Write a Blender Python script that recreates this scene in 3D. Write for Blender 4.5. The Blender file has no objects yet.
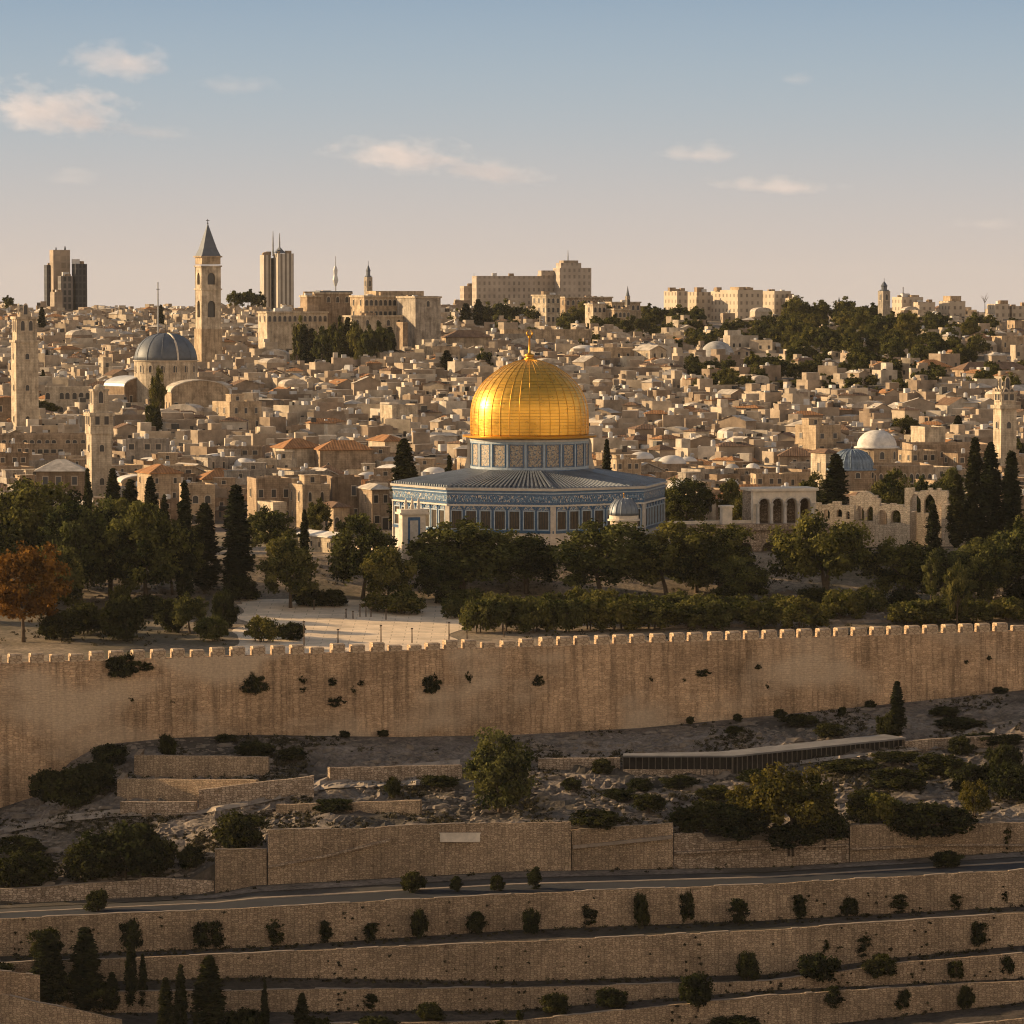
import bpy, bmesh, math, random
import numpy as np
from mathutils import Vector, Matrix, noise as mnoise
from mathutils.bvhtree import BVHTree

R = math.radians
rng = random.Random(7)
SC = bpy.context.scene
COL = SC.collection

# ------------------------------------------------------------------ camera
EXPOSURE = 0.95
CLOUDS = True
SKY_K = 1 / 0.07 / 2 ** EXPOSURE
CZ = 100.0                      # camera height above the valley datum
FPX = 3900.0                    # focal length in pixels of the 1024 px frame
HORIZON = 296.0
PITCH = math.atan((512.0 - HORIZON) / FPX)
cam_data = bpy.data.cameras.new('camera')
cam = bpy.data.objects.new('camera', cam_data)
COL.objects.link(cam)
cam.location = (0, 0, CZ)
cam.rotation_euler = (math.pi / 2 - PITCH, 0, 0)
cam_data.sensor_width = 36.0
cam_data.lens = FPX / 1024.0 * 36.0
cam_data.clip_start = 1.0
cam_data.clip_end = 90000.0
SC.camera = cam

# ------------------------------------------------------------------ sky and sun
SKY_FILL = (1.27, 1.0, 0.745)  # warm fill light added to the unseen sky behind the viewer
SUN_EL = R(14.5)
SUN_AZ = R(-105.0)              # from the direction towards the viewer (-Y), negative = left
TO_SUN = Vector((math.sin(SUN_AZ) * math.cos(SUN_EL), -math.cos(SUN_AZ) * math.cos(SUN_EL), math.sin(SUN_EL)))
world = bpy.data.worlds.new('World')
SC.world = world
world.use_nodes = True
wn, wl = world.node_tree.nodes, world.node_tree.links
wn.clear()
w_out = wn.new('ShaderNodeOutputWorld')
w_bg = wn.new('ShaderNodeBackground')
w_bg.inputs['Strength'].default_value = 0.07
sky = wn.new('ShaderNodeTexSky')
sky.sky_type = 'NISHITA'
sky.sun_disc = False
sky.sun_elevation = SUN_EL
sky.sun_rotation = math.atan2(TO_SUN.x, TO_SUN.y)
sky.air_density = 1.0
sky.dust_density = 3.0
w_co = wn.new('ShaderNodeTexCoord')
w_sep = wn.new('ShaderNodeSeparateXYZ')
wl.new(w_co.outputs['Generated'], w_sep.inputs[0])
w_ramp = wn.new('ShaderNodeValToRGB')       # evening colours of the lowest degrees of the sky, by height
w_mr = wn.new('ShaderNodeMapRange')
w_mr.inputs['From Min'].default_value = 0.0
w_mr.inputs['From Max'].default_value = 0.12
wl.new(w_sep.outputs['Z'], w_mr.inputs['Value'])
wl.new(w_mr.outputs[0], w_ramp.inputs['Fac'])
def lin(c):
    return tuple(((v / 255.0) / 12.92 if v / 255.0 <= 0.04045 else ((v / 255.0 + 0.055) / 1.055) ** 2.4) for v in c)
SKY_STOPS = [(0.0, (212, 196, 183)), (0.13, (205, 194, 186)), (0.25, (194, 191, 189)), (0.38, (178, 186, 191)),
             (0.51, (166, 181, 192)), (0.66, (148, 169, 188)), (1.0, (118, 146, 174))]
els = w_ramp.color_ramp.elements
while len(els) < len(SKY_STOPS):
    els.new(0.5)
for e, (p, c) in zip(els, SKY_STOPS):
    e.position = p
    e.color = (*lin(c), 1)
w_ramp.color_ramp.interpolation = 'B_SPLINE'
w_scale = wn.new('ShaderNodeMix')
w_scale.data_type = 'RGBA'
w_scale.blend_type = 'MULTIPLY'
w_scale.inputs['Factor'].default_value = 1.0
wl.new(w_ramp.outputs['Color'], w_scale.inputs['A'])
w_scale.inputs['B'].default_value = (SKY_K, SKY_K, SKY_K, 1)
w_mix = wn.new('ShaderNodeMix')
w_mix.data_type = 'RGBA'
w_fac = wn.new('ShaderNodeMapRange')
w_fac.inputs['From Min'].default_value = 0.10
w_fac.inputs['From Max'].default_value = 0.35
wl.new(w_sep.outputs['Z'], w_fac.inputs['Value'])
wl.new(w_fac.outputs[0], w_mix.inputs['Factor'])
wl.new(w_scale.outputs['Result'], w_mix.inputs['A'])
wl.new(sky.outputs['Color'], w_mix.inputs['B'])
# added warm fill light, put in the half of the sky away from the sun
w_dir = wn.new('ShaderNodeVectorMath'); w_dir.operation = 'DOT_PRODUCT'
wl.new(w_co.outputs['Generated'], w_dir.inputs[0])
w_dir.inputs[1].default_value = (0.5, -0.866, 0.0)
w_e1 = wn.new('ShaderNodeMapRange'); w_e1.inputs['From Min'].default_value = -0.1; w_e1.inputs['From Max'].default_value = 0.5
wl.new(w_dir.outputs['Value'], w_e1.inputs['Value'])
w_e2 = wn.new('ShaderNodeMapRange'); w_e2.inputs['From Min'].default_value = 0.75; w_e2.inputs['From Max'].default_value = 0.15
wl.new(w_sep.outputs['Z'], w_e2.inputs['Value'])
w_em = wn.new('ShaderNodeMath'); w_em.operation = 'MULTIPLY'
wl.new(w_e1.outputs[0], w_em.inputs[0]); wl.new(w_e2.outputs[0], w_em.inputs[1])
w_fill = wn.new('ShaderNodeMix'); w_fill.data_type = 'RGBA'
wl.new(w_em.outputs[0], w_fill.inputs['Factor'])
wl.new(w_mix.outputs['Result'], w_fill.inputs['A'])
w_fill.inputs['B'].default_value = (SKY_FILL[0] * SKY_K, SKY_FILL[1] * SKY_K, SKY_FILL[2] * SKY_K, 1)
wl.new(w_fill.outputs['Result'], w_bg.inputs['Color'])
wl.new(w_bg.outputs[0], w_out.inputs['Surface'])

sun_data = bpy.data.lights.new('sun', 'SUN')
sun_data.energy = 4.5
sun_data.angle = R(0.5)
sun_data.color = (1.0, 0.72, 0.41)
sun = bpy.data.objects.new('sun', sun_data)
COL.objects.link(sun)
sun.rotation_euler = TO_SUN.to_track_quat('Z', 'Y').to_euler()

SC.view_settings.view_transform = 'Standard'
SC.view_settings.look = 'None'
SC.view_settings.exposure = EXPOSURE
SC.view_settings.gamma = 1.0
SC.render.engine = 'CYCLES'
SC.cycles.use_denoising = True
SC.cycles.filter_width = 1.1
SC.cycles.max_bounces = 5
SC.cycles.diffuse_bounces = 3
SC.cycles.glossy_bounces = 2
SC.cycles.transmission_bounces = 2
SC.cycles.transparent_max_bounces = 4
SC.cycles.volume_bounces = 1
SC.cycles.caustics_reflective = False
SC.cycles.caustics_refractive = False
SC.cycles.use_adaptive_sampling = True
SC.cycles.adaptive_threshold = 0.02

# ------------------------------------------------------------------ pixel -> world
FWD = Vector((0, math.cos(PITCH), -math.sin(PITCH)))
UPV = Vector((0, math.sin(PITCH), math.cos(PITCH)))
CAM = Vector((0, 0, CZ))
def ray(px, py):
    return FWD + Vector((1, 0, 0)) * ((px - 512.0) / FPX) + UPV * ((512.0 - py) / FPX)
def at(px, py, Y):
    d = ray(px, py)
    return CAM + d * (Y / d.y)
def on_plane(px, py, Y0, k):
    d = ray(px, py)
    return CAM + d * (Y0 / (d.y - k * d.x))
def project(p):
    v = Vector(p) - CAM
    w = v.dot(FWD)
    return 512.0 + v.x / w * FPX, 512.0 - v.dot(UPV) / w * FPX
def lerp_poly(poly, x):
    if x <= poly[0][0]:
        return poly[0][1]
    for (x0, y0), (x1, y1) in zip(poly, poly[1:]):
        if x <= x1:
            return y0 + (y1 - y0) * (x - x0) / (x1 - x0) if x1 > x0 else y1
    return poly[-1][1]

# ------------------------------------------------------------------ materials
class NT:
    """small helper round a node tree"""
    def __init__(self, name):
        self.mat = bpy.data.materials.new(name)
        self.mat.use_nodes = True
        self.n = self.mat.node_tree.nodes
        self.l = self.mat.node_tree.links
        self.bsdf = self.n['Principled BSDF']
        self.out = self.n['Material Output']
    def node(self, t, **kw):
        nd = self.n.new(t)
        for k, v in kw.items():
            if k in nd.inputs:
                nd.inputs[k].default_value = v
            else:
                setattr(nd, k, v)
        return nd
    def uv(self):
        return self.node('ShaderNodeTexCoord').outputs['UV']
    def objco(self):
        return self.node('ShaderNodeTexCoord').outputs['Object']
    def pos(self):
        return self.node('ShaderNodeNewGeometry').outputs['Position']
    def mapping(self, vec, scale=(1, 1, 1), loc=(0, 0, 0)):
        m = self.node('ShaderNodeMapping')
        m.inputs['Scale'].default_value = scale
        m.inputs['Location'].default_value = loc
        self.l.new(vec, m.inputs['Vector'])
        return m.outputs[0]
    def noise(self, vec, scale, detail=4.0, rough=0.6):
        t = self.node('ShaderNodeTexNoise')
        t.inputs['Scale'].default_value = scale
        t.inputs['Detail'].default_value = detail
        t.inputs['Roughness'].default_value = rough
        self.l.new(vec, t.inputs['Vector'])
        return t.outputs['Fac']
    def ramp(self, fac, stops):
        r = self.node('ShaderNodeValToRGB')
        e = r.color_ramp.elements
        while len(e) < len(stops):
            e.new(0.5)
        for el, (p, c) in zip(e, stops):
            el.position = p
            el.color = (c, c, c, 1) if isinstance(c, (int, float)) else (*c, 1)
        self.l.new(fac, r.inputs['Fac'])
        return r.outputs['Color']
    def mix(self, a, b, fac, mode='MIX'):
        m = self.node('ShaderNodeMix')
        m.data_type = 'RGBA'
        m.blend_type = mode
        for key, v in (('Factor', fac), ('A', a), ('B', b)):
            if isinstance(v, (int, float)):
                m.inputs[key].default_value = v if key == 'Factor' else (v, v, v, 1)
            elif isinstance(v, (tuple, list)):
                m.inputs[key].default_value = (*v, 1)
            else:
                self.l.new(v, m.inputs[key])
        return m.outputs['Result']
    def math(self, op, a, b=0.0):
        m = self.node('ShaderNodeMath')
        m.operation = op
        for i, v in enumerate((a, b)):
            if isinstance(v, (int, float)):
                m.inputs[i].default_value = v
            else:
                self.l.new(v, m.inputs[i])
        return m.outputs[0]
    def bump(self, h, strength=0.5, dist=0.1):
        b = self.node('ShaderNodeBump')
        b.inputs['Strength'].default_value = strength
        b.inputs['Distance'].default_value = dist
        self.l.new(h, b.inputs['Height'])
        self.l.new(b.outputs[0], self.bsdf.inputs['Normal'])
    def finish(self, color, rough=0.9, metal=0.0, spec=0.2):
        b = self.bsdf
        if isinstance(color, (tuple, list)):
            b.inputs['Base Color'].default_value = (*color, 1)
        else:
            self.l.new(color, b.inputs['Base Color'])
        b.inputs['Roughness'].default_value = rough
        b.inputs['Metallic'].default_value = metal
        b.inputs['Specular IOR Level'].default_value = spec
        return self.mat

def brick(t, vec, bw, bh, mortar, c1, c2, cm, off=0.5, bias=0.0):
    b = t.node('ShaderNodeTexBrick')
    b.offset = off
    b.inputs['Scale'].default_value = 1.0
    b.inputs['Brick Width'].default_value = bw
    b.inputs['Row Height'].default_value = bh
    b.inputs['Mortar Size'].default_value = mortar
    b.inputs['Mortar Smooth'].default_value = 0.3
    b.inputs['Bias'].default_value = bias
    b.inputs['Color1'].default_value = (*c1, 1)
    b.inputs['Color2'].default_value = (*c2, 1)
    b.inputs['Mortar'].default_value = (*cm, 1)
    t.l.new(vec, b.inputs['Vector'])
    return b

def mat_masonry(name, c1, c2, cm, bw, bh, mortar, stain=(0.45, 1.1), streak=0.5, bumps=0.6, patch=None):
    t = NT(name)
    uv = t.uv()
    wob = t.node('ShaderNodeTexNoise')
    wob.inputs['Scale'].default_value = 0.5
    t.l.new(uv, wob.inputs['Vector'])
    vec = t.mix(uv, wob.outputs['Color'], 0.06, 'LINEAR_LIGHT')
    b = brick(t, vec, bw, bh, mortar, c1, c2, cm)
    big = t.noise(uv, 0.09, 6, 0.65)
    col = t.mix(b.outputs['Color'], t.ramp(big, [(0.3, stain[0]), (0.62, stain[1])]), 1.0, 'MULTIPLY')
    fine = t.noise(uv, 1.7, 5, 0.7)
    col = t.mix(col, t.ramp(fine, [(0.3, 0.62), (0.68, 1.25)]), 1.0, 'MULTIPLY')
    if streak:
        st = t.noise(t.mapping(uv, (0.9, 0.055, 1)), 1.0, 5, 0.6)
        col = t.mix(col, t.ramp(st, [(0.38, 1 - streak), (0.56, 1.0)]), 1.0, 'MULTIPLY')
    hole = t.noise(uv, 0.75, 3, 0.5)
    col = t.mix(col, t.ramp(hole, [(0.25, 0.35), (0.34, 1.0)]), 1.0, 'MULTIPLY')
    if patch:
        pf = t.noise(t.mapping(uv, (0.04, 0.09, 1), (3.1, 1.7, 0)), 1.0, 3, 0.5)
        col = t.mix(col, patch, t.ramp(pf, [(0.54, 0.0), (0.60, 0.75)]))
    t.bump(t.mix(b.outputs['Fac'], fine, 0.4), bumps, 0.12)
    return t.finish(col, 0.95)

def mat_rubble(name, c1, c2, cm, sx, sz, edge=.10, stain=(.6, 1.15), streak=.3, base_stain=0.0, patch=None, seam=True):
    """irregular coursed stone: cells stretched along the courses"""
    t = NT(name)
    uv = t.uv()
    vec = t.mapping(uv, (1 / sx, 1 / sz, 1))
    v = t.node('ShaderNodeTexVoronoi'); v.inputs['Scale'].default_value = 1.0; v.inputs['Randomness'].default_value = .75
    v.voronoi_dimensions = '2D'
    t.l.new(vec, v.inputs['Vector'])
    e = t.node('ShaderNodeTexVoronoi', feature='DISTANCE_TO_EDGE'); e.inputs['Scale'].default_value = 1.0; e.inputs['Randomness'].default_value = .75
    e.voronoi_dimensions = '2D'
    t.l.new(vec, e.inputs['Vector'])
    sep = t.node('ShaderNodeSeparateColor'); t.l.new(v.outputs['Color'], sep.inputs[0])
    col = t.mix(c2, c1, sep.outputs[0])
    edg = t.ramp(e.outputs['Distance'], [(0.0, 0.0), (edge, 1.0)])
    col = t.mix(cm, col, edg)
    big = t.noise(uv, .07, 6, .65)
    col = t.mix(col, t.ramp(big, [(.3, stain[0]), (.64, stain[1])]), 1.0, 'MULTIPLY')
    fine = t.noise(uv, 2.4, 5, .75)
    col = t.mix(col, t.ramp(fine, [(.28, .66), (.7, 1.22)]), 1.0, 'MULTIPLY')
    st = t.noise(t.mapping(uv, (1.1, .06, 1)), 1.0, 6, .65)
    col = t.mix(col, t.ramp(st, [(.36, 1 - streak), (.54, 1.0)]), 1.0, 'MULTIPLY')
    if base_stain:
        sp = t.node('ShaderNodeSeparateXYZ'); t.l.new(uv, sp.inputs[0])
        hgt = t.math('ADD', t.ramp(t.math('MULTIPLY', sp.outputs[1], .12), [(0.0, 1.0), (.7, 0.0)]), t.math('MULTIPLY', t.noise(t.mapping(uv, (.16, .07, 1)), 1.0, 7, .72), 2.6))
        col = t.mix(col, tuple(x * .22 for x in c1), t.ramp(hgt, [(1.75, 0.0), (2.5, base_stain)]))
    if patch:
        pf = t.noise(t.mapping(uv, (.035, .07, 1), (3.1, 1.7, 0)), 1.0, 3, .5)
        col = t.mix(col, t.mix(patch, t.ramp(fine, [(.3, .75), (.7, 1.1)]), 1.0, 'MULTIPLY'), t.ramp(pf, [(.50, 0.0), (.60, .75)]))
    t.bump(t.mix(edg, fine, .45), .8, .12)
    return t.finish(col, .95)
M = {}
M['wall'] = mat_rubble('rampart_stone', (.60, .395, .225), (.44, .28, .155), (.31, .19, .105), 1.0, .36, .10, (.48, 1.2), .42, .8, (.58, .43, .28))
M['ruin'] = mat_rubble('ruin_stone', (.74, .60, .43), (.58, .46, .33), (.32, .24, .16), .8, .4, .1, (.75, 1.1), .25)
M['merlon'] = mat_rubble('merlon_stone', (.62, .45, .29), (.46, .32, .195), (.25, .16, .09), .85, .42, .12, (.8, 1.1), .2)
M['terrace'] = mat_rubble('terrace_stone', (.53, .375, .23), (.32, .22, .132), (.17, .11, .066), .50, .25, .14, (.55, 1.15), .25)
M['terrace_pale'] = mat_rubble('pale_terrace_stone', (.56, .42, .29), (.28, .195, .125), (.13, .09, .055), .55, .30, .14, (.7, 1.1), .25)

def mat_house():
    t = NT('limestone')
    info = t.node('ShaderNodeObjectInfo')
    uv = t.uv()
    n1 = t.noise(t.objco(), 0.35, 5, 0.65)
    n2 = t.noise(t.mapping(uv, (1.2, .12, 1)), 1.0, 4, 0.6)
    col = t.mix(info.outputs['Color'], t.ramp(n1, [(0.3, (.5, .46, .42)), (0.65, (1.12, 1.08, 1.02))]), 1.0, 'MULTIPLY')
    col = t.mix(col, t.ramp(n2, [(0.36, 0.62), (0.55, 1.0)]), 1.0, 'MULTIPLY')
    b = brick(t, uv, .8, .42, .03, (1, 1, 1), (.82, .82, .82), (.6, .6, .6))
    col = t.mix(col, b.outputs['Color'], 0.8, 'MULTIPLY')
    return t.finish(col, 0.92)
M['house'] = mat_house()

def mat_mass():
    t = NT('far_limestone')
    a = t.node('ShaderNodeAttribute', attribute_name='tint')
    n1 = t.noise(t.pos(), 0.3, 5, 0.65)
    col = t.ramp(a.outputs['Fac'], [(0.0, (.26, .19, .13)), (0.35, (.36, .28, .2)), (0.7, (.45, .365, .265)), (1.0, (.54, .46, .36))])
    col = t.mix(col, t.ramp(n1, [(0.3, .55), (0.65, 1.1)]), 1.0, 'MULTIPLY')
    return t.finish(col, 0.92)
M['mass'] = mat_mass()

def mat_simple(name, c, rough=.85, metal=0., spec=.2, var=.35, scale=.6, vec='obj'):
    t = NT(name)
    n = t.noise(t.objco() if vec == 'obj' else t.pos() if vec == 'pos' else t.uv(), scale, 5, .65)
    col = t.mix(c, t.ramp(n, [(0.3, 1 - var), (0.68, 1 + var * .5)]), 1.0, 'MULTIPLY')
    return t.finish(col, rough, metal, spec)
M['flat_roof'] = mat_simple('flat_roof', (.48, .41, .325), var=.5, scale=.5)
M['pale_roof'] = mat_simple('whitewashed_roof', (.6, .55, .48), var=.35)
M['glass'] = mat_simple('dark_window', (.025, .022, .02), .35, 0, .5, .3)
M['shutter'] = mat_simple('wood_shutter', (.08, .075, .07), .6, 0, .3, .3)
M['frame'] = mat_simple('window_stone', (.44, .355, .26), var=.2)
M['door'] = mat_simple('door_wood', (.05, .04, .03), .6)
M['tank'] = mat_simple('tank_plastic', (.5, .48, .45), .5)
M['black_tank'] = mat_simple('black_tank_plastic', (.03, .03, .03), .5)
M['metal'] = mat_simple('grey_metal', (.3, .3, .3), .45, .6, .5)
M['dark_metal'] = mat_simple('dark_metal', (.05, .05, .05), .5, .5, .5)
M['slate'] = mat_simple('slate', (.085, .095, .11), .55, 0, .4, .25)
M['bark'] = mat_simple('bark', (.10, .07, .045), .95, scale=3)
M['white_stone'] = mat_simple('white_stone', (.64, .53, .40), .8, var=.3)
M['asphalt'] = mat_simple('asphalt', (.022, .022, .024), .9, var=.3, scale=.2, vec='pos')
M['roadside'] = mat_simple('roadside_dust', (.05, .043, .036), .95, var=.45, scale=.35, vec='pos')
M['path'] = mat_simple('path_dust', (.27, .215, .16), .95, var=.3, scale=.5, vec='pos')
M['kerb'] = mat_simple('kerb_stone', (.26, .20, .145), .9, var=.3, scale=1.0, vec='pos')
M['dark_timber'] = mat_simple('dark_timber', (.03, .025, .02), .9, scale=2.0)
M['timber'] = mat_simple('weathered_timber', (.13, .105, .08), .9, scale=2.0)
M['shed_roof'] = mat_simple('shed_roof_felt', (.17, .155, .14), .8, var=.3, scale=.3)
M['tin_roof'] = mat_simple('tin_roof', (.5, .49, .46), .55, .2, .4, .2, .3)
M['rock'] = mat_simple('rubble_rock', (.20, .158, .118), .95, var=.5, scale=.7, vec='pos')

def mat_tiles(name, c, period=.35):
    t = NT(name)
    uv = t.uv()
    w = t.node('ShaderNodeTexWave', wave_type='BANDS', bands_direction='X')
    w.inputs['Scale'].default_value = 1.0 / period * .16
    t.l.new(uv, w.inputs['Vector'])
    n = t.noise(uv, .7, 5, .7)
    col = t.mix(c, t.ramp(n, [(0.3, .5), (0.7, 1.25)]), 1.0, 'MULTIPLY')
    col = t.mix(col, t.ramp(w.outputs['Fac'], [(0.1, .6), (.6, 1.0)]), .6, 'MULTIPLY')
    t.bump(w.outputs['Fac'], .5, .05)
    return t.finish(col, .9)
M['tile'] = mat_tiles('clay_tile', (.40, .19, .075))
M['tile_brown'] = mat_tiles('brown_tile', (.22, .13, .075))
M['lead'] = mat_simple('lead_sheet', (.165, .18, .195), .5, .3, .4, .3, .4)
M['blue_lead'] = mat_tiles('blue_lead', (.20, .25, .30), .9)
M['grey_dome'] = mat_simple('grey_dome_plaster', (.36, .34, .31), .8, var=.4, scale=.6)

def mat_facade(name, stone, dark, bw, bh, mortar, off=0.0):
    t = NT(name)
    uv = t.uv()
    b = brick(t, uv, bw, bh, mortar, dark, tuple(v * 1.6 for v in dark), stone, off)
    n = t.noise(uv, .12, 4, .6)
    col = t.mix(b.outputs['Color'], t.ramp(n, [(0.3, .75), (0.7, 1.15)]), 1.0, 'MULTIPLY')
    return t.finish(col, .7)
M['hotel'] = mat_facade('hotel_facade', (.38, .31, .24), (.19, .155, .12), 2.6, 3.3, .9)
M['flats'] = mat_facade('apartment_facade', (.46, .37, .27), (.19, .15, .11), 3.0, 3.4, 1.1)
M['ribbed'] = mat_facade('ribbed_facade', (.48, .42, .34), (.16, .13, .10), 2.2, 40.0, .7)
M['dark_tower'] = mat_facade('dark_tower_facade', (.055, .055, .06), (.018, .02, .025), 2.0, 3.4, .5)
M['grey_tower'] = mat_facade('grey_tower_facade', (.15, .13, .115), (.04, .038, .036), 2.4, 3.4, .6)
M['tan_tower'] = mat_facade('tan_tower_facade', (.30, .23, .17), (.22, .17, .12), 3.0, 3.4, .4)

def mat_mosaic(name, cols, scale, uvscale=(1, 1, 1), rough=.35):
    t = NT(name)
    v = t.node('ShaderNodeTexVoronoi')
    v.inputs['Scale'].default_value = scale
    t.l.new(t.mapping(t.uv(), uvscale), v.inputs['Vector'])
    sep = t.node('ShaderNodeSeparateColor')
    t.l.new(v.outputs['Color'], sep.inputs[0])
    n = len(cols)
    r = t.node('ShaderNodeValToRGB')
    r.color_ramp.interpolation = 'CONSTANT'
    e = r.color_ramp.elements
    while len(e) < n:
        e.new(.5)
    for i, (el, c) in enumerate(zip(e, cols)):
        el.position = i / n
        el.color = (*c, 1)
    t.l.new(sep.outputs[0], r.inputs['Fac'])
    return t.finish(r.outputs['Color'], rough, 0, .4)
BL, LB, CR, DB = (.038, .088, .16), (.13, .205, .275), (.45, .39, .30), (.02, .05, .095)
M['mosaic'] = mat_mosaic('blue_mosaic', [BL, LB, BL, DB, CR, BL, LB], 5.5)
M['mosaic_band'] = mat_mosaic('inscription_mosaic', [BL, LB, BL, BL, LB, CR, DB], 6.0, (1.0, .6, 1))
M['mosaic_pale'] = mat_mosaic('pale_mosaic', [CR, LB, BL, (.26, .24, .2), LB, BL], 6.0)
M['mosaic_panel'] = mat_mosaic('panel_mosaic', [(.26, .19, .12), (.34, .27, .19), (.09, .11, .135), (.28, .2, .125), (.15, .14, .13), (.36, .3, .22)], 5.0, rough=.5)
M['tile_blue'] = mat_simple('blue_glaze', (.03, .09, .18), .3, 0, .5, .4, 2.0)
M['pale_blue'] = mat_simple('pale_blue_marble', (.30, .35, .385), .5, 0, .4, .3, 1.0)
M['marble'] = mat_simple('veined_marble', (.47, .41, .335), .5, 0, .4, .3, .8)
M['cornice'] = mat_simple('cornice_stone', (.52, .46, .38), .6, 0, .3, .2, .8)
M['grille'] = mat_simple('bronze_grille', (.09, .062, .035), .5, .2, .4, .6, 1.2)

def mat_gold():
    t = NT('gilded_plates')
    uv = t.uv()
    b = brick(t, uv, 1.0, .60, .035, (.90, .47, .06), (.80, .40, .045), (.34, .145, .018), 0.0)
    n = t.noise(uv, 1.1, 4, .6)
    col = t.mix(b.outputs['Color'], t.ramp(n, [(0.3, .8), (0.7, 1.08)]), 1.0, 'MULTIPLY')
    t.bump(t.mix(b.outputs['Fac'], n, .5), .25, .05)
    t.finish(col, .3, .68, .5)
    t.l.new(t.ramp(n, [(0.3, .24), (0.7, .40)]), t.bsdf.inputs['Roughness'])
    return t.mat
M['gold'] = mat_gold()
M['gold_rib'] = mat_simple('gilded_seam', (.62, .31, .04), .5, 1.0, .5, .2)

def mat_leaf(name, dark, light, trans=.32):
    t = NT(name)
    a = t.node('ShaderNodeAttribute', attribute_name='tint')
    info = t.node('ShaderNodeObjectInfo')
    col = t.mix(dark, light, a.outputs['Fac'])
    col = t.mix(col, t.ramp(info.outputs['Random'], [(0, (.75, .8, .8)), (1, (1.25, 1.15, .95))]), 1.0, 'MULTIPLY')
    d = t.node('ShaderNodeBsdfDiffuse')
    tr = t.node('ShaderNodeBsdfTranslucent')
    t.l.new(col, d.inputs['Color'])
    t.l.new(col, tr.inputs['Color'])
    m = t.node('ShaderNodeMixShader')
    m.inputs[0].default_value = trans
    t.l.new(d.outputs[0], m.inputs[1])
    t.l.new(tr.outputs[0], m.inputs[2])
    t.l.new(m.outputs[0], t.out.inputs['Surface'])
    t.n.remove(t.bsdf)
    return t.mat
M['leaf_pine'] = mat_leaf('pine_needles', (.016, .022, .009), (.15, .142, .042))
M['leaf_olive'] = mat_leaf('olive_leaves', (.026, .033, .012), (.18, .16, .05))
M['leaf_cypress'] = mat_leaf('cypress_needles', (.012, .015, .008), (.042, .042, .016), .12)
M['leaf_bush'] = mat_leaf('bush_leaves', (.012, .015, .007), (.06, .06, .02))
M['leaf_hedge'] = mat_leaf('hedge_leaves', (.038, .044, .013), (.17, .15, .045))
M['leaf_autumn'] = mat_leaf('autumn_leaves', (.07, .035, .010), (.24, .115, .026))
M['leaf_yellow'] = mat_leaf('yellowing_leaves', (.035, .036, .011), (.15, .118, .028))
M['scrub'] = mat_leaf('dry_scrub', (.03, .026, .016), (.11, .09, .05), .15)

def mat_ground(name, base, dark, scrub, sc=.12, ledge=0.0):
    t = NT(name)
    p = t.pos()
    n1 = t.noise(p, sc, 8, .7)
    n2 = t.noise(p, 1.3, 5, .75)
    n3 = t.noise(p, .035, 4, .6)
    col = t.mix(dark, base, t.ramp(n1, [(0.36, 0.0), (0.62, 1.0)]))
    col = t.mix(col, t.ramp(n2, [(0.3, .35), (0.66, 1.35)]), 1.0, 'MULTIPLY')
    col = t.mix(col, scrub, t.ramp(n3, [(0.48, 0.0), (0.6, .8)]))
    t.bump(t.mix(n1, n2, .6), .9, .6)
    return t.finish(col, .97)
M['g_slope'] = mat_ground('rocky_slope', (.26, .205, .155), (.11, .085, .064), (.045, .036, .024))
M['g_tread'] = mat_ground('terrace_soil', (.075, .056, .04), (.035, .027, .019), (.028, .024, .014), .3)
M['g_plaza'] = mat_ground('plaza_earth', (.36, .27, .18), (.18, .135, .085), (.07, .058, .03), .07)
M['g_city'] = mat_ground('city_ground', (.30, .24, .18), (.16, .12, .09), (.08, .07, .045), .05)
def mat_paving():
    t = NT('plaza_paving')
    p = t.pos()
    b = brick(t, p, 4.5, 2.2, .10, (.80, .62, .42), (.70, .53, .35), (.5, .37, .24))
    n = t.noise(p, .18, 6, .7)
    col = t.mix(b.outputs['Color'], t.ramp(n, [(0.3, .7), (0.65, 1.1)]), 1.0, 'MULTIPLY')
    return t.finish(col, .85)
M['paving'] = mat_paving()

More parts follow.
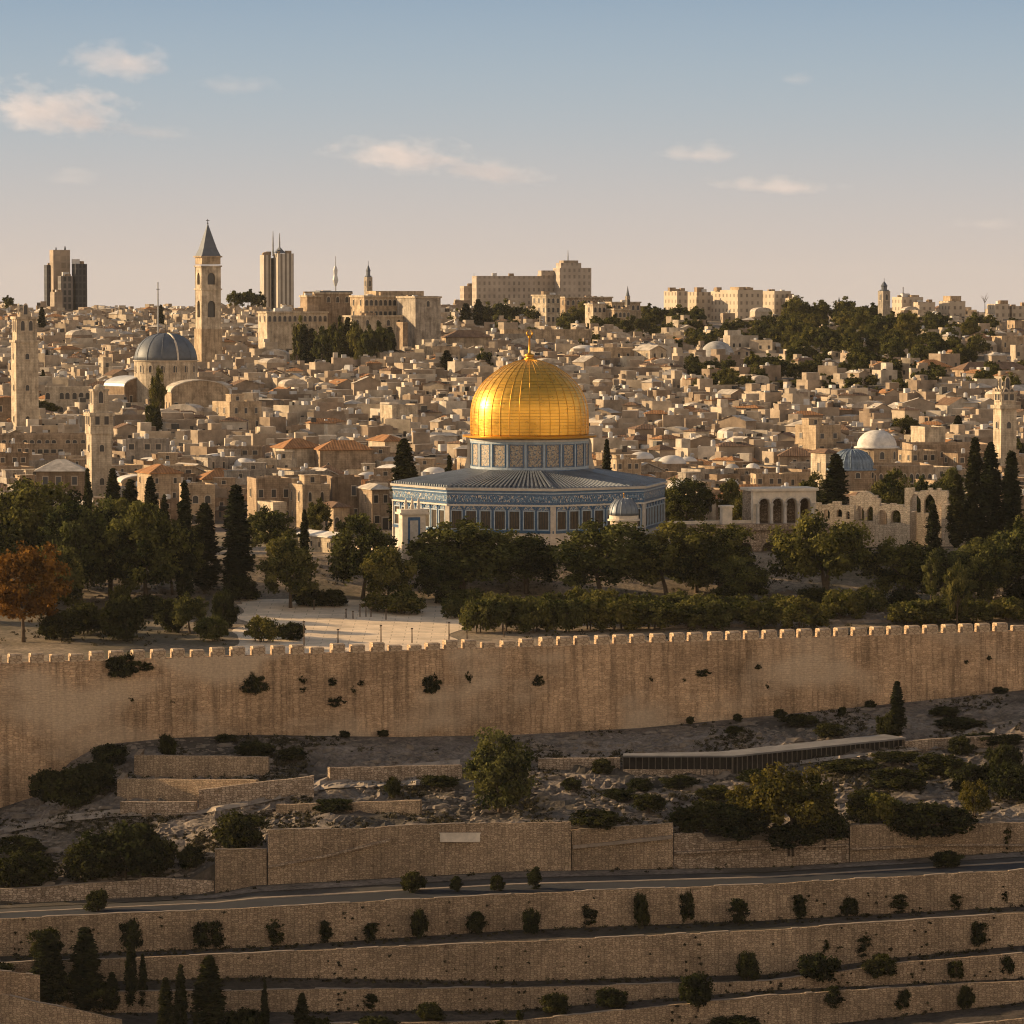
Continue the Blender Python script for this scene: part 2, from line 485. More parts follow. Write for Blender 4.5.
# ------------------------------------------------------------------ mesh helpers
class MB:
    def __init__(self):
        self.v, self.f, self.m, self.t = [], [], [], []
        self.cur_t = 0.0
        self.M = None
    def add(self, pts, faces, mat=0):
        b = len(self.v)
        if self.M is not None:
            pts = [self.M @ Vector(p) for p in pts]
        self.v.extend([tuple(p) for p in pts])
        for f in faces:
            self.f.append(tuple(i + b for i in f))
            self.m.append(mat)
            self.t.append(self.cur_t)
        return self
    def box(self, x0, x1, y0, y1, z0, z1, mat=0, top=None, bottom=True):
        p = [(x0, y0, z0), (x1, y0, z0), (x1, y1, z0), (x0, y1, z0), (x0, y0, z1), (x1, y0, z1), (x1, y1, z1), (x0, y1, z1)]
        self.add(p, [(0, 1, 5, 4), (1, 2, 6, 5), (2, 3, 7, 6), (3, 0, 4, 7)] + ([(3, 2, 1, 0)] if bottom else []), mat)
        b = len(self.v) - 8
        self.f.append((b + 4, b + 5, b + 6, b + 7)); self.m.append(mat if top is None else top); self.t.append(self.cur_t)
        return self
    def rings(self, rings, mat=0, cap0=True, cap1=True, closed=True):
        n = len(rings[0])
        pts = [p for r in rings for p in r]
        fs = []
        for k in range(len(rings) - 1):
            for i in range(n if closed else n - 1):
                j = (i + 1) % n
                fs.append((k * n + i, k * n + j, (k + 1) * n + j, (k + 1) * n + i))
        if cap0:
            fs.append(tuple(reversed(range(n))))
        if cap1:
            fs.append(tuple(range((len(rings) - 1) * n, len(rings) * n)))
        return self.add(pts, fs, mat)
    def prism(self, poly, z0, z1, mat=0, s1=1.0):
        return self.rings([[(x, y, z0) for x, y in poly], [(x * s1, y * s1, z1) for x, y in poly]], mat)
    def lathe(self, prof, seg=24, c=(0, 0), mat=0, a0=0.0, cap0=True, cap1=True):
        return self.rings([[(c[0] + r * math.cos(a0 + 2 * math.pi * i / seg), c[1] + r * math.sin(a0 + 2 * math.pi * i / seg), z) for i in range(seg)] for r, z in prof], mat, cap0, cap1)
    def tube(self, path, rad, seg=6, mat=0):
        rings = []
        for i, p in enumerate(path):
            a, b = Vector(path[max(0, i - 1)]), Vector(path[min(len(path) - 1, i + 1)])
            d = (b - a).normalized() if (b - a).length > 1e-6 else Vector((0, 0, 1))
            u = d.orthogonal().normalized() if abs(d.z) < .95 else d.cross(Vector((1, 0, 0))).normalized()
            w = d.cross(u)
            r = rad[i] if isinstance(rad, (list, tuple)) else rad
            rings.append([tuple(Vector(p) + (u * math.cos(2 * math.pi * k / seg) + w * math.sin(2 * math.pi * k / seg)) * r) for k in range(seg)])
        return self.rings(rings, mat)
    def strip(self, pts2d, z_pairs, y0, y1, mat=0):
        pass
    def build(self, name, mats, parent=None, smooth=False, tint=False, mesh_only=False, angle=None):
        me = bpy.data.meshes.new(name)
        me.from_pydata(self.v, [], self.f)
        for m in (mats if isinstance(mats, (list, tuple)) else [mats]):
            me.materials.append(M[m] if isinstance(m, str) else m)
        me.polygons.foreach_set('material_index', self.m)
        if smooth:
            me.polygons.foreach_set('use_smooth', [True] * len(self.f))
        me.update()
        auto_uv(me)
        if tint:
            at_ = me.attributes.new('tint', 'FLOAT', 'FACE')
            at_.data.foreach_set('value', self.t)
        if mesh_only:
            return me
        return link(name, me, parent)

def auto_uv(me):
    nl, npol = len(me.loops), len(me.polygons)
    if not nl:
        return
    co = np.empty(len(me.vertices) * 3, dtype=np.float32); me.vertices.foreach_get('co', co); co = co.reshape(-1, 3)
    li = np.empty(nl, dtype=np.int32); me.loops.foreach_get('vertex_index', li)
    tot = np.empty(npol, dtype=np.int32); me.polygons.foreach_get('loop_total', tot)
    nor = np.empty(npol * 3, dtype=np.float32); me.polygons.foreach_get('normal', nor); nor = nor.reshape(-1, 3)
    ln = nor[np.repeat(np.arange(npol), tot)]
    p = co[li]
    h = np.hypot(ln[:, 0], ln[:, 1])
    flat = np.abs(ln[:, 2]) > .93
    hs = np.where(h < 1e-6, 1, h)
    u = np.where(flat, p[:, 0], (-ln[:, 1] * p[:, 0] + ln[:, 0] * p[:, 1]) / hs)
    v = np.where(flat, p[:, 1], p[:, 2])
    uvl = me.uv_layers.new(name='UVMap')
    uvl.data.foreach_set('uv', np.stack([u, v], 1).astype(np.float32).ravel())

def link(name, data, parent=None):
    o = bpy.data.objects.new(name, data)
    COL.objects.link(o)
    if parent is not None:
        o.parent = parent
        KIDS.setdefault(parent.name, []).append(o)
    return o
KIDS = {}
def empty(name, loc=(0, 0, 0), rz=0.0):
    o = bpy.data.objects.new(name, None)
    COL.objects.link(o)
    o.location = loc
    o.rotation_euler = (0, 0, rz)
    o.empty_display_size = .5
    return o
def copy_tree(o, parent=None):
    c = o.copy()
    COL.objects.link(c)
    c.parent = parent
    if parent is not None:
        KIDS.setdefault(parent.name, []).append(c)
    for ch in KIDS.get(o.name, []):
        copy_tree(ch, c)
    return c
def tag(o, label, cat, group=None):
    if label:
        o['label'] = label
    o['category'] = cat
    if group:
        o['group'] = group
    return o
def kind(o, k):
    o['kind'] = k
    return o
AUTO = []          # things whose labels are written at the end: (object, look, pixel x, pixel y)
def auto(o, look, cat, group, pos=None):
    o['category'] = cat
    o['group'] = group
    AUTO.append((o, look, pos))
    return o
# ------------------------------------------------------------------ the ground
def N(x, y, s, seed=0.0):
    return mnoise.noise(Vector((x * s, y * s, seed)))
COLS = [-2600, -1800, -1300, -1000, -700, -500, -350, -250] + list(range(-180, 1205, 5)) + [1300, 1450, 1700, 2200, 3600]

T_TOP = [[(0, 919), (256, 908), (512, 894), (768, 884), (1024, 870)],
         [(0, 963), (256, 953), (512, 942), (768, 930), (1024, 913)],
         [(0, 994), (256, 990), (512, 988), (768, 981), (900, 963), (1024, 953)],
         [(0, 1030), (512, 1021), (768, 996), (900, 987), (1024, 981)],
         [(0, 1085), (512, 1070), (1024, 1019)]]
T_BOT = [[(0, 956), (256, 947), (512, 930), (768, 920), (1024, 906)],
         [(0, 984), (256, 977), (512, 981), (768, 974), (900, 957), (1024, 945)],
         [(0, 1013), (512, 1010), (768, 990), (1024, 978)],
         [(0, 1075), (512, 1060), (1024, 1002)],
         [(0, 1120), (512, 1110), (1024, 1070)]]
T_PL = [(526, .12), (516.5, .11), (511.3, .09), (504.5, .13), (495, .12)]
W_BOT = [(0, 904), (216, 893), (256, 885), (512, 871), (768, 867), (1024, 851)]
W_TOP = [(0, 889), (185, 881), (215, 862), (262, 853), (290, 845), (335, 832), (572, 826), (676, 834), (700, 836), (850, 827), (1024, 826)]
W_PL = (545, .12)
FOOT = [(0, 808), (40, 795), (70, 762), (100, 745), (170, 738), (256, 735), (400, 737), (512, 735), (640, 728), (768, 716), (900, 703), (1024, 690)]
WALL_PL = (628, .36)
WALL_Z = CZ - 56.7
def wall_y(px):
    q = max(-1300, min(1300, px))
    return WALL_PL[0] / (1 - WALL_PL[1] * (q - 512) / FPX)
def wall_pt(px, py=None, off=0.0):
    Y = wall_y(px) + off
    if py is None:
        return Vector(((px - 512) / FPX * Y, Y, WALL_Z))
    return at(px, py, Y)

ROWS, ROWMAT = [], []           # rows of world points from near to far; material of the band in front of each row
def add_row(fn, mat):
    ROWS.append([fn(px) for px in COLS]); ROWMAT.append(mat)
def const_row(Y, z, mat, amp=0.0, sc=.02):
    def f(px):
        x = (px - 512) / FPX * Y
        return Vector((x, Y, CZ + z + amp * N(x, Y, sc, 3.3)))
    add_row(f, mat)
def plane_row(poly, pl, mat, dz=0.0, dy=0.0):
    def f(px):
        q = max(-1500, min(1700, px))
        p = on_plane(px, lerp_poly(poly, px), pl[0] + dy, pl[1]) if q == px else None
        if p is None:
            e = on_plane(q, lerp_poly(poly, q), pl[0] + dy, pl[1])
            p = Vector(((px - 512) / FPX * e.y, e.y, e.z))
        return Vector((p.x, p.y, p.z + dz))
    add_row(f, mat)
def blend_rows(n, mat, fn):
    """n-1 rows between the last row and the points fn(px)"""
    a = ROWS[-1]
    b = [fn(px) for px in COLS]
    for i in range(1, n + 1):
        t = i / n
        row = []
        for p, q in zip(a, b):
            w = p.lerp(q, t)
            if i < n:
                e = math.sin(math.pi * t) ** .5
                d = 1.1 * N(w.x, w.y, .035, 1) + .75 * N(w.x, w.y * 1.8, .10, 5) + .4 * N(w.x, w.y * 2.2, .3, 9)
                s = N(w.x, w.y * 2.5, .06, 7) * 6
                d += 1.25 * (math.floor(s) + min(1, (s - math.floor(s)) * 5) - s)      # ledges
                w = Vector((w.x, w.y, w.z + d * e))
            row.append(w)
        ROWS.append(row); ROWMAT.append(mat)

const_row(-200, -3, 1)
const_row(20, -14, 1)
const_row(120, -50, 1, 2)
const_row(300, -122, 1, 3)
const_row(440, -116, 1, 1)
for i in (4, 3, 2, 1, 0):
    plane_row(T_BOT[i], T_PL[i], 1, -.05, -.4)
    plane_row(T_BOT[i], T_PL[i], 1, -.3, .22)
    plane_row(T_TOP[i], T_PL[i], 1, -.15, .45)
plane_row(W_BOT, W_PL, 1, -.05, -.9)
plane_row(W_BOT, W_PL, 1, -.4, -.1)
plane_row(W_TOP, W_PL, 0, -.2, .5)
blend_rows(52, 0, lambda px: wall_pt(px, lerp_poly(FOOT, px), -1.2) if -1300 <= px <= 1300 else Vector(((px - 512) / FPX * (wall_y(px) - 1.2), wall_y(px) - 1.2, CZ + (-78 if px < 0 else -66))))
add_row(lambda px: Vector(((px - 512) / FPX * (wall_y(px) + .8), wall_y(px) + .8, ROWS[-1][COLS.index(px)].z - .3)), 0)
add_row(lambda px: Vector(((px - 512) / FPX * (wall_y(px) + 2.2), wall_y(px) + 2.2, CZ - 58.0)), 2)
for k, (Y, z) in enumerate([(682, -55.6), (690, -55.0), (705, -53.9), (712, -51.5), (718, -48.2), (790, -48), (830, -47), (860, -46)]):
    const_row(Y, z, 2 if k < 6 else 3, .3, .05)
PROF = [(860, -46), (1000, -40), (1200, -30.5), (1500, -20.5), (1800, -12), (2000, -9), (2300, -12)]
yy = 880
while yy < 2300:
    z = lerp_poly(PROF, yy)
    const_row(yy, z, 3, min(2.5, (yy - 870) * .012), .011)
    yy += 20
for Y, z in ((2600, -24), (3500, -70), (6000, -150)):
    const_row(Y, z, 3)
gm = MB()
gm.v = [tuple(p) for r in ROWS for p in r]
nc = len(COLS)
for i in range(len(ROWS) - 1):
    for j in range(nc - 1):
        gm.f.append((i * nc + j, i * nc + j + 1, (i + 1) * nc + j + 1, (i + 1) * nc + j)); gm.m.append(ROWMAT[i + 1]); gm.t.append(0)
ground = kind(gm.build('ground', ['g_slope', 'g_tread', 'g_plaza', 'g_city'], smooth=False), 'structure')
GBVH = BVHTree.FromPolygons([Vector(v) for v in gm.v], gm.f)
def gz(x, y):
    h = GBVH.ray_cast(Vector((x, y, 400)), Vector((0, 0, -1)))
    return h[0].z if h[0] is not None else CZ - 50
def hit(px, py):
    h = GBVH.ray_cast(CAM, ray(px, py).normalized())
    return h[0] if h[0] is not None else at(px, py, 1800)

# ------------------------------------------------------------------ the evening air and the clouds
def haze():
    mb = MB()
    mb.box(-5200, 5200, -260, 6100, CZ - 152, CZ + 46)
    t = NT('haze_air')
    t.n.remove(t.bsdf)
    v = t.node('ShaderNodeVolumePrincipled')
    v.inputs['Color'].default_value = (.93, .89, .84, 1)
    v.inputs['Density'].default_value = HAZE
    v.inputs['Anisotropy'].default_value = .2
    t.l.new(v.outputs[0], t.out.inputs['Volume'])
    o = mb.build('haze', t.mat)
    o['kind'] = 'stuff'; o['label'] = 'thin warm evening haze over the town'
HAZE = 0.000015
haze()
def cloud(label, px, py, w, h, dens=1.0, tilt=0.0, seed=0.0, Y=9000.0):
    c = at(px, py, Y); m = Y / FPX
    mb = MB()
    mb.lathe([(math.cos(a), math.sin(a)) for a in [R(-88 + 176 * i / 10) for i in range(11)]], 16)
    t = NT('cloud_vapour')
    t.n.remove(t.bsdf)
    oc = t.objco()
    ln = t.node('ShaderNodeVectorMath', operation='LENGTH'); t.l.new(oc, ln.inputs[0])
    n = t.node('ShaderNodeTexNoise'); n.inputs['Scale'].default_value = 1.0; n.inputs['Detail'].default_value = 7; n.inputs['Roughness'].default_value = .62
    t.l.new(t.mapping(oc, (w / 44.0, 2.2, h / 18.0), (seed, seed * 1.7, 0)), n.inputs['Vector'])
    sep = t.node('ShaderNodeSeparateXYZ'); t.l.new(oc, sep.inputs[0])
    d = t.math('SUBTRACT', t.math('MULTIPLY', n.outputs['Fac'], 2.6), t.math('ADD', t.math('ADD', t.math('MULTIPLY', ln.outputs['Value'], 1.0), t.math('MULTIPLY', t.math('MAXIMUM', t.math('MULTIPLY', sep.outputs[2], -1.0), 0.0), .9)), .62))
    d = t.math('MAXIMUM', d, 0.0)
    d = t.math('MINIMUM', d, .6)
    v = t.node('ShaderNodeVolumePrincipled')
    v.inputs['Color'].default_value = (.80, .78, .84, 1)
    v.inputs['Anisotropy'].default_value = .1
    t.l.new(t.math('MULTIPLY', d, .0145 * dens), v.inputs['Density'])
    t.l.new(v.outputs[0], t.out.inputs['Volume'])
    o = mb.build('cloud', t.mat, smooth=True)
    o.location = c; o.scale = (w * m * .72, w * m * .34, h * m * .92); o.rotation_euler = (0, tilt, 0)
    tag(o, label, 'cloud', 'small evening clouds')
if CLOUDS:
    cloud('small rounded cloud high above the dark office tower', 122, 68, 104, 40, 1.0, 0, 1.0)
    cloud('largest cloud with a grey trailing underside, cut by the picture edge', 52, 118, 150, 50, 1.1, .08, 2.3)
    cloud('faint wisp trailing behind the largest cloud', 150, 134, 80, 16, .4, .1, 3.1)
    cloud('faint small cloud between the bell tower and the high rounded cloud', 236, 88, 70, 20, .5, .05, 4.2)
    cloud('pale smudge of cloud low over the dark office tower', 72, 180, 52, 22, .4, 0, 5.9)
    cloud('long flat cloud above the golden dome', 400, 161, 130, 36, 1.0, .06, 6.4)
    cloud('tapering tail cloud beside the long flat cloud', 492, 176, 100, 26, .9, .1, 7.7)
    cloud('flat small cloud above the wooded hotel slope', 697, 156, 84, 20, .9, 0, 8.8)
    cloud('thin streaky cloud lowest above the hilltop apartments', 775, 188, 120, 18, .7, .03, 9.1)
    cloud('tiny isolated cloud highest on the shady side of the sky', 796, 80, 34, 14, .6, 0, 10.5)
    cloud('barely visible streak of cloud low above the tree-covered hill', 990, 225, 70, 14, .3, 0, 11.2)

# ------------------------------------------------------------------ the rampart
def wall_mesh(mb, pts_top, thick, zbot, mat=0, side=1):
    """a thick wall along a list of top points (front top edge); zbot: list of bottom heights"""
    n = len(pts_top)
    rings = []
    for i, p in enumerate(pts_top):
        a, b = pts_top[max(0, i - 1)], pts_top[min(n - 1, i + 1)]
        d = Vector((b.x - a.x, b.y - a.y, 0)).normalized()
        nrm = Vector((-d.y, d.x, 0)) * thick      # away from the viewer for a wall running to +x
        zb = zbot[i]
        bat = (p.z - zb) * .03
        rings.append([(p.x + nrm.x / thick * -bat, p.y - nrm.y / thick * bat, zb), tuple(p), (p.x + nrm.x, p.y + nrm.y, p.z), (p.x + nrm.x, p.y + nrm.y, zb)])
    mb.rings(rings, mat, True, True)

city_wall = empty('city_wall', wall_pt(512, 735))
tag(city_wall, 'long crenellated honey stone rampart standing across the whole hillside', 'wall')
wb = MB()
wpx = [-1300, -900, -600, -350, -200] + list(range(-100, 1140, 20)) + [1200, 1300, 1700, 2400]
o0 = Vector(city_wall.location)
def wz(px):
    return WALL_Z
tops = [wall_pt(px) - o0 for px in wpx]
bots = [(at(px, lerp_poly(FOOT, px), wall_y(px)).z - 4.0 if -300 < px < 1300 else CZ - 84) - o0.z for px in wpx]
wall_mesh(wb, tops, 2.0, bots)
w_o = wb.build('masonry', 'wall', city_wall)
# merlons, each a part
mm = MB()
mm.box(-1.02, 1.02, 0, 1.9, 0, 1.3)
mm.rings([[(-1.02, 0, 1.303), (1.02, 0, 1.303), (1.02, 1.9, 1.303), (-1.02, 1.9, 1.303)], [(-.97, .35, 1.48), (.97, .35, 1.48), (.97, 1.5, 1.48), (-.97, 1.5, 1.48)]])
merlon_me = mm.build('merlon', 'merlon', mesh_only=True)
px = -120.0
k = 0
edge = [wall_pt(q) for q in range(-300, 1300, 2)]
dist, nxt = 0.0, 0.0
for a, b in zip(edge, edge[1:]):
    dist += (b - a).length
    if dist >= nxt and k < 98 and -190 < project(a)[0] < 1200:
        d = (b - a)
        mo = link('merlon', merlon_me, city_wall)
        mo.location = a - o0 + Vector((rng.uniform(-.1, .1), .0, -.02))
        mo.rotation_euler = (0, 0, math.atan2(d.y, d.x))
        j = rng.random()
        mo.scale = (rng.uniform(.92, 1.04), 1, 1 if j > .12 else rng.uniform(.55, .9))
        k += 1
        nxt = dist + rng.uniform(2.98, 3.28)

# ------------------------------------------------------------------ terrace walls, road and paths
def ret_wall(name, label, px0, px1, top, bot, pl, mat='terrace', thick=.55, dy=0.0, cat='wall', step=7, cope=True, jitter=.13, group=None):
    n = max(2, int(abs(px1 - px0) / step))
    pxs = [px0 + (px1 - px0) * i / n for i in range(n + 1)]
    ft = (lambda q: lerp_poly(top, q)); fb = (lambda q: lerp_poly(bot, q))
    P = []
    for q in pxs:
        qq = max(-1500, min(1700, q))
        p = on_plane(qq, ft(qq), pl[0] + dy, pl[1])
        P.append(p)
    Z = [on_plane(max(-1500, min(1700, q)), fb(q), pl[0] + dy, pl[1]).z - 1.2 for q in pxs]
    root = empty(name, (P[len(P) // 2].x, P[len(P) // 2].y, min(Z) + 1.2))
    tag(root, label, cat, group)
    o = Vector(root.location)
    mb = MB()
    tt = [p - o + Vector((0, .25 * N(p.x, 7, .12, 6), jitter * (N(p.x, p.y, .22, 2) + .55 * N(p.x, p.y, .9, 3)))) for p in P]
    wall_mesh(mb, tt, thick, [z - o.z for z in Z])
    mb.build('masonry', mat, root)
    if cope:
        cb = MB()
        run = []
        for i_, p in enumerate(tt + [None]):
            broken = p is None or N(p.x + o.x, p.y + o.y, .11, 8) + .5 * N(p.x + o.x, p.y + o.y, .6, 8) < -.08
            if broken:
                if len(run) > 1:
                    wall_mesh(cb, [q + Vector((0, -.05, .10 + .05 * N(q.x, q.y, 1.1, 1))) for q in run], thick + .1, [q.z + .01 for q in run])
                run = []
            else:
                run.append(p)
        cb.build('coping', 'kerb', root)
    return root
TL = ['long tan terrace wall directly below the asphalt road', 'second terrace wall down from the asphalt road',
      'third terrace wall down from the asphalt road', 'fourth terrace wall down from the asphalt road',
      'lowest terrace wall of the hillside, fifth below the asphalt road']
for i in range(5):
    ret_wall('terrace_wall', TL[i], -420, 1450, T_TOP[i], T_BOT[i], T_PL[i], dy=0, group='retaining walls of the terraces')
WT = dict(pl=W_PL, group='retaining walls above the road')
ret_wall('retaining_wall', 'low pale roadside wall beside the tall stone wall, under the dark thickets', -300, 214, [(-300, 896), (0, 890), (137, 880), (138, 877), (214, 881)], W_BOT, mat='terrace_pale', **WT)
ret_wall('retaining_wall', 'short stepped end block of the tall retaining wall', 215, 267, [(215, 850), (267, 849)], W_BOT, dy=-.4, **WT)
ret_wall('retaining_wall', 'tall long tan retaining wall with a white slab, above the road', 268, 571, [(268, 830), (360, 829), (420, 825), (571, 822)], W_BOT, dy=-.7, **WT)
ret_wall('retaining_wall', 'tan retaining wall panel with sloping ledge beneath a round bush', 572, 673, [(572, 830), (630, 826), (673, 823)], W_BOT, dy=-.4, **WT)
ret_wall('retaining_wall', 'lower retaining wall beneath the yellow-green thicket above the road', 674, 849, [(674, 834), (708, 834), (709, 842), (849, 838)], W_BOT, mat='terrace_pale', **WT)
ret_wall('retaining_wall', 'retaining wall beyond the yellow-green thicket, beneath the dark scrub', 850, 1300, [(850, 825), (1024, 823), (1300, 815)], W_BOT, dy=-.3, **WT)
# sloping ledges on the big walls (raised stone bands)
def ledge(label, pts, pl, dy, th=.35, mat='kerb'):
    P = [on_plane(x, y, pl[0] + dy, pl[1]) for x, y in pts]
    root = empty('stone_ledge', P[0]); tag(root, label, 'ledge')
    o = Vector(root.location); mb = MB()
    mb.rings([[tuple(p - o + Vector(d)) for d in ((0, -.35, -th * .5), (0, -.35, th * .5), (0, .4, th * .5), (0, .4, -th * .5))] for p in P], 0)
    mb.build('stone_band', mat, root)
ledge('sloping stone ledge running down the tall tan retaining wall', [(268, 867), (330, 855), (390, 840)], W_PL, -.9, .3, 'terrace_pale')
ledge('pale ledge across the wall panel beneath the round bush', [(573, 847), (672, 837)], W_PL, -.6, .45, 'kerb')
ledge('thin ledge on the wall beneath the yellow-green thicket', [(676, 853), (760, 848), (849, 845)], W_PL, -.5, .25, 'terrace_pale')
ledge('thin ledge low on the wall beyond the yellow-green thicket', [(851, 849), (940, 845), (1024, 845)], W_PL, -.6, .25, 'terrace_pale')
pw = on_plane(460, 838, W_PL[0] - 1.25, W_PL[1])
slab = empty('stone_slab', pw); tag(slab, 'white stone slab fixed on the tall tan retaining wall', 'slab')
mb = MB(); mb.box(-2.8, 2.8, -.12, .15, -.55, .62); mb.box(-2.9, 2.9, -.16, .15, .62, .74); mb.build('slab_face', 'white_stone', slab)

def ribbon(name, front, back, mat, lift=.06, n=None, structure=True):
    """a sheet laid on the ground between two lines given in the photograph"""
    xs = list(range(int(front[0][0]), int(front[-1][0]) + 1, 4))
    mb = MB()
    rows = []
    for t in [i / 8 for i in range(9)]:
        row = []
        for q in xs:
            a, b = lerp_poly(front, q), lerp_poly(back, q)
            p = hit(q, a + (b - a) * t)
            row.append((p.x, p.y, p.z + lift))
        rows.append(row)
    nn = len(xs)
    fs = [(i * nn + j, i * nn + j + 1, (i + 1) * nn + j + 1, (i + 1) * nn + j) for i in range(8) for j in range(nn - 1)]
    mb.add([p for r in rows for p in r], fs)
    return kind(mb.build(name, mat), 'structure')
def shift(poly, d):
    return [(x, y + d) for x, y in poly]
def world_strip(name, Pa, Pb, mat, lift):
    mb = MB()
    n = len(Pa)
    mb.add([(p.x, p.y, p.z + lift) for p in Pa] + [(p.x, p.y, p.z + lift) for p in Pb], [(i, i + 1, n + i + 1, n + i) for i in range(n - 1)])
    return kind(mb.build(name, mat), 'structure')
i_t1 = [i for i in range(len(ROWS))][5 + 14]            # top row of the first terrace wall
ra, rb = ROWS[i_t1], ROWS[i_t1 + 1]
sel = [i for i, q in enumerate(COLS) if -400 <= q <= 1500]
def rowlerp(t):
    return [ra[i].lerp(rb[i], t) for i in sel]
world_strip('road', rowlerp(.06), rowlerp(.40), 'asphalt', .05)
world_strip('footpath', rowlerp(.46), rowlerp(.66), 'roadside', .06)
world_strip('dirt_verge', rowlerp(.72), rowlerp(.96), 'g_slope', .05)
kb = MB()
ka, kb2 = rowlerp(.41), rowlerp(.455)
kb.rings([[(a.x, a.y, a.z - .1), (a.x, a.y, a.z + .12), (b.x, b.y, b.z + .12), (b.x, b.y, b.z - .1)] for a, b in zip(ka, kb2)])
kind(kb.build('kerb', 'kerb'), 'structure')
# sandy tracks over the rocky slope
ribbon('footpath', [(0, 836), (60, 824), (120, 818), (200, 816), (256, 806), (330, 790), (450, 786)], [(0, 828), (60, 817), (120, 811), (200, 811), (256, 801), (330, 778), (450, 768)], 'path', .3)
ribbon('footpath', [(320, 786), (400, 772), (462, 767)], [(320, 781), (400, 767), (462, 761)], 'path', .32)
ribbon('footpath', [(800, 766), (880, 756), (960, 748), (1040, 742)], [(800, 762), (880, 753), (960, 744), (1040, 738)], 'path', .3)
# lit paving of the plaza behind the rampart
def plaza_strip():
    xs = list(range(236, 460, 4))
    mb = MB(); rows = []
    for t in [i / 4 for i in range(33)]:
        row = []
        for q0 in xs:
            q = q0 + (26 * N(t, 1.3, .9, 4) if q0 < 280 else 0) * (280 - q0) / 44 + (30 * N(t, 7.7, .9, 8) if q0 > 420 else 0) * (q0 - 420) / 40
            Y = wall_y(q) + 2.6 + (698 - wall_y(q) - 2.6) * t / 8
            x = (q - 512) / FPX * Y
            row.append((x, Y, gz(x, Y) + .05))
        rows.append(row)
    nn = len(xs)
    mb.add([p for r in rows for p in r], [(i * nn + j, i * nn + j + 1, (i + 1) * nn + j + 1, (i + 1) * nn + j) for i in range(32) for j in range(nn - 1)])
    kind(mb.build('pavement', 'paving'), 'structure')
plaza_strip()

# stepped enclosure walls on the slope
def slope_wall(label, px0, px1, yt0, yt1, yb, mat='terrace', depth=None, ret=0.0):
    """a free wall whose foot stands on the slope at row yb"""
    n = max(2, int((px1 - px0) / 14))
    P, Z = [], []
    for i in range(n + 1):
        q = px0 + (px1 - px0) * i / n
        yb_ = yb if isinstance(yb, (int, float)) else yb[0] + (yb[1] - yb[0]) * i / n
        g = hit(q, yb_)
        P.append((q, yt0 + (yt1 - yt0) * i / n, g))
    Ya, Yb = P[0][2].y, P[-1][2].y
    T, Zb = [], []
    for i, (q, yt, g) in enumerate(P):
        Y = Ya + (Yb - Ya) * i / n
        p = at(q, yt, Y)
        T.append(p + Vector((0, 0, .12 * N(p.x, p.y, .4)))); Zb.append(gz(p.x, p.y) - 1.0)
    root = empty('field_wall', (T[0].x, T[0].y, Zb[0] + 1.0)); tag(root, label, 'wall', 'field walls on the rocky slope')
    o = Vector(root.location); mb = MB()
    wall_mesh(mb, [p - o for p in T], .9, [min(z, p.z - .5) - o.z for z, p in zip(Zb, T)])
    mb.build('masonry', mat, root)
    if ret:
        rb_ = MB()
        a = T[0] - o
        rb_.box(a.x, a.x + .8, a.y + .9, a.y + ret, Zb[0] - o.z, a.z + .003)
        rb_.build('return_wall', mat, root)
    return root
slope_wall('uppermost of three stepped tan enclosure walls on the slope', 134, 268, 755, 757, 774, ret=8)
slope_wall('middle of three stepped tan enclosure walls, the widest', 117, 256, 779, 780, 796, ret=8)
slope_wall('lowest of three stepped tan enclosure walls, beside the sandy track', 120, 196, 802, 802, (817, 814), mat='terrace_pale')
slope_wall('pale rendered enclosure wall beside the sandy track', 199, 314, 790, 776, (812, 799), 'terrace_pale')
slope_wall('low pale wall below the rampart, on the shady side of the tall round tree', 538, 620, 759, 758, 769, 'terrace_pale')
slope_wall('short curved earth-coloured wall beside the sandy track', 330, 462, 768, 765, (782, 778), 'terrace_pale')
slope_wall('rough tan field wall just above the tall retaining wall', 276, 420, 805, 800, 815)
slope_wall('low field wall under the scrub beyond the shed', 905, 1060, 741, 731, (748, 738), 'terrace_pale')

# curved walls at the very bottom corner
ret_wall('terrace_wall', 'curved tan wall end low behind the cypresses', -200, 40, [(-200, 966), (0, 971), (40, 975)], [(-200, 990), (0, 990), (40, 992)], (508, .12), dy=0)
ret_wall('terrace_wall', 'curved tan wall sloping down below the cypresses', -200, 122, [(-200, 985), (0, 994), (122, 1020)], [(-200, 1040), (122, 1050)], (500.5, .12))

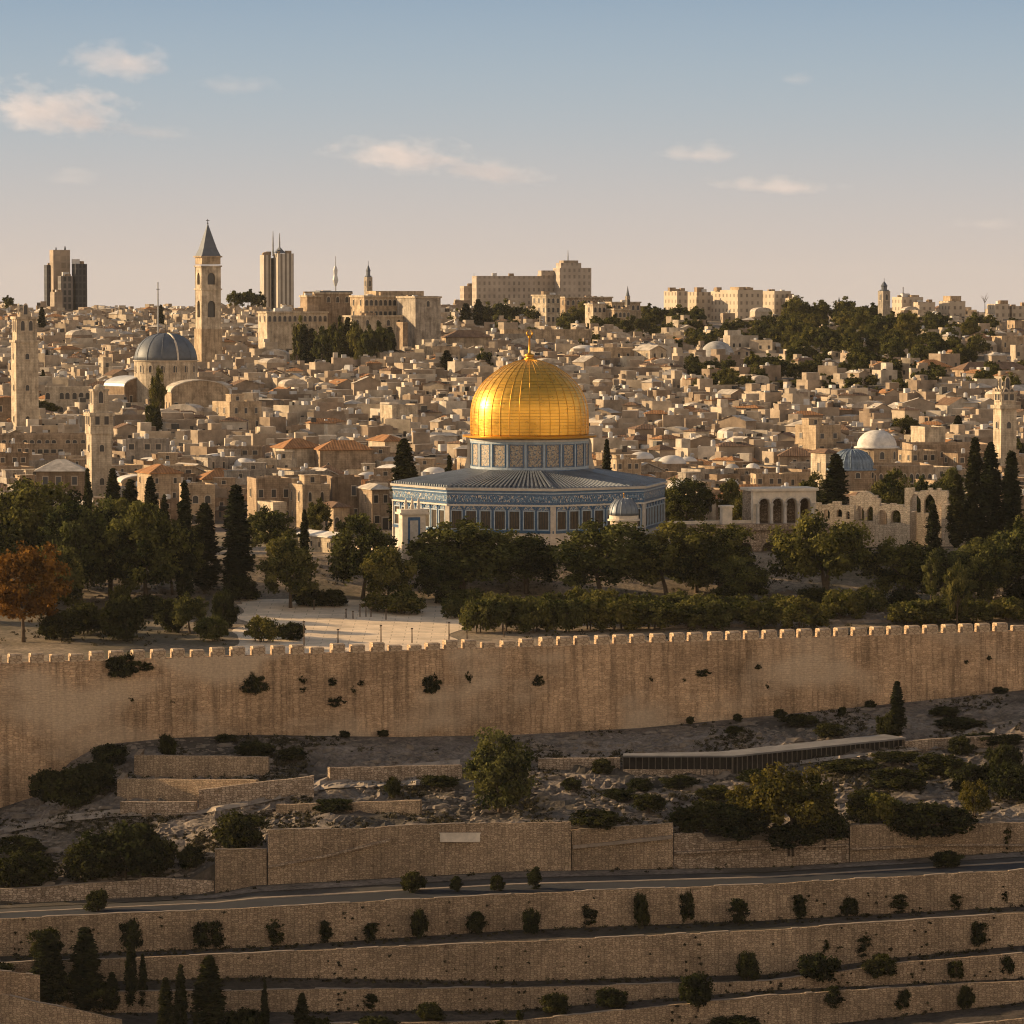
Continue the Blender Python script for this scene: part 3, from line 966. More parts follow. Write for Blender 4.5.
# ------------------------------------------------------------------ the long shed below the rampart
def shed():
    A, B, C = hit(623, 772), None, None
    Y0 = A.y
    pts = [at(623, 772, Y0), at(733, 770, Y0 - 1.0), at(904, 752, Y0 + 18)]
    tops = [at(623, 756, Y0), at(733, 756, Y0 - 1.0), at(904, 738, Y0 + 18)]
    root = empty('shed', (pts[1].x, pts[1].y, min(gz(p.x, p.y) for p in pts)))
    tag(root, 'long low flat-roofed slatted shed standing below the rampart', 'shed')
    o = Vector(root.location)
    def seg(name, i, h_drop, y_in, mat, th=.3):
        a, b = tops[i] - o, tops[i + 1] - o
        d = (b - a).normalized(); nrm = Vector((-d.y, d.x, 0))
        mb = MB()
        a2, b2 = a + nrm * y_in, b + nrm * y_in
        za, zb = -2.0, -2.0
        mb.rings([[(p.x, p.y, -2.0), (p.x, p.y, p.z - .15), (p.x + nrm.x * th, p.y + nrm.y * th, p.z - .15), (p.x + nrm.x * th, p.y + nrm.y * th, -2.0)] for p in (a2, b2)])
        mb.build(name, mat, root)
        return a, b, d, nrm
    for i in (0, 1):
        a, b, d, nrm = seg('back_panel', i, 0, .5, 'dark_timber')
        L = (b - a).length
        slat = MB(); slat.box(-.07, .07, -.05, .05, 0, 1)
        sme = slat.build('post', 'timber', mesh_only=True)
        nn = int(L / .95)
        for s in range(nn + 1):
            p = a + d * (L * s / nn)
            so = link('post', sme, root)
            so.location = (p.x + nrm.x * .2, p.y + nrm.y * .2, -1.0)
            so.rotation_euler = (0, 0, math.atan2(d.y, d.x))
            so.scale = (1, 1, p.z + .85)
    rm = MB()
    W = 4.8
    ring = []
    dirs = [(tops[1] - tops[0]).normalized(), ((tops[2] - tops[0]).normalized()), (tops[2] - tops[1]).normalized()]
    for p, d in zip(tops, dirs):
        q = p - o; nrm = Vector((-d.y, d.x, 0)).normalized()
        f = q - nrm * .5
        bk = q + nrm * (W if p is not tops[0] else 2.0) + Vector((0, 0, .05))
        ring.append([(f.x, f.y, f.z - .15), (f.x, f.y, f.z + .12), (bk.x, bk.y, bk.z + .12), (bk.x, bk.y, bk.z - .15)])
    rm.rings(ring)
    rm.build('roof', 'shed_roof', root)
    e = MB(); p = tops[2] - o
    e.box(p.x - .3, p.x + .1, p.y, p.y + 4.4, -2, p.z - .16); e.build('end_wall', 'terrace_pale', root)
    b = MB(); a, c = pts[0] - o, pts[1] - o
    b.box(a.x, c.x, a.y - .55, a.y - .2, -2, a.z + .45); b.build('plinth', 'terrace_pale', root)
shed()

# ------------------------------------------------------------------ loose rock on the slope (nobody could count it)
def rubble():
    mb = MB()
    r = random.Random(3)
    base = [(-1, -.8, -.5), (1, -.7, -.5), (.9, .9, -.5), (-.8, 1, -.5), (-.6, -.5, .5), (.7, -.6, .35), (.5, .6, .55), (-.6, .5, .4)]
    fs = [(0, 1, 5, 4), (1, 2, 6, 5), (2, 3, 7, 6), (3, 0, 4, 7), (4, 5, 6, 7)]
    n = 0
    while n < 8500:
        px = r.uniform(-160, 1180); py = r.uniform(690, 885)
        if py < lerp_poly(FOOT, px) + 2 or py > lerp_poly(W_TOP, px) - 1:
            continue
        if N(px, py * 3, .012, 4) + .35 * r.random() < .02:
            continue
        g = hit(px, py)
        s = r.uniform(.12, .32) * (1 if r.random() < .93 else 2.4)
        a = r.uniform(0, 6.28); ca, sa = math.cos(a), math.sin(a)
        f3 = (r.uniform(.8, 2.2), r.uniform(.7, 1.2), r.uniform(.45, .9))
        mb.add([(g.x + s * f3[0] * (x * ca - y * sa), g.y + s * f3[1] * (x * sa + y * ca), g.z + s * f3[2] * (z + .25)) for x, y, z in [(q[0] + r.uniform(-.2, .2), q[1] + r.uniform(-.2, .2), q[2] + r.uniform(-.15, .15)) for q in base]], fs)
        n += 1
    # broken stone behind the rampart
    for (cx, cy, wx, hy, num) in ((720, 628, 45, 6, 160), (870, 622, 70, 7, 260), (160, 600, 60, 12, 160), (990, 600, 40, 8, 90), (780, 596, 60, 8, 80)):
        for _ in range(num):
            px, py = cx + r.gauss(0, wx * .5), cy + r.gauss(0, hy * .5)
            g = hit(px, min(py, lerp_poly([(0, 648), (1024, 618)], px)))
            if g.y < wall_y(px) + 3:
                continue
            s = r.uniform(.2, .7)
            mb.add([(g.x + s * 1.6 * (x + r.uniform(-.2, .2)), g.y + s * (y + r.uniform(-.2, .2)), g.z + s * (z + .3 + r.uniform(-.15, .15))) for x, y, z in base], fs)
    o = mb.build('rubble', 'rock'); o['kind'] = 'stuff'
    o['label'] = 'loose pale rubble strewn over the rocky slope'
rubble()
# ------------------------------------------------------------------ small shared parts
def win_mesh(arched, frame='frame', pane='glass'):
    mb = MB()
    if arched:
        arc = [(.5 * math.cos(math.pi * i / 8), .72 + .28 * math.sin(math.pi * i / 8)) for i in range(9)]
        out = [(.66 * math.cos(math.pi * i / 8), .72 + .42 * math.sin(math.pi * i / 8)) for i in range(9)]
        inner = [(.5, 0)] + arc + [(-.5, 0)]
        outer = [(.66, 0)] + out + [(-.66, 0)]
        mb.add([(x, -.03, z) for x, z in inner], [tuple(reversed(range(11)))], 1)
        pts = [(x, -.12, z) for x, z in inner] + [(x, -.12, z) for x, z in outer] + [(x, -.03, z) for x, z in inner] + [(x, .02, z) for x, z in outer]
        fs = []
        for i in range(10):
            fs += [(i, i + 1, 11 + i + 1, 11 + i), (i, 22 + i, 22 + i + 1, i + 1), (11 + i, 11 + i + 1, 33 + i + 1, 33 + i)]
        mb.add(pts, fs, 0)
    else:
        mb.add([(-.5, -.03, 0), (.5, -.03, 0), (.5, -.03, 1), (-.5, -.03, 1)], [(0, 1, 2, 3)], 1)
        mb.box(-.64, -.5, -.1, .02, 0, 1.0); mb.box(.5, .64, -.1, .02, 0, 1.0); mb.box(-.64, .64, -.12, .02, 1.003, 1.12)
    mb.box(-.75, .75, -.2, .02, -.1, -.003)
    return mb.build('window', [frame, pane], mesh_only=True)
WIN = {'rect': win_mesh(False), 'arch': win_mesh(True), 'shut': win_mesh(False, 'frame', 'shutter')}
WIN_BIG = {'rect': win_mesh(False, 'house', 'glass'), 'arch': win_mesh(True, 'white_stone', 'glass')}
_d = MB(); _d.add([(-.5, -.03, 0), (.5, -.03, 0), (.5, -.03, 1), (-.5, -.03, 1)], [(0, 1, 2, 3)], 1)
_d.box(-.68, -.5, -.12, .02, 0, 1); _d.box(.5, .68, -.12, .02, 0, 1); _d.box(-.68, .68, -.14, .02, 1.003, 1.14)
DOOR = _d.build('door', ['frame', 'door'], mesh_only=True)
_t = MB(); _t.lathe([(.55, .5), (.55, 1.7), (.42, 1.86), (.15, 1.92)], 10)
for _a in range(4):
    _x, _y = .4 * math.cos(_a * 1.57 + .78), .4 * math.sin(_a * 1.57 + .78)
    _t.box(_x - .05, _x + .05, _y - .05, _y + .05, 0, .5, 1)
TANK = _t.build('water_tank', ['tank', 'metal'], mesh_only=True, smooth=False)
_t = MB(); _t.rings([[(.5 * r * math.cos(i * .628), -.25 * (1 - r * r) * 0 - .1 - .2 * r * r, .9 + .5 * r * math.sin(i * .628)) for i in range(10)] for r in (1.0, .6, .15)], 0, False, True)
_t.tube([(0, .05, 0), (0, -.05, .9)], .04, 5, 1)
DISH = _t.build('satellite_dish', ['tank', 'dark_metal'], mesh_only=True)
def dome_mesh(name, mat, pointed=1.0, seg=20, drum=.0):
    mb = MB()
    prof = ([(1.04, 0), (1.04, drum)] if drum else []) + [(math.cos(a) ** (1.0 if pointed == 1 else .9), drum + math.sin(a) * pointed) for a in [i * math.pi / 2 / 8 for i in range(8)]] + [(.04, drum + pointed)]
    mb.lathe(prof, seg, smooth_ if False else (0, 0))
    return mb.build(name, mat, mesh_only=True, smooth=True)
DOME_W = dome_mesh('dome', 'pale_roof', .85, 18, .12)
DOME_G = dome_mesh('dome', 'grey_dome', .8, 20, .12)

def win(parent, kind_, x, y, z, face, w, h, kinds=None, name='window'):
    """a window part on a wall; face: 0 front (-Y), -1 sun side (-X), 1 other side (+X), 2 back"""
    o = link(name, (kinds or WIN)[kind_], parent)
    o.location = (x, y, z)
    o.rotation_euler = (0, 0, face * math.pi / 2)
    o.scale = (w, 1, h)
    return o
TONES = {'pale cream': (.57, .48, .36), 'honey-coloured': (.50, .385, .26), 'tan': (.40, .30, .205), 'greyish': (.40, .35, .29), 'brownish': (.29, .21, .14)}

def house(w, d, h, roof='flat', storeys=2, tone='tan', nf=3, nl=2, upper=None, domes=0, tanks=0, dish=0, arched=False, name='house', loc=(0, 0, 0), rz=0.0, base=-3.5, door=True, wk=None, tilemat='tile', rnd=None):
    r = rnd or rng
    root = empty(name, loc, rz)
    mb = MB()
    flat = roof in ('flat', 'domed')
    mb.box(-w / 2, w / 2, -d / 2, d / 2, base, h)
    if flat:
        t, ph = .3, r.uniform(.5, 1.0)
        mb.box(-w / 2 - .05, w / 2 + .05, -d / 2 - .05, -d / 2 + t, h + .003, h + ph)
        mb.box(-w / 2 - .05, w / 2 + .05, d / 2 - t, d / 2 + .05, h + .003, h + ph)
        mb.box(-w / 2 - .05, -w / 2 + t, -d / 2 + t + .003, d / 2 - t - .003, h + .003, h + ph)
        mb.box(w / 2 - t, w / 2 + .05, -d / 2 + t + .003, d / 2 - t - .003, h + .003, h + ph)
    if storeys > 1 and r.random() < .6:
        zs = h / storeys
        mb.box(-w / 2 - .08, w / 2 + .08, -d / 2 - .08, d / 2 + .08, zs * (storeys - 1) - .3, zs * (storeys - 1) - .1)
    if upper:
        ux, uw, ud, uh = upper
        mb.box(ux - uw / 2, ux + uw / 2, d / 2 - ud - .35, d / 2 - .35, h + .002, h + uh)
        mb.box(ux - uw / 2 - .15, ux + uw / 2 + .15, d / 2 - ud - .5, d / 2 - .2, h + uh + .003, h + uh + .25)
    if roof == 'gable':
        gh = w * .22
        mb.add([(-w / 2, -d / 2, h), (w / 2, -d / 2, h), (0, -d / 2, h + gh)], [(0, 1, 2)])
        mb.add([(-w / 2, d / 2, h), (w / 2, d / 2, h), (0, d / 2, h + gh)], [(2, 1, 0)])
    if roof == 'vault':
        arc = [(w / 2 * math.cos(math.pi * i / 10), h + w * .2 * math.sin(math.pi * i / 10)) for i in range(11)]
        for yy_, fl in ((-d / 2, False), (d / 2, True)):
            f = tuple(range(11))
            mb.add([(x, yy_, z) for x, z in arc], [f if fl else tuple(reversed(f))])
    walls = mb.build('walls', 'house', root)
    walls.color = (*TONES[tone], 1)
    rb = MB()
    if flat:
        rb.box(-w / 2 + .303, w / 2 - .303, -d / 2 + .303, d / 2 - .303, h - .3, h + .12)
        rb.build('roof', 'pale_roof' if r.random() < .3 else 'flat_roof', root)
    elif roof == 'hip':
        e = .5; rise = min(w, d) * .26
        a = max(0, w / 2 - d / 2 * .9); b = max(0, d / 2 - w / 2 * .9)
        rb.add([(-w / 2 - e, -d / 2 - e, h + .02), (w / 2 + e, -d / 2 - e, h + .02), (w / 2 + e, d / 2 + e, h + .02), (-w / 2 - e, d / 2 + e, h + .02), (-a, -b, h + rise), (a + .01, -b, h + rise), (a + .01, b + .01, h + rise), (-a, b + .01, h + rise)],
               [(0, 1, 5, 4), (1, 2, 6, 5), (2, 3, 7, 6), (3, 0, 4, 7), (4, 5, 6, 7), (3, 2, 1, 0)])
        rb.box(-w / 2 - e, w / 2 + e, -d / 2 - e, d / 2 + e, h - .15, h + .016)
        rb.build('roof', tilemat, root)
    elif roof == 'gable':
        gh = w * .22; e = .45
        for s in (-1, 1):
            p = [(s * (w / 2 + e), -d / 2 - e, h - e * .44), (s * (w / 2 + e), d / 2 + e, h - e * .44), (0, d / 2 + e, h + gh), (0, -d / 2 - e, h + gh)]
            rb.add([(x, y, z + .06) for x, y, z in p] + [(x, y, z + .26) for x, y, z in p], [(0, 1, 2, 3), (4, 7, 6, 5), (0, 4, 5, 1), (1, 5, 6, 2), (3, 7, 4, 0)] if s > 0 else [(3, 2, 1, 0), (5, 6, 7, 4), (1, 5, 4, 0), (2, 6, 5, 1), (0, 4, 7, 3)])
        rb.build('roof', tilemat, root)
    elif roof == 'vault':
        a1 = [((w / 2 + .25) * math.cos(math.pi * i / 12), h + .12 + (w * .2 + .1) * math.sin(math.pi * i / 12)) for i in range(13)]
        rb.rings([[(x, yy_, z) for x, z in a1] + [(x * .97, yy_, z - .25) for x, z in reversed(a1)] for yy_ in (-d / 2 - .2, d / 2 + .2)])
        rb.build('roof', tilemat, root, smooth=False)
    zs = h / storeys
    kinds = ['arch'] if arched else ['rect', 'rect', 'shut', 'arch']
    for s in range(storeys):
        zb = s * zs + zs * .32
        kk = wk or r.choice(kinds)
        hh = min(1.9, zs * r.uniform(.34, .52)); ww = r.uniform(.6, 1.2)
        for i in range(nf):
            if r.random() < .14 or (s == 0 and door and i == nf // 2):
                continue
            win(root, kk, -w / 2 + w * (i + .5 + r.uniform(-.12, .12)) / nf, -d / 2, zb, 0, ww, hh)
        for i in range(nl):
            if r.random() < .2:
                continue
            win(root, kk, -w / 2, -d / 2 + d * (i + .5 + r.uniform(-.12, .12)) / nl, zb, -1, ww, hh)
    if door:
        o = link('door', DOOR, root); o.location = (-w / 2 + w * (nf // 2 + .5) / max(nf, 1), -d / 2, 0); o.scale = (1.2, 1, 2.3)
    if upper:
        win(root, 'rect', upper[0], d / 2 - upper[2] - .35, h + .9, 0, .9, 1.1)
    for i in range(domes):
        o = link('dome', DOME_W if r.random() < .7 else DOME_G, root)
        s = min(w / max(domes, 1), d) * .36
        o.location = (-w / 2 + w * (i + .5) / domes, 0, h + .06); o.scale = (s, s, s)
    for i in range(tanks):
        o = link('water_tank', TANK, root)
        o.location = (r.uniform(-w / 2 + 1, w / 2 - 1), r.uniform(-d / 4, d / 2 - 1), h + .1)
    for i in range(dish):
        o = link('satellite_dish', DISH, root)
        o.location = (r.uniform(-w / 2 + 1, w / 2 - 1), r.uniform(-d / 2 + 1, 0), h + .1)
        o.rotation_euler = (0, 0, r.uniform(-.6, .6))
    return root

KEEP = []                        # footprints kept free of scattered houses: (x, y, radius)
ANCHORS = []                     # landmarks used to say where a thing stands: (pixel x, pixel y, name)
def px_house(px0, px1, ytop, Y, rot=22, d=9, label=None, cat='building', name='stone_building', hmax=7.5, **kw):
    """a house whose silhouette spans px0..px1 at distance Y with its eaves at ytop"""
    m = Y / FPX
    th = R(rot)
    P = (px1 - px0) * m
    w = max(3.0, (P - d * abs(math.sin(th))) / math.cos(th))
    c = at((px0 + px1) / 2, ytop, Y)
    g = gz(c.x, c.y)
    while Y > 860 and c.z - g > hmax and Y < 1900:
        Y += 12
        c = at((px0 + px1) / 2, ytop, Y); g = gz(c.x, c.y)
    m = Y / FPX; P = (px1 - px0) * m; w = max(3.0, (P - d * abs(math.sin(th))) / math.cos(th))
    h = max(3.0, c.z - g)
    st = kw.pop('storeys', max(1, int(h / 3.6 + .3)))
    nf = kw.pop('nf', max(2, int(w / 3.2)))
    nl = kw.pop('nl', max(1, int(d / 3.6)))
    root = house(w, d, h, storeys=st, nf=nf, nl=nl, name=name, loc=(c.x, c.y, g), rz=th, **kw)
    KEEP.append((c.x, c.y, max(w, d) * .55))
    for q_ in (8, 15):
        for t_ in (-.35, 0, .35):
            KEEP.append((c.x * (1 - q_ / Y) + t_ * w, c.y - q_ - d * .3, max(1.0, w * .12)))
    if label:
        tag(root, label, cat)
    return root

# ------------------------------------------------------------------ the golden-domed shrine
def shrine():
    CY = 750.0
    cx = (529.5 - 512) / FPX * CY
    ze = CZ - 35.9
    zb = CZ - 48.0
    H = ze - zb                                          # eaves height, 12.1 m
    root = empty('octagonal_shrine', (cx, CY, zb), 0)
    tag(root, 'blue-tiled octagonal shrine under a great golden dome', 'shrine')
    KEEP.append((cx, CY, 40))
    RO = 26.4
    ang = [R(-13.2 - 22.5 + 45 * k - 90) for k in range(8)]     # corners, first is the near corner on the sunny side
    def oc(r, z, off=0):
        return [(r * math.cos(a), r * math.sin(a), z) for a in ang]
    def band(name, r0, r1, z0, z1, mat, rr=None):
        mb = MB()
        mb.rings([oc(r0, z0), oc(rr or r0, z1), oc(r1, z1), oc(r1, z0)] if False else [oc(r0, z0), oc(rr or r0, z1)], 0, True, True)
        return mb.build(name, mat, root)
    band('dado', RO + .10, 0, -2.5, H - 8.1, 'marble')
    mb = MB(); mb.rings([oc(RO, H - 8.1), oc(RO, H - .05)], 0, False, False)
    body = mb.build('outer_wall', 'mosaic', root)
    band('sill_band', RO + .22, 0, H - 8.25, H - 7.75, 'tile_blue')
    band('cornice', RO + .34, 0, H - 3.25, H - 2.95, 'cornice')
    band('frieze', RO + .13, 0, H - 2.85, H - 2.5, 'tile_blue')
    band('inscription_band', RO + .16, 0, H - 2.45, H - 1.25, 'mosaic_band')
    band('frieze', RO + .2, 0, H - 1.22, H - .95, 'tile_blue')
    band('cornice', RO + .36, 0, H - .92, H - .72, 'pale_blue')
    band('frieze', RO + .2, 0, H - .70, H - .34, 'tile_blue')
    band('eaves_cornice', RO + .55, 0, H - .32, H + .12, 'cornice', RO + .7)
    # corner pilasters
    for k, a in enumerate(ang):
        mb = MB(); mb.M = Matrix.Rotation(a, 4, 'Z')
        mb.box(RO - .35, RO + .17, -.5, .5, -2.5, H - 3.3)
        mb.build('corner_pilaster', 'marble', root)
    # windows: a tall pale frame, a blue arch above, bronze grille
    fm = MB()
    arc = [(1.0 * math.cos(math.pi * i / 10), 3.75 + .75 * math.sin(math.pi * i / 10)) for i in range(11)]
    arcO = [(1.3 * math.cos(math.pi * i / 10), 3.75 + 1.0 * math.sin(math.pi * i / 10)) for i in range(11)]
    fm.add([(x, -.10, z) for x, z in arc], [tuple(reversed(range(11)))], 2)
    pts = [(x, -.24, z) for x, z in arc] + [(x, -.24, z) for x, z in arcO] + [(x, -.1, z) for x, z in arc] + [(x, .05, z) for x, z in arcO]
    fs = []
    for i in range(10):
        fs += [(i, i + 1, 12 + i, 11 + i), (i, 22 + i, 23 + i, i + 1), (11 + i, 12 + i, 34 + i, 33 + i)]
    fm.add(pts, fs, 3)
    fm.box(-1.14, -.96, -.28, .05, 0, 3.72, 0); fm.box(.96, 1.14, -.28, .05, 0, 3.72, 0)
    fm.box(-.957, .957, -.26, .05, 3.5, 3.72, 0); fm.box(-.957, .957, -.26, .05, 0, .2, 0)
    fm.box(-1.36, -1.143, -.2, .05, 0, 3.72, 3); fm.box(1.143, 1.36, -.2, .05, 0, 3.72, 3)
    fm.add([(-.96, -.05, .2), (.96, -.05, .2), (.96, -.05, 3.5), (-.96, -.05, 3.5)], [(0, 1, 2, 3)], 1)
    for gx in (-.64, -.32, 0, .32, .64):
        fm.box(gx - .06, gx + .06, -.12, -.06, .2, 3.5, 4)
    fm.box(-1.36, 1.36, -.32, .05, -.22, -.003, 3)
    wme = fm.build('window', ['pale_blue', 'glass', 'mosaic_pale', 'tile_blue', 'grille'], mesh_only=True)
    pm = MB()                                            # a pale marble strip below each window
    ap = RO * math.cos(R(22.5))
    side = 2 * RO * math.sin(R(22.5))
    for k in range(8):
        a = (ang[k] + R(22.5))
        n = Vector((math.cos(a), math.sin(a), 0)); t = Vector((-n.y, n.x, 0))
        for i in range(7):
            o = link('window', wme, root)
            p = n * (ap + .0) + t * (side * (i - 3) / 7.3)
            o.location = (p.x, p.y, H - 7.7)
            o.rotation_euler = (0, 0, a + math.pi / 2)
    # roof of lead sheets with raised seams
    rd, zd = 12.2, H + 2.6
    mb = MB()
    mb.rings([oc(RO + .5, H + .13), [(rd * math.cos(a), rd * math.sin(a), zd) for a in ang]], 0, False, False)
    for a in ang:
        mb.tube([((RO + .35) * math.cos(a), (RO + .35) * math.sin(a), H + .22), (rd * math.cos(a), rd * math.sin(a), zd + .1)], .26, 6)
    for k in range(8):
        a0, a1 = ang[k], ang[(k + 1) % 8]
        A0, A1 = Vector((math.cos(a0), math.sin(a0), 0)), Vector((math.cos(a1), math.sin(a1), 0))
        rh = .45 if k in (0, 7) else .22
        for i in range(23):
            t = i / 23 + .02
            pe = (A0.lerp(A1, t)) * (RO + .05); pi_ = (A0.lerp(A1, t)) * rd
            d = (A1 - A0).normalized() * .16
            mb.add([(pe.x - d.x, pe.y - d.y, H + .13), (pe.x + d.x, pe.y + d.y, H + .13), (pi_.x + d.x, pi_.y + d.y, zd), (pi_.x - d.x, pi_.y - d.y, zd),
                    (pe.x - d.x, pe.y - d.y, H + .13 + rh), (pe.x + d.x, pe.y + d.y, H + .13 + rh), (pi_.x + d.x, pi_.y + d.y, zd + rh * .7), (pi_.x - d.x, pi_.y - d.y, zd + rh * .7)],
                   [(0, 1, 5, 4), (1, 2, 6, 5), (3, 0, 4, 7), (4, 5, 6, 7)])
    mb.build('roof', 'lead', root)
    # drum
    RD = 11.2
    zt = CZ - 27.1 - zb
    mb = MB()
    mb.lathe([(RD, zd - 1.5), (RD, zt)], 64)
    mb.build('drum', 'marble', root)
    for nm, r_, z0, z1, m_ in (('drum_band', RD + .25, zd - .6, zd + .25, 'tile_blue'), ('drum_band', RD + .18, zd + .28, zd + .75, 'pale_blue'), ('drum_cornice', RD + .3, zt - .55, zt - .2, 'cornice'), ('drum_band', RD + .2, zt - 1.0, zt - .58, 'pale_blue')):
        mb = MB(); mb.lathe([(r_, z0), (r_, z1)], 64); mb.build(nm, m_, root)
    np_ = 20
    zc0, zc1 = zd + .95, zt - 1.2
    for k in range(np_):
        a = 2 * math.pi * k / np_ + R(-90 + 5)
        wdt = 2 * math.pi * RD / np_
        pm = MB(); pm.M = Matrix.Rotation(a + math.pi / 2, 4, 'Z') @ Matrix.Translation((0, -RD, 0))
        hw = wdt * .36
        pm.box(-hw, hw, -.02, .4, zc0, zc1, 0)
        pm.box(-hw - .16, -hw, -.14, .4, zc0 - .15, zc1 + .15, 1); pm.box(hw, hw + .16, -.14, .4, zc0 - .15, zc1 + .15, 1)
        pm.box(-hw, hw, -.13, .4, zc1, zc1 + .15, 1); pm.box(-hw, hw, -.13, .4, zc0 - .15, zc0, 1)
        pm.build('drum_panel', ['mosaic_panel', 'tile_blue'], root)
        q = MB(); q.M = Matrix.Rotation(a + math.pi / 2 + math.pi / np_, 4, 'Z') @ Matrix.Translation((0, -RD, 0))
        q.box(-.2, .2, -.2, .3, zd + .76, zt - 1.02); q.build('drum_pilaster', 'pale_blue', root)
    for a in (R(176), R(4)):
        q = MB(); q.M = Matrix.Rotation(a, 4, 'Z')
        q.rings([[(RD - .2, -.35, z), (RD + x, -.35, z), (RD + x, .35, z), (RD - .2, .35, z)] for x, z in ((1.5, zd - .6), (1.2, zd + .9), (.8, zd + 2.6), (.8, zt - 1.4), (.5, zt - .3))])
        q.build('drum_buttress', 'marble', root)
    # gilded eaves ring and dome
    mb = MB(); mb.lathe([(11.5, zt - .15), (12.85, zt + .12), (12.9, zt + .42), (11.5, zt + .55)], 72)
    mb.build('dome_eaves', 'gold_rib', root, smooth=False)
    prof = [(11.58, 0), (11.62, 1.2), (11.64, 2.8), (11.58, 4.3), (11.38, 5.9), (10.9, 7.5), (10.15, 9.0), (9.1, 10.4), (7.75, 11.7), (6.15, 12.9), (4.45, 13.85), (2.75, 14.55), (1.2, 14.95), (.35, 15.05)]
    fine = []
    for i in range(len(prof) - 1):
        for s in range(3):
            t = s / 3
            p0, p1, p2, p3 = prof[max(0, i - 1)], prof[i], prof[i + 1], prof[min(len(prof) - 1, i + 2)]
            fine.append(tuple(.5 * ((2 * p1[c]) + (-p0[c] + p2[c]) * t + (2 * p0[c] - 5 * p1[c] + 4 * p2[c] - p3[c]) * t * t + (-p0[c] + 3 * p1[c] - 3 * p2[c] + p3[c]) * t ** 3) for c in (0, 1)))
    fine.append(prof[-1])
    fine = [(r * .975, z * .965) for r, z in fine]
    z0 = zt + .5
    mb = MB(); seg = 144
    mb.lathe([(r, z + z0) for r, z in fine], seg)
    dome = mb.build('dome', 'gold', root, smooth=True)
    me = dome.data                                         # plates: one column per seam, by angle and height
    uvs = me.uv_layers[0].data
    NG = 36
    for poly in me.polygons:
        base = None
        for li in poly.loop_indices:
            v = me.vertices[me.loops[li].vertex_index].co
            u = (math.atan2(v.y, v.x) / (2 * math.pi)) * NG
            if base is None:
                base = u
            if u - base > NG / 2: u -= NG
            if base - u > NG / 2: u += NG
            uvs[li].uv = (u, v.z)
    rb = MB()
    for k in range(NG):
        a = 2 * math.pi * k / NG
        ca, sa = math.cos(a), math.sin(a)
        pts = [((r + .02) * ca, (r + .02) * sa, z + z0) for r, z in fine[:-3]]
        rb.tube(pts, [.07 if r > 4 else .045 for r, z in fine[:-3]], 5)
    rb.build('dome_seam_ribbing', 'gold_rib', dome, smooth=True)
    # finial
    fz = z0 + 14.5
    mb = MB()
    mb.lathe([(1.1, fz - .25), (1.05, fz + .1), (.5, fz + .3), (.95, fz + .55), (.95, fz + .85), (.35, fz + 1.1), (.18, fz + 1.3), (.16, fz + 4.0), (.36, fz + 4.2), (.16, fz + 4.45)], 14)
    ringp = [(.55 * math.sin(a), 0, fz + 4.95 - .55 * math.cos(a)) for a in [R(-155 + 310 * i / 20) for i in range(21)]]
    mb.tube(ringp, [.05 + .13 * math.sin(math.pi * i / 20) for i in range(21)], 6)
    mb.build('finial', 'gold_rib', root, smooth=True)
    return root
shrine()
ANCHORS += [(530, 400, 'the golden dome'), (640, 505, 'the blue octagon'), (420, 510, 'the blue octagon')]
# skirt: flagged podium round the shrine
pod = MB(); pod.lathe([(34, CZ - 49.5), (34, CZ - 47.85)], 8, ((528.5 - 512) / FPX * 750, 750), 0, R(22.5 - 13.2))
kind(pod.build('pavement', 'paving'), 'structure')

def arch_wall(mb, x0, x1, z0, z1, ops, th, mat=0, pointed=False, y=0.0):
    """a wall panel with arched openings; ops: (centre, width, sill height, springing height)"""
    def blk(xa, xb, za0, za1, zb0, zb1):
        mb.add([(xa, y, za0), (xb, y, zb0), (xb, y, zb1), (xa, y, za1), (xa, y + th, za0), (xb, y + th, zb0), (xb, y + th, zb1), (xa, y + th, za1)],
               [(0, 1, 2, 3), (5, 4, 7, 6), (1, 5, 6, 2), (4, 0, 3, 7), (3, 2, 6, 7), (4, 5, 1, 0)], mat)
    xs = x0
    for c, w, sill, sp in sorted(ops):
        a, b = c - w / 2, c + w / 2
        if a > xs:
            blk(xs, a, z0, z1, z0, z1)
        if sill > z0:
            blk(a, b, z0, sill, z0, sill)
        n = 8
        for i in range(n):
            u0, u1 = i / n * 2 - 1, (i + 1) / n * 2 - 1
            f = (lambda u: (1 - abs(u) ** 1.6) * w * .62) if pointed else (lambda u: math.sqrt(max(0, 1 - u * u)) * w * .5)
            blk(c + u0 * w / 2, c + u1 * w / 2, sp + f(u0), z1, sp + f(u1), z1)
        xs = b
    if xs < x1:
        blk(xs, x1, z0, z1, z0, z1)

def px_root(name, px, Y, label, cat, rot=0, keep=8, zoff=0):
    x = (px - 512) / FPX * Y
    g = gz(x, Y)
    o = empty(name, (x, Y, g + zoff), R(rot))
    tag(o, label, cat)
    KEEP.append((x, Y, keep))
    for q_ in (10, 18):
        KEEP.append((x * (1 - q_ / Y), Y - q_, min(keep, 14) * .6))
    return o
def zrel(o, py, Y):
    return at(512, py, Y).z - o.location.z

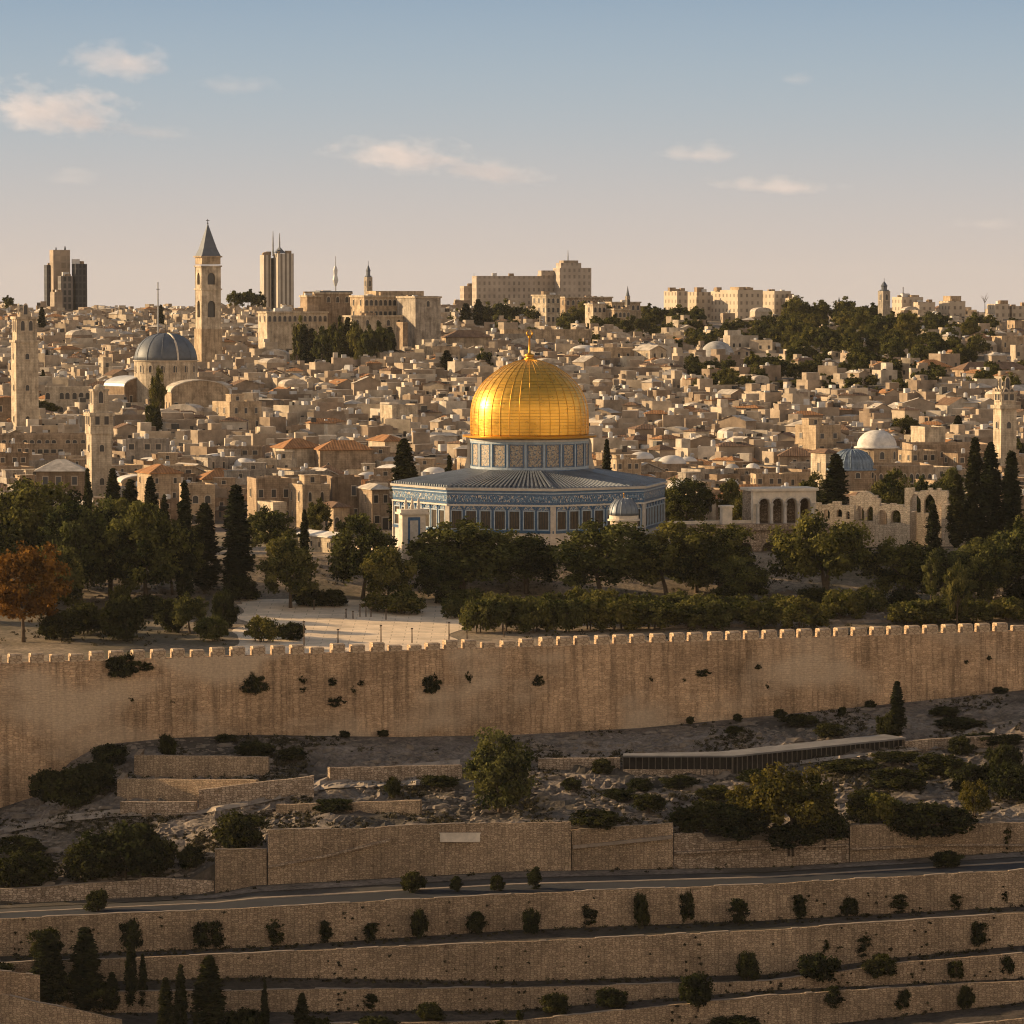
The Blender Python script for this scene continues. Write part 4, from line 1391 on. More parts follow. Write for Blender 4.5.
# small domed pavilion beside the shrine
def pavilion():
    Y = 716.0
    root = px_root('domed_pavilion', 624, Y, 'small ribbed-domed stone pavilion in front of the blue octagon', 'pavilion', 10, 6)
    z1, z2, z3 = zrel(root, 519, Y), zrel(root, 515, Y), zrel(root, 498, Y)
    mb = MB(); mb.lathe([(2.55, -1), (2.55, z1 - .3)], 8, mat=0, a0=R(22.5)); b = mb.build('base_wall', 'white_stone', root)
    for k in range(8):
        a = k * math.pi / 4
        o = win(root, 'arch', 2.36 * math.sin(a), -2.36 * math.cos(a), z1 - 2.9, 0, .9, 2.1, WIN_BIG); o.rotation_euler = (0, 0, a)
    mb = MB(); mb.lathe([(3.0, z1 - .29), (3.0, z1), (2.7, z1 + .05), (2.7, z2)], 24); mb.build('cornice', 'white_stone', root)
    prof = [(2.75 * math.cos(a) ** .8, z2 + (z3 - z2) * math.sin(a)) for a in [i * math.pi / 2 / 9 for i in range(9)]] + [(.1, z3)]
    mb = MB(); mb.lathe(prof, 32)
    for k in range(16):
        a = k * math.pi / 8
        mb.tube([((r + .02) * math.cos(a), (r + .02) * math.sin(a), z) for r, z in prof[:-1]], .09, 5)
    mb.build('dome', 'lead', root, smooth=True)
    mb = MB(); mb.tube([(0, 0, z3), (0, 0, z3 + .7)], .07, 6); mb.lathe([(.05, z3 + .6), (.18, z3 + .75), (.05, z3 + .95)], 8); mb.build('finial', 'gold_rib', root)
    ANCHORS.append((625, 515, 'the small domed pavilion'))
pavilion()

# pillared gate in front of the sunny side of the octagon
def gate():
    Y = 715.0
    root = px_root('stone_gate', 412, Y, 'pale square stone gatehouse with a tall blue-framed niche beside the octagon', 'gatehouse', 14, 6)
    zt = zrel(root, 514, Y)
    m = Y / FPX
    mb = MB(); mb.box(-2.2, 2.2, -1.6, 1.6, -2, zt); mb.build('shaft', 'white_stone', root)
    mb = MB(); mb.box(-2.75, 2.75, -2.15, 2.15, zt + .003, zt + .35); mb.box(-2.5, 2.5, -1.9, 1.9, zt + .353, zt + .9); mb.build('cornice', 'white_stone', root)
    for x in (-1.2, 0, 1.2):
        mb = MB(); mb.lathe([(.3, zt + .903), (.35, zt + 1.6), (.2, zt + 1.9), (.28, zt + 2.3), (.05, zt + 3.0)], 8, (x, 0)); mb.build('urn', 'white_stone', root)
    mb = MB(); mb.box(-1.15, 1.15, -1.66, -1.58, zt - 7.0, zt - .5, 0); mb.box(-.75, .75, -1.7, -1.6, zt - 7, zt - 1.1, 1)
    mb.build('niche', ['tile_blue', 'marble'], root)
    mb = MB(); mb.box(-2.24, -2.14, -.8, .8, zt - 7, zt - .8, 0); mb.build('niche', ['marble'], root)
gate()

# arcade of four arches on its podium
def arcade():
    Y = 738.0
    m = Y / FPX
    root = px_root('arcade', 785, Y, 'pale stone portico of four tall open arches above the trees', 'arcade', 13, 14)
    zb, zt = zrel(root, 523, Y), zrel(root, 491, Y)
    w = 66 * m
    x0, x1 = -w / 2, w / 2
    pitch = w * .86 / 4
    ops = [(-w * .43 + pitch * (i + .5), pitch * .82, zb - .01, zb + 3.6) for i in range(4)]
    mb = MB(); arch_wall(mb, x0, x1, zb, zt, ops, 1.3, pointed=False); mb.build('arched_front', 'white_stone', root)
    mb = MB(); mb.box(x0, x0 + 1.2, 1.303, 7, zb, zt - .01); mb.box(x1 - 1.2, x1, 1.303, 7, zb, zt - .01); mb.box(x0 + 1.203, x1 - 1.203, 6.2, 7, zb, zt - .01); mb.build('side_walls', 'terrace_pale', root)
    mb = MB(); mb.box(x0 - .4, x1 + .4, -.4, 7.4, zt + .003, zt + .5); mb.build('roof', 'white_stone', root)
    for i in range(5):
        c = -w * .43 + pitch * i
        mb = MB(); mb.lathe([(.42, zb), (.34, zb + .35), (.3, zb + 3.1), (.45, zb + 3.5), (.5, zb + 3.75)], 12, (c, -.35)); mb.build('column', 'marble', root)
    for i, o in enumerate(ops):
        mb = MB(); mb.tube([(o[0] + o[1] / 2 * 1.08 * math.cos(a), -.06, zb + 3.6 + o[1] / 2 * 1.08 * math.sin(a)) for a in [math.pi * k / 12 for k in range(13)]], .16, 5); mb.build('arch_moulding', 'marble', root)
    mb = MB(); mb.box(x0 - 13.5, x1 + 2, -2.4, 9, zb - 1.2, zb - .02); mb.build('podium_slab', 'terrace_pale', root)
    mb = MB()
    zg = -3
    pw = x1 + 2 - (x0 - 9)
    arch_wall(mb, x0 - 9, x1 + 2, zg, zb - 1.21, [(x0 - 9 + pw * (i + .5) / 5, pw / 5 * .66, zg, zg + (zb - 1.2 - zg) * .45) for i in range(5)], 1.0, y=-1.6)
    mb.build('podium_arches', 'terrace_pale', root)
    mb = MB(); mb.box(x0 - 9, x1 + 2, 1.5, 2.5, zg, zb - 1.21); mb.build('podium_back', 'terrace_pale', root)
    # column stump and low wall leading to the shrine
    mb = MB(); xs = (724 - 785) * m; mb.box(xs - .95, xs + .95, -1, .9, zb, zb + 3.1); mb.box(xs - 1.2, xs + 1.2, -1.25, 1.15, zb + 3.103, zb + 3.5); mb.build('pier', 'white_stone', root)
    mb = MB(); mb.box(xs - 11, x0 - .01, .95, 1.8, zb - 3, zb + .55); mb.build('low_wall', 'white_stone', root)
    ANCHORS.append((785, 508, 'the arched portico'))
arcade()

# ruined walls
def ruin(label, px0, px1, Y, ytop, ops, rot=0, profile=None, th=1.3, pointed=True, ybase=None):
    m = Y / FPX
    root = px_root('ruined_wall', (px0 + px1) / 2, Y, label, 'ruin', rot, 7)
    P = (px1 - px0) * m
    w = P * 1.12 / math.cos(R(rot))
    mb = MB()
    zt = zrel(root, ytop, Y)
    zb = -2
    O = [(-w / 2 + w * c, w * ww, zt - (s * (1)) * m, zt - sp * m) for c, ww, s, sp in ops]
    O = [(c, ww, max(zb, s), sp) for c, ww, s, sp in O]
    arch_wall(mb, -w / 2, w / 2, zb, zt, O, th, pointed=pointed)
    # broken top
    r = random.Random(int(px0))
    x = -w / 2
    while x < w / 2 - .4:
        ww = r.uniform(.5, 1.6); hh = r.uniform(.15, .8)
        if r.random() < .7:
            mb.box(x, min(w / 2, x + ww), .05, th - .05, zt + .003, zt + hh)
        x += ww + .01
    mb.build('masonry', 'ruin', root)
    if rot == 0 or True:
        b2 = MB(); b2.box(w / 2 - 1.1, w / 2, th + .003, th + 4, zb, zt - 1); b2.build('return_wall', 'ruin', root)
        b3 = MB(); b3.box(-w / 2 + .003, -w / 2 + 1.1, th + .003, th + 4, zb, zt - .4); b3.build('return_wall', 'ruin', root)
    return root
ruin('low ruined wall with small openings beside the arched portico', 818, 852, 748, 505, [(.3, .16, 14, 8), (.62, .14, 12, 7), (.85, .1, 14, 8)], -20, pointed=False)
ruin('rounded ruined gable with broken windows between two low ruined walls', 852, 878, 749, 499, [(.35, .26, 22, 12), (.7, .26, 22, 12)], -20)
ruin('low ruined wall with round openings below the domed building', 876, 908, 747, 507, [(.25, .26, 18, 8), (.62, .26, 16, 8)], -20, pointed=False)
ruin('tall ruin with two pointed windows, the higher of its kind', 908, 945, 752, 492, [(.25, .26, 21, 9), (.58, .26, 21, 9)], -20)
ruin('square ruin with twin lancet windows in front of the tall cypresses', 945, 980, 748, 505, [(.4, .15, 22, 10), (.64, .15, 22, 10)], -20)
# ruins' rounded gable
def gable_cap():
    Y = 749; root = [o for o in COL.objects if o.get('label', '').startswith('rounded ruined gable')][0]
    m = Y / FPX; zt = zrel(root, 499, Y); w = 20 * m
    mb = MB(); arc = [(w / 2 * math.cos(math.pi * i / 10), zt + .003 + w * .38 * math.sin(math.pi * i / 10)) for i in range(11)]
    mb.rings([[(x, y, z) for x, z in arc] for y in (0.1, 1.2)]); mb.build('rounded_gable', 'ruin', root)
gable_cap()
ANCHORS.append((900, 515, 'the ruined walls'))

# ------------------------------------------------------------------ towers
def box_part(root, name, mat, w, d, z0, z1, color=None, cx=0, cy=0):
    mb = MB(); mb.box(cx - w / 2, cx + w / 2, cy - d / 2, cy + d / 2, z0, z1)
    o = mb.build(name, mat, root)
    if color: o.color = (*TONES[color], 1)
    return o
def square_minaret(label, px, Y, wpx, ys, rot=20, tone='pale cream', name='minaret', cat='minaret'):
    """ys: rows of (part, half width factor, y top, y bottom)"""
    m = Y / FPX
    root = px_root(name, px, Y, label, cat, rot, 5)
    th = R(rot)
    w = wpx * m / (math.cos(th) + math.sin(th))
    prev = -5
    for part, f, yt, yb in ys:
        z1 = zrel(root, yt, Y); z0 = zrel(root, yb, Y) if yb else -5
        if part == 'cap':
            mb = MB(); mb.lathe([(w * f / 2, z0), (w * f / 2 * .95, z0 + (z1 - z0) * .4), (w * f * .3, z0 + (z1 - z0) * .8), (.05, z1)], 10)
            o = mb.build('cap', 'house', root); o.color = (*TONES[tone], 1)
        else:
            o = box_part(root, part, 'house', w * f, w * f, z0 + .003, z1, tone)
            if part in ('shaft', 'belfry', 'lantern'):
                nlev = max(1, int((z1 - max(z0, 1)) / 6.5))
                for L in range(nlev):
                    zz = max(z0, 1) + (z1 - max(z0, 1)) * (L + .45) / nlev
                    hh = 2.6 if part != 'shaft' else 1.5
                    for fc in (0, -1):
                        for xx in ((-.2, .2) if part == 'belfry' else (0,)):
                            loc = (w * f * xx, -w * f / 2, zz) if fc == 0 else (-w * f / 2, w * f * xx, zz)
                            win(root, 'arch', *loc, fc, 1.0, hh)
    ANCHORS.append((px, ys[len(ys) // 2][2], label_short(label)))
    return root
SHORT = {}
def label_short(label):
    return SHORT.get(label, 'the ' + label.split(',')[0])
SHORT['broad square honey stone minaret with a small stepped cap'] = 'the broad square minaret'
SHORT['slim square stone minaret rising behind the dark trees'] = 'the slim minaret'
SHORT['honey stone minaret behind the tall cypress row'] = 'the minaret by the cypresses'
square_minaret('broad square honey stone minaret with a small stepped cap', 25, 1035, 29, [('shaft', 1.0, 342, None), ('cornice', 1.12, 340, 342.5), ('belfry', .9, 319, 340), ('cornice', 1.04, 316.5, 319), ('lantern', .5, 312, 316.5), ('cap', .5, 307, 312)])
square_minaret('slim square stone minaret rising behind the dark trees', 99, 862, 27, [('shaft', 1.0, 433, None), ('cornice', 1.12, 431, 433.5), ('belfry', 1.1, 416, 431), ('cornice', 1.22, 412.5, 416), ('lantern', .72, 391, 412.5), ('cornice', .8, 389, 391), ('cap', .55, 384, 389)])
square_minaret('honey stone minaret behind the tall cypress row', 1005, 905, 22, [('shaft', 1.0, 408, None), ('cornice', 1.25, 405, 408.5), ('belfry', .95, 394, 405), ('cornice', 1.1, 391.5, 394), ('lantern', .6, 386, 391.5), ('cap', .5, 381, 386)])

def bell_tower():
    Y = 1330.0; m = Y / FPX
    root = px_root('bell_tower', 208.5, Y, 'tall square bell tower with a pointed slate spire and cross', 'bell tower', 24, 9)
    th = R(24); w = 26.5 * m / (math.cos(th) + math.sin(th))
    Z = lambda y: zrel(root, y, Y)
    box_part(root, 'base_wall', 'house', w * 1.1, w * 1.1, -6, Z(329), 'honey-coloured')
    for i, (yt, yb) in enumerate(((290, 329), (267, 289))):
        z0, z1 = Z(yb) + .003, Z(yt)
        # dark core and four arched faces
        box_part(root, 'belfry_core', 'glass', w * .8, w * .8, z0, z1 - .01)
        for f in range(4):
            mb = MB(); mb.M = Matrix.Rotation(f * math.pi / 2, 4, 'Z')
            h = z1 - z0
            arch_wall(mb, -w / 2 + (.01 if f % 2 else 0), w / 2 - (.01 if f % 2 else 0), z0, z1, [(0, w * .40, z0 + h * (.30 if i == 0 else .2), z0 + h * (.62 if i == 0 else .55))] + ([] if i else [(0, w * .3, 0, 0)][:0]), w * .09, y=-w / 2)
            o = mb.build('belfry_wall', 'house', root); o.color = (*TONES['pale cream'], 1)
        o = box_part(root, 'cornice', 'house', w * 1.1, w * 1.1, z1 + .003, z1 + .5, 'pale cream')
    for (yt, yb, f) in ((259, 266, .98), (257.5, 259, 1.12)):
        box_part(root, 'parapet', 'house', w * f, w * f, Z(yb) + .51, Z(yt) + .51, 'honey-coloured')
    z0 = Z(257.5) + .52
    mb = MB(); s = w * .5; h = Z(224) - z0
    mb.rings([[(x * q, y * q, z0 + t * h) for x, y in ((-s, -s), (s, -s), (s, s), (-s, s))] for q, t in ((1, 0), (.72, .22), (.47, .5), (.24, .76), (.03, 1.0))])
    mb.build('spire', 'slate', root)
    mb = MB(); z = Z(224); mb.tube([(0, 0, z - .5), (0, 0, z + 1.7)], .12, 6); mb.lathe([(.1, z), (.35, z + .25), (.1, z + .55)], 8); mb.tube([(-.6, 0, z + 1.2), (.6, 0, z + 1.2)], .1, 6); mb.build('cross', 'dark_metal', root)
    ANCHORS.append((208, 290, 'the bell tower'))
bell_tower()

def dome_church():
    Y = 1140.0; m = Y / FPX
    root = px_root('domed_church', 166, Y, 'pale round church with a large dark slate dome and diagonal seam', 'church', 12, 13)
    Z = lambda y: zrel(root, y, Y)
    r = 31.5 * m
    mb = MB(); mb.lathe([(r, -6), (r, Z(361))], 32); o = mb.build('drum', 'house', root); o.color = (*TONES['pale cream'], 1)
    for k in range(16):
        a = R(-80 + k * 360 / 16)
        o = win(root, 'arch', r * math.sin(a) * .995, -r * math.cos(a) * .995, Z(372), 0, 1.1, 2.0); o.rotation_euler = (0, 0, a)
    mb = MB(); mb.lathe([(r * 1.03, Z(361) + .003), (r * 1.05, Z(360))], 32); o = mb.build('cornice', 'white_stone', root)
    z0, z1 = Z(360), Z(333)
    prof = [(r * .99 * math.cos(a) ** .85, z0 + (z1 - z0) * math.sin(a)) for a in [i * math.pi / 2 / 12 for i in range(12)]] + [(.1, z1)]
    mb = MB(); mb.lathe(prof, 40)
    mb.build('dome', 'slate', root, smooth=True)
    mb = MB()
    for k in range(12):
        a = 2 * math.pi * k / 12 + .28
        mb.tube([((q + .02) * math.cos(a), (q + .02) * math.sin(a), z) for q, z in prof[:-1]], .10 if k != 9 else .3, 5, 1 if k == 9 else 0)
    mb.build('dome_ribbing', ['slate', 'white_stone'], root)
    mb = MB(); mb.tube([(0, 0, z1 - .1), (0, 0, z1 + 3.2)], .09, 6); mb.tube([(-.6, 0, z1 + 2.4), (.6, 0, z1 + 2.4)], .09, 6); mb.build('cross', 'dark_metal', root)
    ANCHORS.append((165, 350, 'the slate-domed church'))
dome_church()
px_house(104, 168, 386, 1095, 32, 13, 'long hall with a pale metal barrel roof below the slate-domed church', 'hall', 'vaulted_hall', roof='vault', tone='brownish', tilemat='tin_roof', storeys=1, nf=3, nl=3)

# domed buildings on the shady side
def dome_on(label, px, Y, rpx, ybase, ytop, ydrum, mat, oct_=True, rot=10, name='domed_building', ribs=0, tone='honey-coloured', cat='building', wallmat='house'):
    m = Y / FPX
    root = px_root(name, px, Y, label, cat, rot, rpx * m * 1.2)
    Z = lambda y: zrel(root, y, Y)
    r = rpx * m
    mb = MB(); mb.lathe([(r * 1.08, -5), (r * 1.08, Z(ybase))], 8 if oct_ else 28, a0=R(22.5))
    o = mb.build('drum', wallmat, root); o.color = (*TONES[tone], 1)
    n = 8
    for k in range(n):
        a = k * 2 * math.pi / n
        rr = r * 1.08 * (math.cos(R(22.5)) if oct_ else 1) * .998
        o = win(root, 'arch', rr * math.sin(a), -rr * math.cos(a), Z(ydrum) + .6, 0, 1.0, (Z(ybase) - Z(ydrum)) * .55); o.rotation_euler = (0, 0, a)
    z0, z1 = Z(ybase), Z(ytop)
    prof = [(r * 1.14, z0 + .003), (r * 1.14, z0 + .3), (r, z0 + .33)] + [(r * math.cos(a) ** .9, z0 + .33 + (z1 - z0 - .33) * math.sin(a)) for a in [(i + 1) * math.pi / 2 / 10 for i in range(9)]] + [(.06, z1)]
    mb = MB(); mb.lathe(prof, 32)
    for k in range(ribs):
        a = 2 * math.pi * k / ribs
        mb.tube([((q + .01) * math.cos(a), (q + .01) * math.sin(a), z) for q, z in prof[2:-1]], .13, 5)
    mb.build('dome', mat, root, smooth=True)
    mb = MB(); mb.lathe([(.2, z1 - .05), (.35, z1 + .3), (.1, z1 + .6), (.07, z1 + 1.4)], 8); mb.build('finial', 'dark_metal', root)
    return root
dome_on('white-domed octagonal stone building behind the blue ribbed dome', 877, 892, 20, 448, 430, 461, 'pale_roof')
dome_on('low bluish ribbed dome on a stone hall behind the ruins', 852, 842, 22, 470, 449, 480, 'blue_lead', False, ribs=20, tone='tan')
dome_on('grey weathered dome among dark trees below the hilltop apartments', 717, 1440, 18, 361, 341, 372, 'grey_dome', False, tone='brownish')
dome_on('small round pavilion with a shallow dome behind the golden finial', 584, 1390, 15, 354, 345, 364, 'pale_roof', False, tone='pale cream', name='round_pavilion', cat='pavilion')
ANCHORS += [(877, 440, 'the white-domed building'), (852, 460, 'the blue ribbed dome'), (717, 352, 'the grey hillside dome')]
px_house(838, 930, 467, 848, 5, 14, 'long low stone hall carrying the blue ribbed dome', 'hall', 'stone_hall', roof='flat', tone='tan', storeys=2, nf=14, nl=3, arched=True)
px_house(905, 988, 446, 868, 4, 14, 'broad tan hall with pilastered front beside the white-domed building', 'hall', 'stone_hall', roof='flat', tone='tan', storeys=2, nf=12, nl=3)
px_house(912, 944, 430, 905, 20, 8, 'blank whitewashed wall house above the tan pilastered hall', 'house', 'house', roof='flat', tone='pale cream', storeys=1, nf=0, nl=1, door=False)
px_house(796, 840, 428, 905, 30, 9, 'two-storey honey house just uphill of the blue ribbed dome', 'house', 'house', roof='flat', tone='honey-coloured', upper=(0, 4, 3, 2.2))
px_house(814, 834, 452, 850, 28, 6, 'narrow sunlit tower house beside the blue ribbed dome', 'house', 'house', roof='hip', tone='pale cream', tilemat='tile_brown', storeys=2)

# gabled house in front of the big tan blocks, sunny side lit
px_house(298, 346, 540, 735, 35, 12, 'gabled pale house with sunlit column front behind the rounded tree', 'house', 'gabled_house', roof='gable', tone='pale cream', tilemat='pale_roof', nl=4, arched=True)
px_house(246, 292, 482, 812, 16, 9, 'square brownish block with a dark doorway behind the cypresses', 'building', 'stone_block', roof='flat', tone='tan', storeys=2, nf=3, nl=1)
px_house(288, 330, 487, 806, 24, 8, 'low honey house squeezed between two brownish blocks', 'house', 'house', roof='flat', tone='honey-coloured', upper=(1, 3.5, 3, 2.2), arched=True)
px_house(326, 362, 479, 812, 10, 9, 'ruined-looking brownish block with few openings near the blue octagon', 'building', 'stone_block', roof='flat', tone='brownish', storeys=2, nf=2, nl=1, door=False)
px_house(358, 390, 488, 802, 20, 9, 'dark tan house nearest to the blue octagon', 'building', 'stone_block', roof='hip', tilemat='flat_roof', tone='tan', storeys=2, nf=2, nl=1)
px_house(258, 286, 505, 790, 30, 7, 'small pale house below the square brownish block', 'house', 'house', roof='flat', tone='pale cream')
px_house(318, 350, 506, 785, 28, 7, 'small honey house just uphill of the gabled column house', 'house', 'house', roof='hip', tone='honey-coloured', tilemat='tile_brown')
px_house(178, 216, 488, 800, 18, 8, 'house with dark arched bays between the cypresses', 'house', 'house', roof='flat', tone='honey-coloured', arched=True)
px_house(136, 182, 472, 828, 24, 9, 'orange-roofed house just behind the dark garden trees', 'house', 'house', roof='hip', tone='honey-coloured')
px_house(0, 88, 436, 905, 5, 11, 'long three-storey facade with many windows beside the slim minaret', 'house', 'row_house', roof='flat', tone='tan', storeys=3, nf=12)
px_house(36, 86, 470, 845, 4, 9, 'low tan hall with a stone roof in front of the slim minaret', 'house', 'house', roof='hip', tone='brownish', tilemat='flat_roof')
px_house(44, 92, 390, 1010, 6, 9, 'long whitish villa with tall windows beside the broad square minaret', 'villa', 'villa', roof='flat', tone='pale cream', storeys=2, nf=7)
px_house(-8, 22, 402, 985, 8, 9, 'brown domed-roof hall at the foot of the broad square minaret', 'house', 'house', roof='vault', tone='brownish', tilemat='tile')
px_house(98, 112, 360, 1120, 30, 4, 'slim pale tower house beside the barrel-roofed hall', 'house', 'tower_house', roof='flat', tone='pale cream', nf=1, nl=1)
px_house(164, 230, 392, 1060, 16, 10, 'long sunlit house with a low gable below the slate-domed church', 'house', 'gabled_house', roof='vault', tone='honey-coloured', tilemat='flat_roof', storeys=1)
px_house(212, 262, 404, 1010, 32, 10, 'tall square honey house with a sunlit side in the middle slope', 'house', 'house', roof='flat', tone='honey-coloured', upper=(1, 4, 3, 2.4))
px_house(314, 372, 449, 905, 12, 8, 'long blank-walled hall under an orange tiled roof', 'building', 'tiled_hall', roof='hip', tone='tan', storeys=1)
px_house(272, 322, 447, 910, 24, 8, 'stepped pale house with an orange roof beside the blank-walled hall', 'building', 'tiled_hall', roof='hip', tone='pale cream', storeys=1)
px_house(368, 404, 440, 895, 28, 9, 'small sunlit house under an orange tiled roof near the golden dome', 'house', 'house', roof='hip', tone='pale cream', storeys=1)
px_house(380, 418, 408, 1020, 26, 8, 'clean white house with sunlit end wall near the golden dome', 'house', 'house', roof='flat', tone='pale cream', storeys=1)
px_house(442, 492, 337, 1300, 16, 10, 'long pale gabled hall below the hilltop cypresses', 'hall', 'gabled_house', roof='hip', tone='honey-coloured', tilemat='tile_brown', storeys=1)
px_house(490, 535, 336, 1310, 10, 10, 'greyish flat hall beside the pale gabled hall', 'hall', 'stone_hall', roof='flat', tone='greyish', storeys=2)
px_house(424, 460, 348, 1270, 24, 8, 'honey house under the pale gabled hall', 'house', 'house', roof='flat', tone='honey-coloured', storeys=1)
px_house(590, 634, 350, 1345, 30, 9, 'sunlit cube house on the slope behind the golden dome', 'house', 'house', roof='flat', tone='honey-coloured')
px_house(634, 666, 350, 1340, 36, 9, 'sunlit pedimented house beside the cube house on the slope', 'house', 'gabled_house', roof='gable', tone='pale cream', tilemat='flat_roof')
px_house(500, 592, 331, 1440, 12, 8, 'long pale garden wall house under the hotel', 'building', 'stone_hall', roof='flat', tone='honey-coloured', storeys=1, nf=10)
for i, (a, b, y, Y, lb, tl) in enumerate([(794, 818, 363, 1330, 'ochre-roofed house at the edge of the hillside trees', 'tile'), (852, 892, 364, 1330, 'long red-tiled house below the dark hillside trees', 'tile_brown'), (888, 914, 362, 1320, 'upright tan house between two red-tiled houses', None),
                                 (910, 950, 368, 1300, 'red-brown tiled hall on the tree-covered slope', 'tile'), (952, 1030, 371, 1290, 'widest brown-roofed hall on the tree-covered slope', 'tile_brown'), (944, 962, 352, 1390, 'small ochre gabled house among the dark trees', 'tile'), (1008, 1040, 322, 1560, 'pale house high on the tree-covered slope', None), (992, 1024, 338, 1480, 'grey terrace house on the tree-covered slope', None)]):
    px_house(a, b, y, Y, 14 + 5 * (i % 3), 9, lb, 'house', 'house', roof='hip' if tl else 'flat', tilemat=tl or 'tile', tone='honey-coloured' if i % 2 else 'tan')

# ------------------------------------------------------------------ the skyline
def block_group(name, label, cat, px, Y, rot, blocks, keep=25):
    root = px_root(name, px, Y, label, cat, rot, keep)
    m = Y / FPX; th = R(rot)
    for b in blocks:
        part, p0, p1, yt, yb, d, mat = b[:7]
        yoff = b[7] if len(b) > 7 else 0
        tone = b[8] if len(b) > 8 else 'honey-coloured'
        Yb = Y + yoff
        P = (p1 - p0) * Yb / FPX
        w = max(1.0, (P - d * abs(math.sin(th))) / math.cos(th))
        wx = ((p0 + p1) / 2 - 512) / FPX * Yb - root.location.x
        lx, ly = wx * math.cos(th) + yoff * math.sin(th), -wx * math.sin(th) + yoff * math.cos(th)
        z1 = at(512, yt, Yb).z - root.location.z
        z0 = at(512, yb, Yb).z - root.location.z if yb else -8
        o = box_part(root, part, mat, w, d, z0, z1, tone, lx, ly)
        if len(b) > 9 and b[9]:                     # windows: columns, rows on the front; columns on the sunny side
            nc_, nr_, ns_ = b[9]
            zz0 = max(z0, z1 - nr_ * 4.2)
            for rr in range(nr_):
                for cc in range(nc_):
                    win(root, 'arch' if rr == nr_ - 1 else 'rect', lx - w / 2 + w * (cc + .5) / nc_, ly - d / 2, zz0 + (z1 - zz0) * (rr + .25) / nr_, 0, 1.2, 2.1)
                for cc in range(ns_):
                    win(root, 'rect', lx - w / 2, ly - d / 2 + d * (cc + .5) / ns_, zz0 + (z1 - zz0) * (rr + .25) / nr_, -1, 1.2, 2.1)
        if part in ('wing', 'main_block', 'slab', 'podium') and Y > 1300:
            rr_ = random.Random(int(p0 * 7 + yt))
            for _ in range(3):
                hx_, hy_, hs_ = rr_.uniform(-.4, .4) * w, rr_.uniform(-.3, .3) * d, rr_.uniform(.8, 2.4)
                box_part(root, 'roof_hut', 'house' if rr_.random() < .7 else 'tank', hs_ * 1.6, hs_, z1 + .004, z1 + hs_ * rr_.uniform(.5, 1.1), 'tan', lx + hx_, ly + hy_)
        if part in ('wing', 'main_block', 'tower') and mat == 'house':
            box_part(root, 'cornice', 'house', w + .8, d + .8, z1 + .003, z1 + .6, 'pale cream', lx, ly)
    return root
def mast(root, px, Y, yt, yb, r=.25, flag=False, name='antenna', mat='metal'):
    a = at(px, yb, Y) - Vector(root.location); b = at(px, yt, Y) - Vector(root.location)
    th = -root.rotation_euler.z
    rot = Matrix.Rotation(th, 4, 'Z')
    a, b = rot @ a, rot @ b
    mb = MB(); mb.tube([tuple(a), tuple(a.lerp(b, .5)), tuple(b)], [r, r * .8, r * .3], 6)
    mb.build(name, mat, root)
o = block_group('office_tower', 'dark clustered office tower with a tan core on the skyline', 'tower', 67, 1950, 20, [
    ('slab', 44.5, 60, 265, None, 6, 'dark_tower', 6), ('core', 50, 71.5, 250, None, 8, 'tan_tower', 2), ('slab', 72, 88.5, 264, None, 8, 'dark_tower', -3), ('slab', 58, 74, 276, None, 7, 'grey_tower', -9), ('podium', 50, 64, 292, None, 9, 'tan_tower', -16)])
mast(o, 56, 1950, 247, 250, .4, mat='dark_metal'); mast(o, 65, 1950, 246, 250, .5, mat='dark_metal')
o = block_group('twin_tower', 'pale ribbed twin-slab tower with two masts and a dark pyramid cap', 'tower', 277, 1950, 18, [
    ('slab', 260, 272, 255, None, 8, 'ribbed', 4), ('joint', 271.5, 274.5, 258, None, 3, 'dark_tower', 4), ('slab', 273.5, 294.5, 253.5, None, 9, 'ribbed', 0)])
mast(o, 273, 1948, 231, 256, .5); mast(o, 279.5, 1948, 233, 250, .5)
_p = at(279.5, 253, 1950) - Vector(o.location); _p = Matrix.Rotation(-o.rotation_euler.z, 4, 'Z') @ _p
mb = MB(); mb.rings([[(_p.x + sx * q, _p.y + sy * q, _p.z + z) for sx, sy in ((-1, -1), (1, -1), (1, 1), (-1, 1))] for q, z in ((2.6, 0), (1.6, 1.2), (.4, 2.8))]); mb.build('cap', 'slate', o)
ANCHORS += [(67, 280, 'the dark office tower'), (277, 280, 'the twin-slab tower')]
o = block_group('hotel', 'long ribbed hotel slab stepping up to a round-topped tower on the skyline', 'hotel', 530, 2000, 14, [
    ('wing', 460, 478, 286, None, 9, 'hotel', 6), ('wing', 472, 556, 276, None, 10, 'hotel', 0), ('penthouse', 538, 556, 270.5, 276, 7, 'hotel', 2), ('tower', 553, 591, 268, None, 14, 'hotel', -3), ('tower_crown', 556, 581, 263, 268, 10, 'hotel', -1), ('tower_crown', 559, 578, 260.5, 263, 9, 'tan_tower', -1)])
mast(o, 568, 2000, 250, 261, .35); mast(o, 474, 2000, 273, 287, .3)
ANCHORS.append((530, 285, 'the hotel slab'))
o = block_group('apartment_building', 'blocky honey apartment building standing apart on the hilltop', 'apartments', 676, 1800, 28, [('wing', 664, 687, 291, None, 12, 'flats', 0), ('wing', 686, 714, 292, None, 10, 'flats', 10, 'tan'), ('penthouse', 668, 680, 289, 291, 6, 'house', 2)])
o = block_group('apartment_building', 'tallest sunlit apartment building on the hilltop, with balconied corner', 'apartments', 740, 1790, 30, [('wing', 711, 724, 291, None, 10, 'flats', 9, 'tan'), ('main_block', 720, 762, 290, None, 15, 'flats', 0), ('penthouse', 730, 750, 287, 290, 7, 'house', 2)])
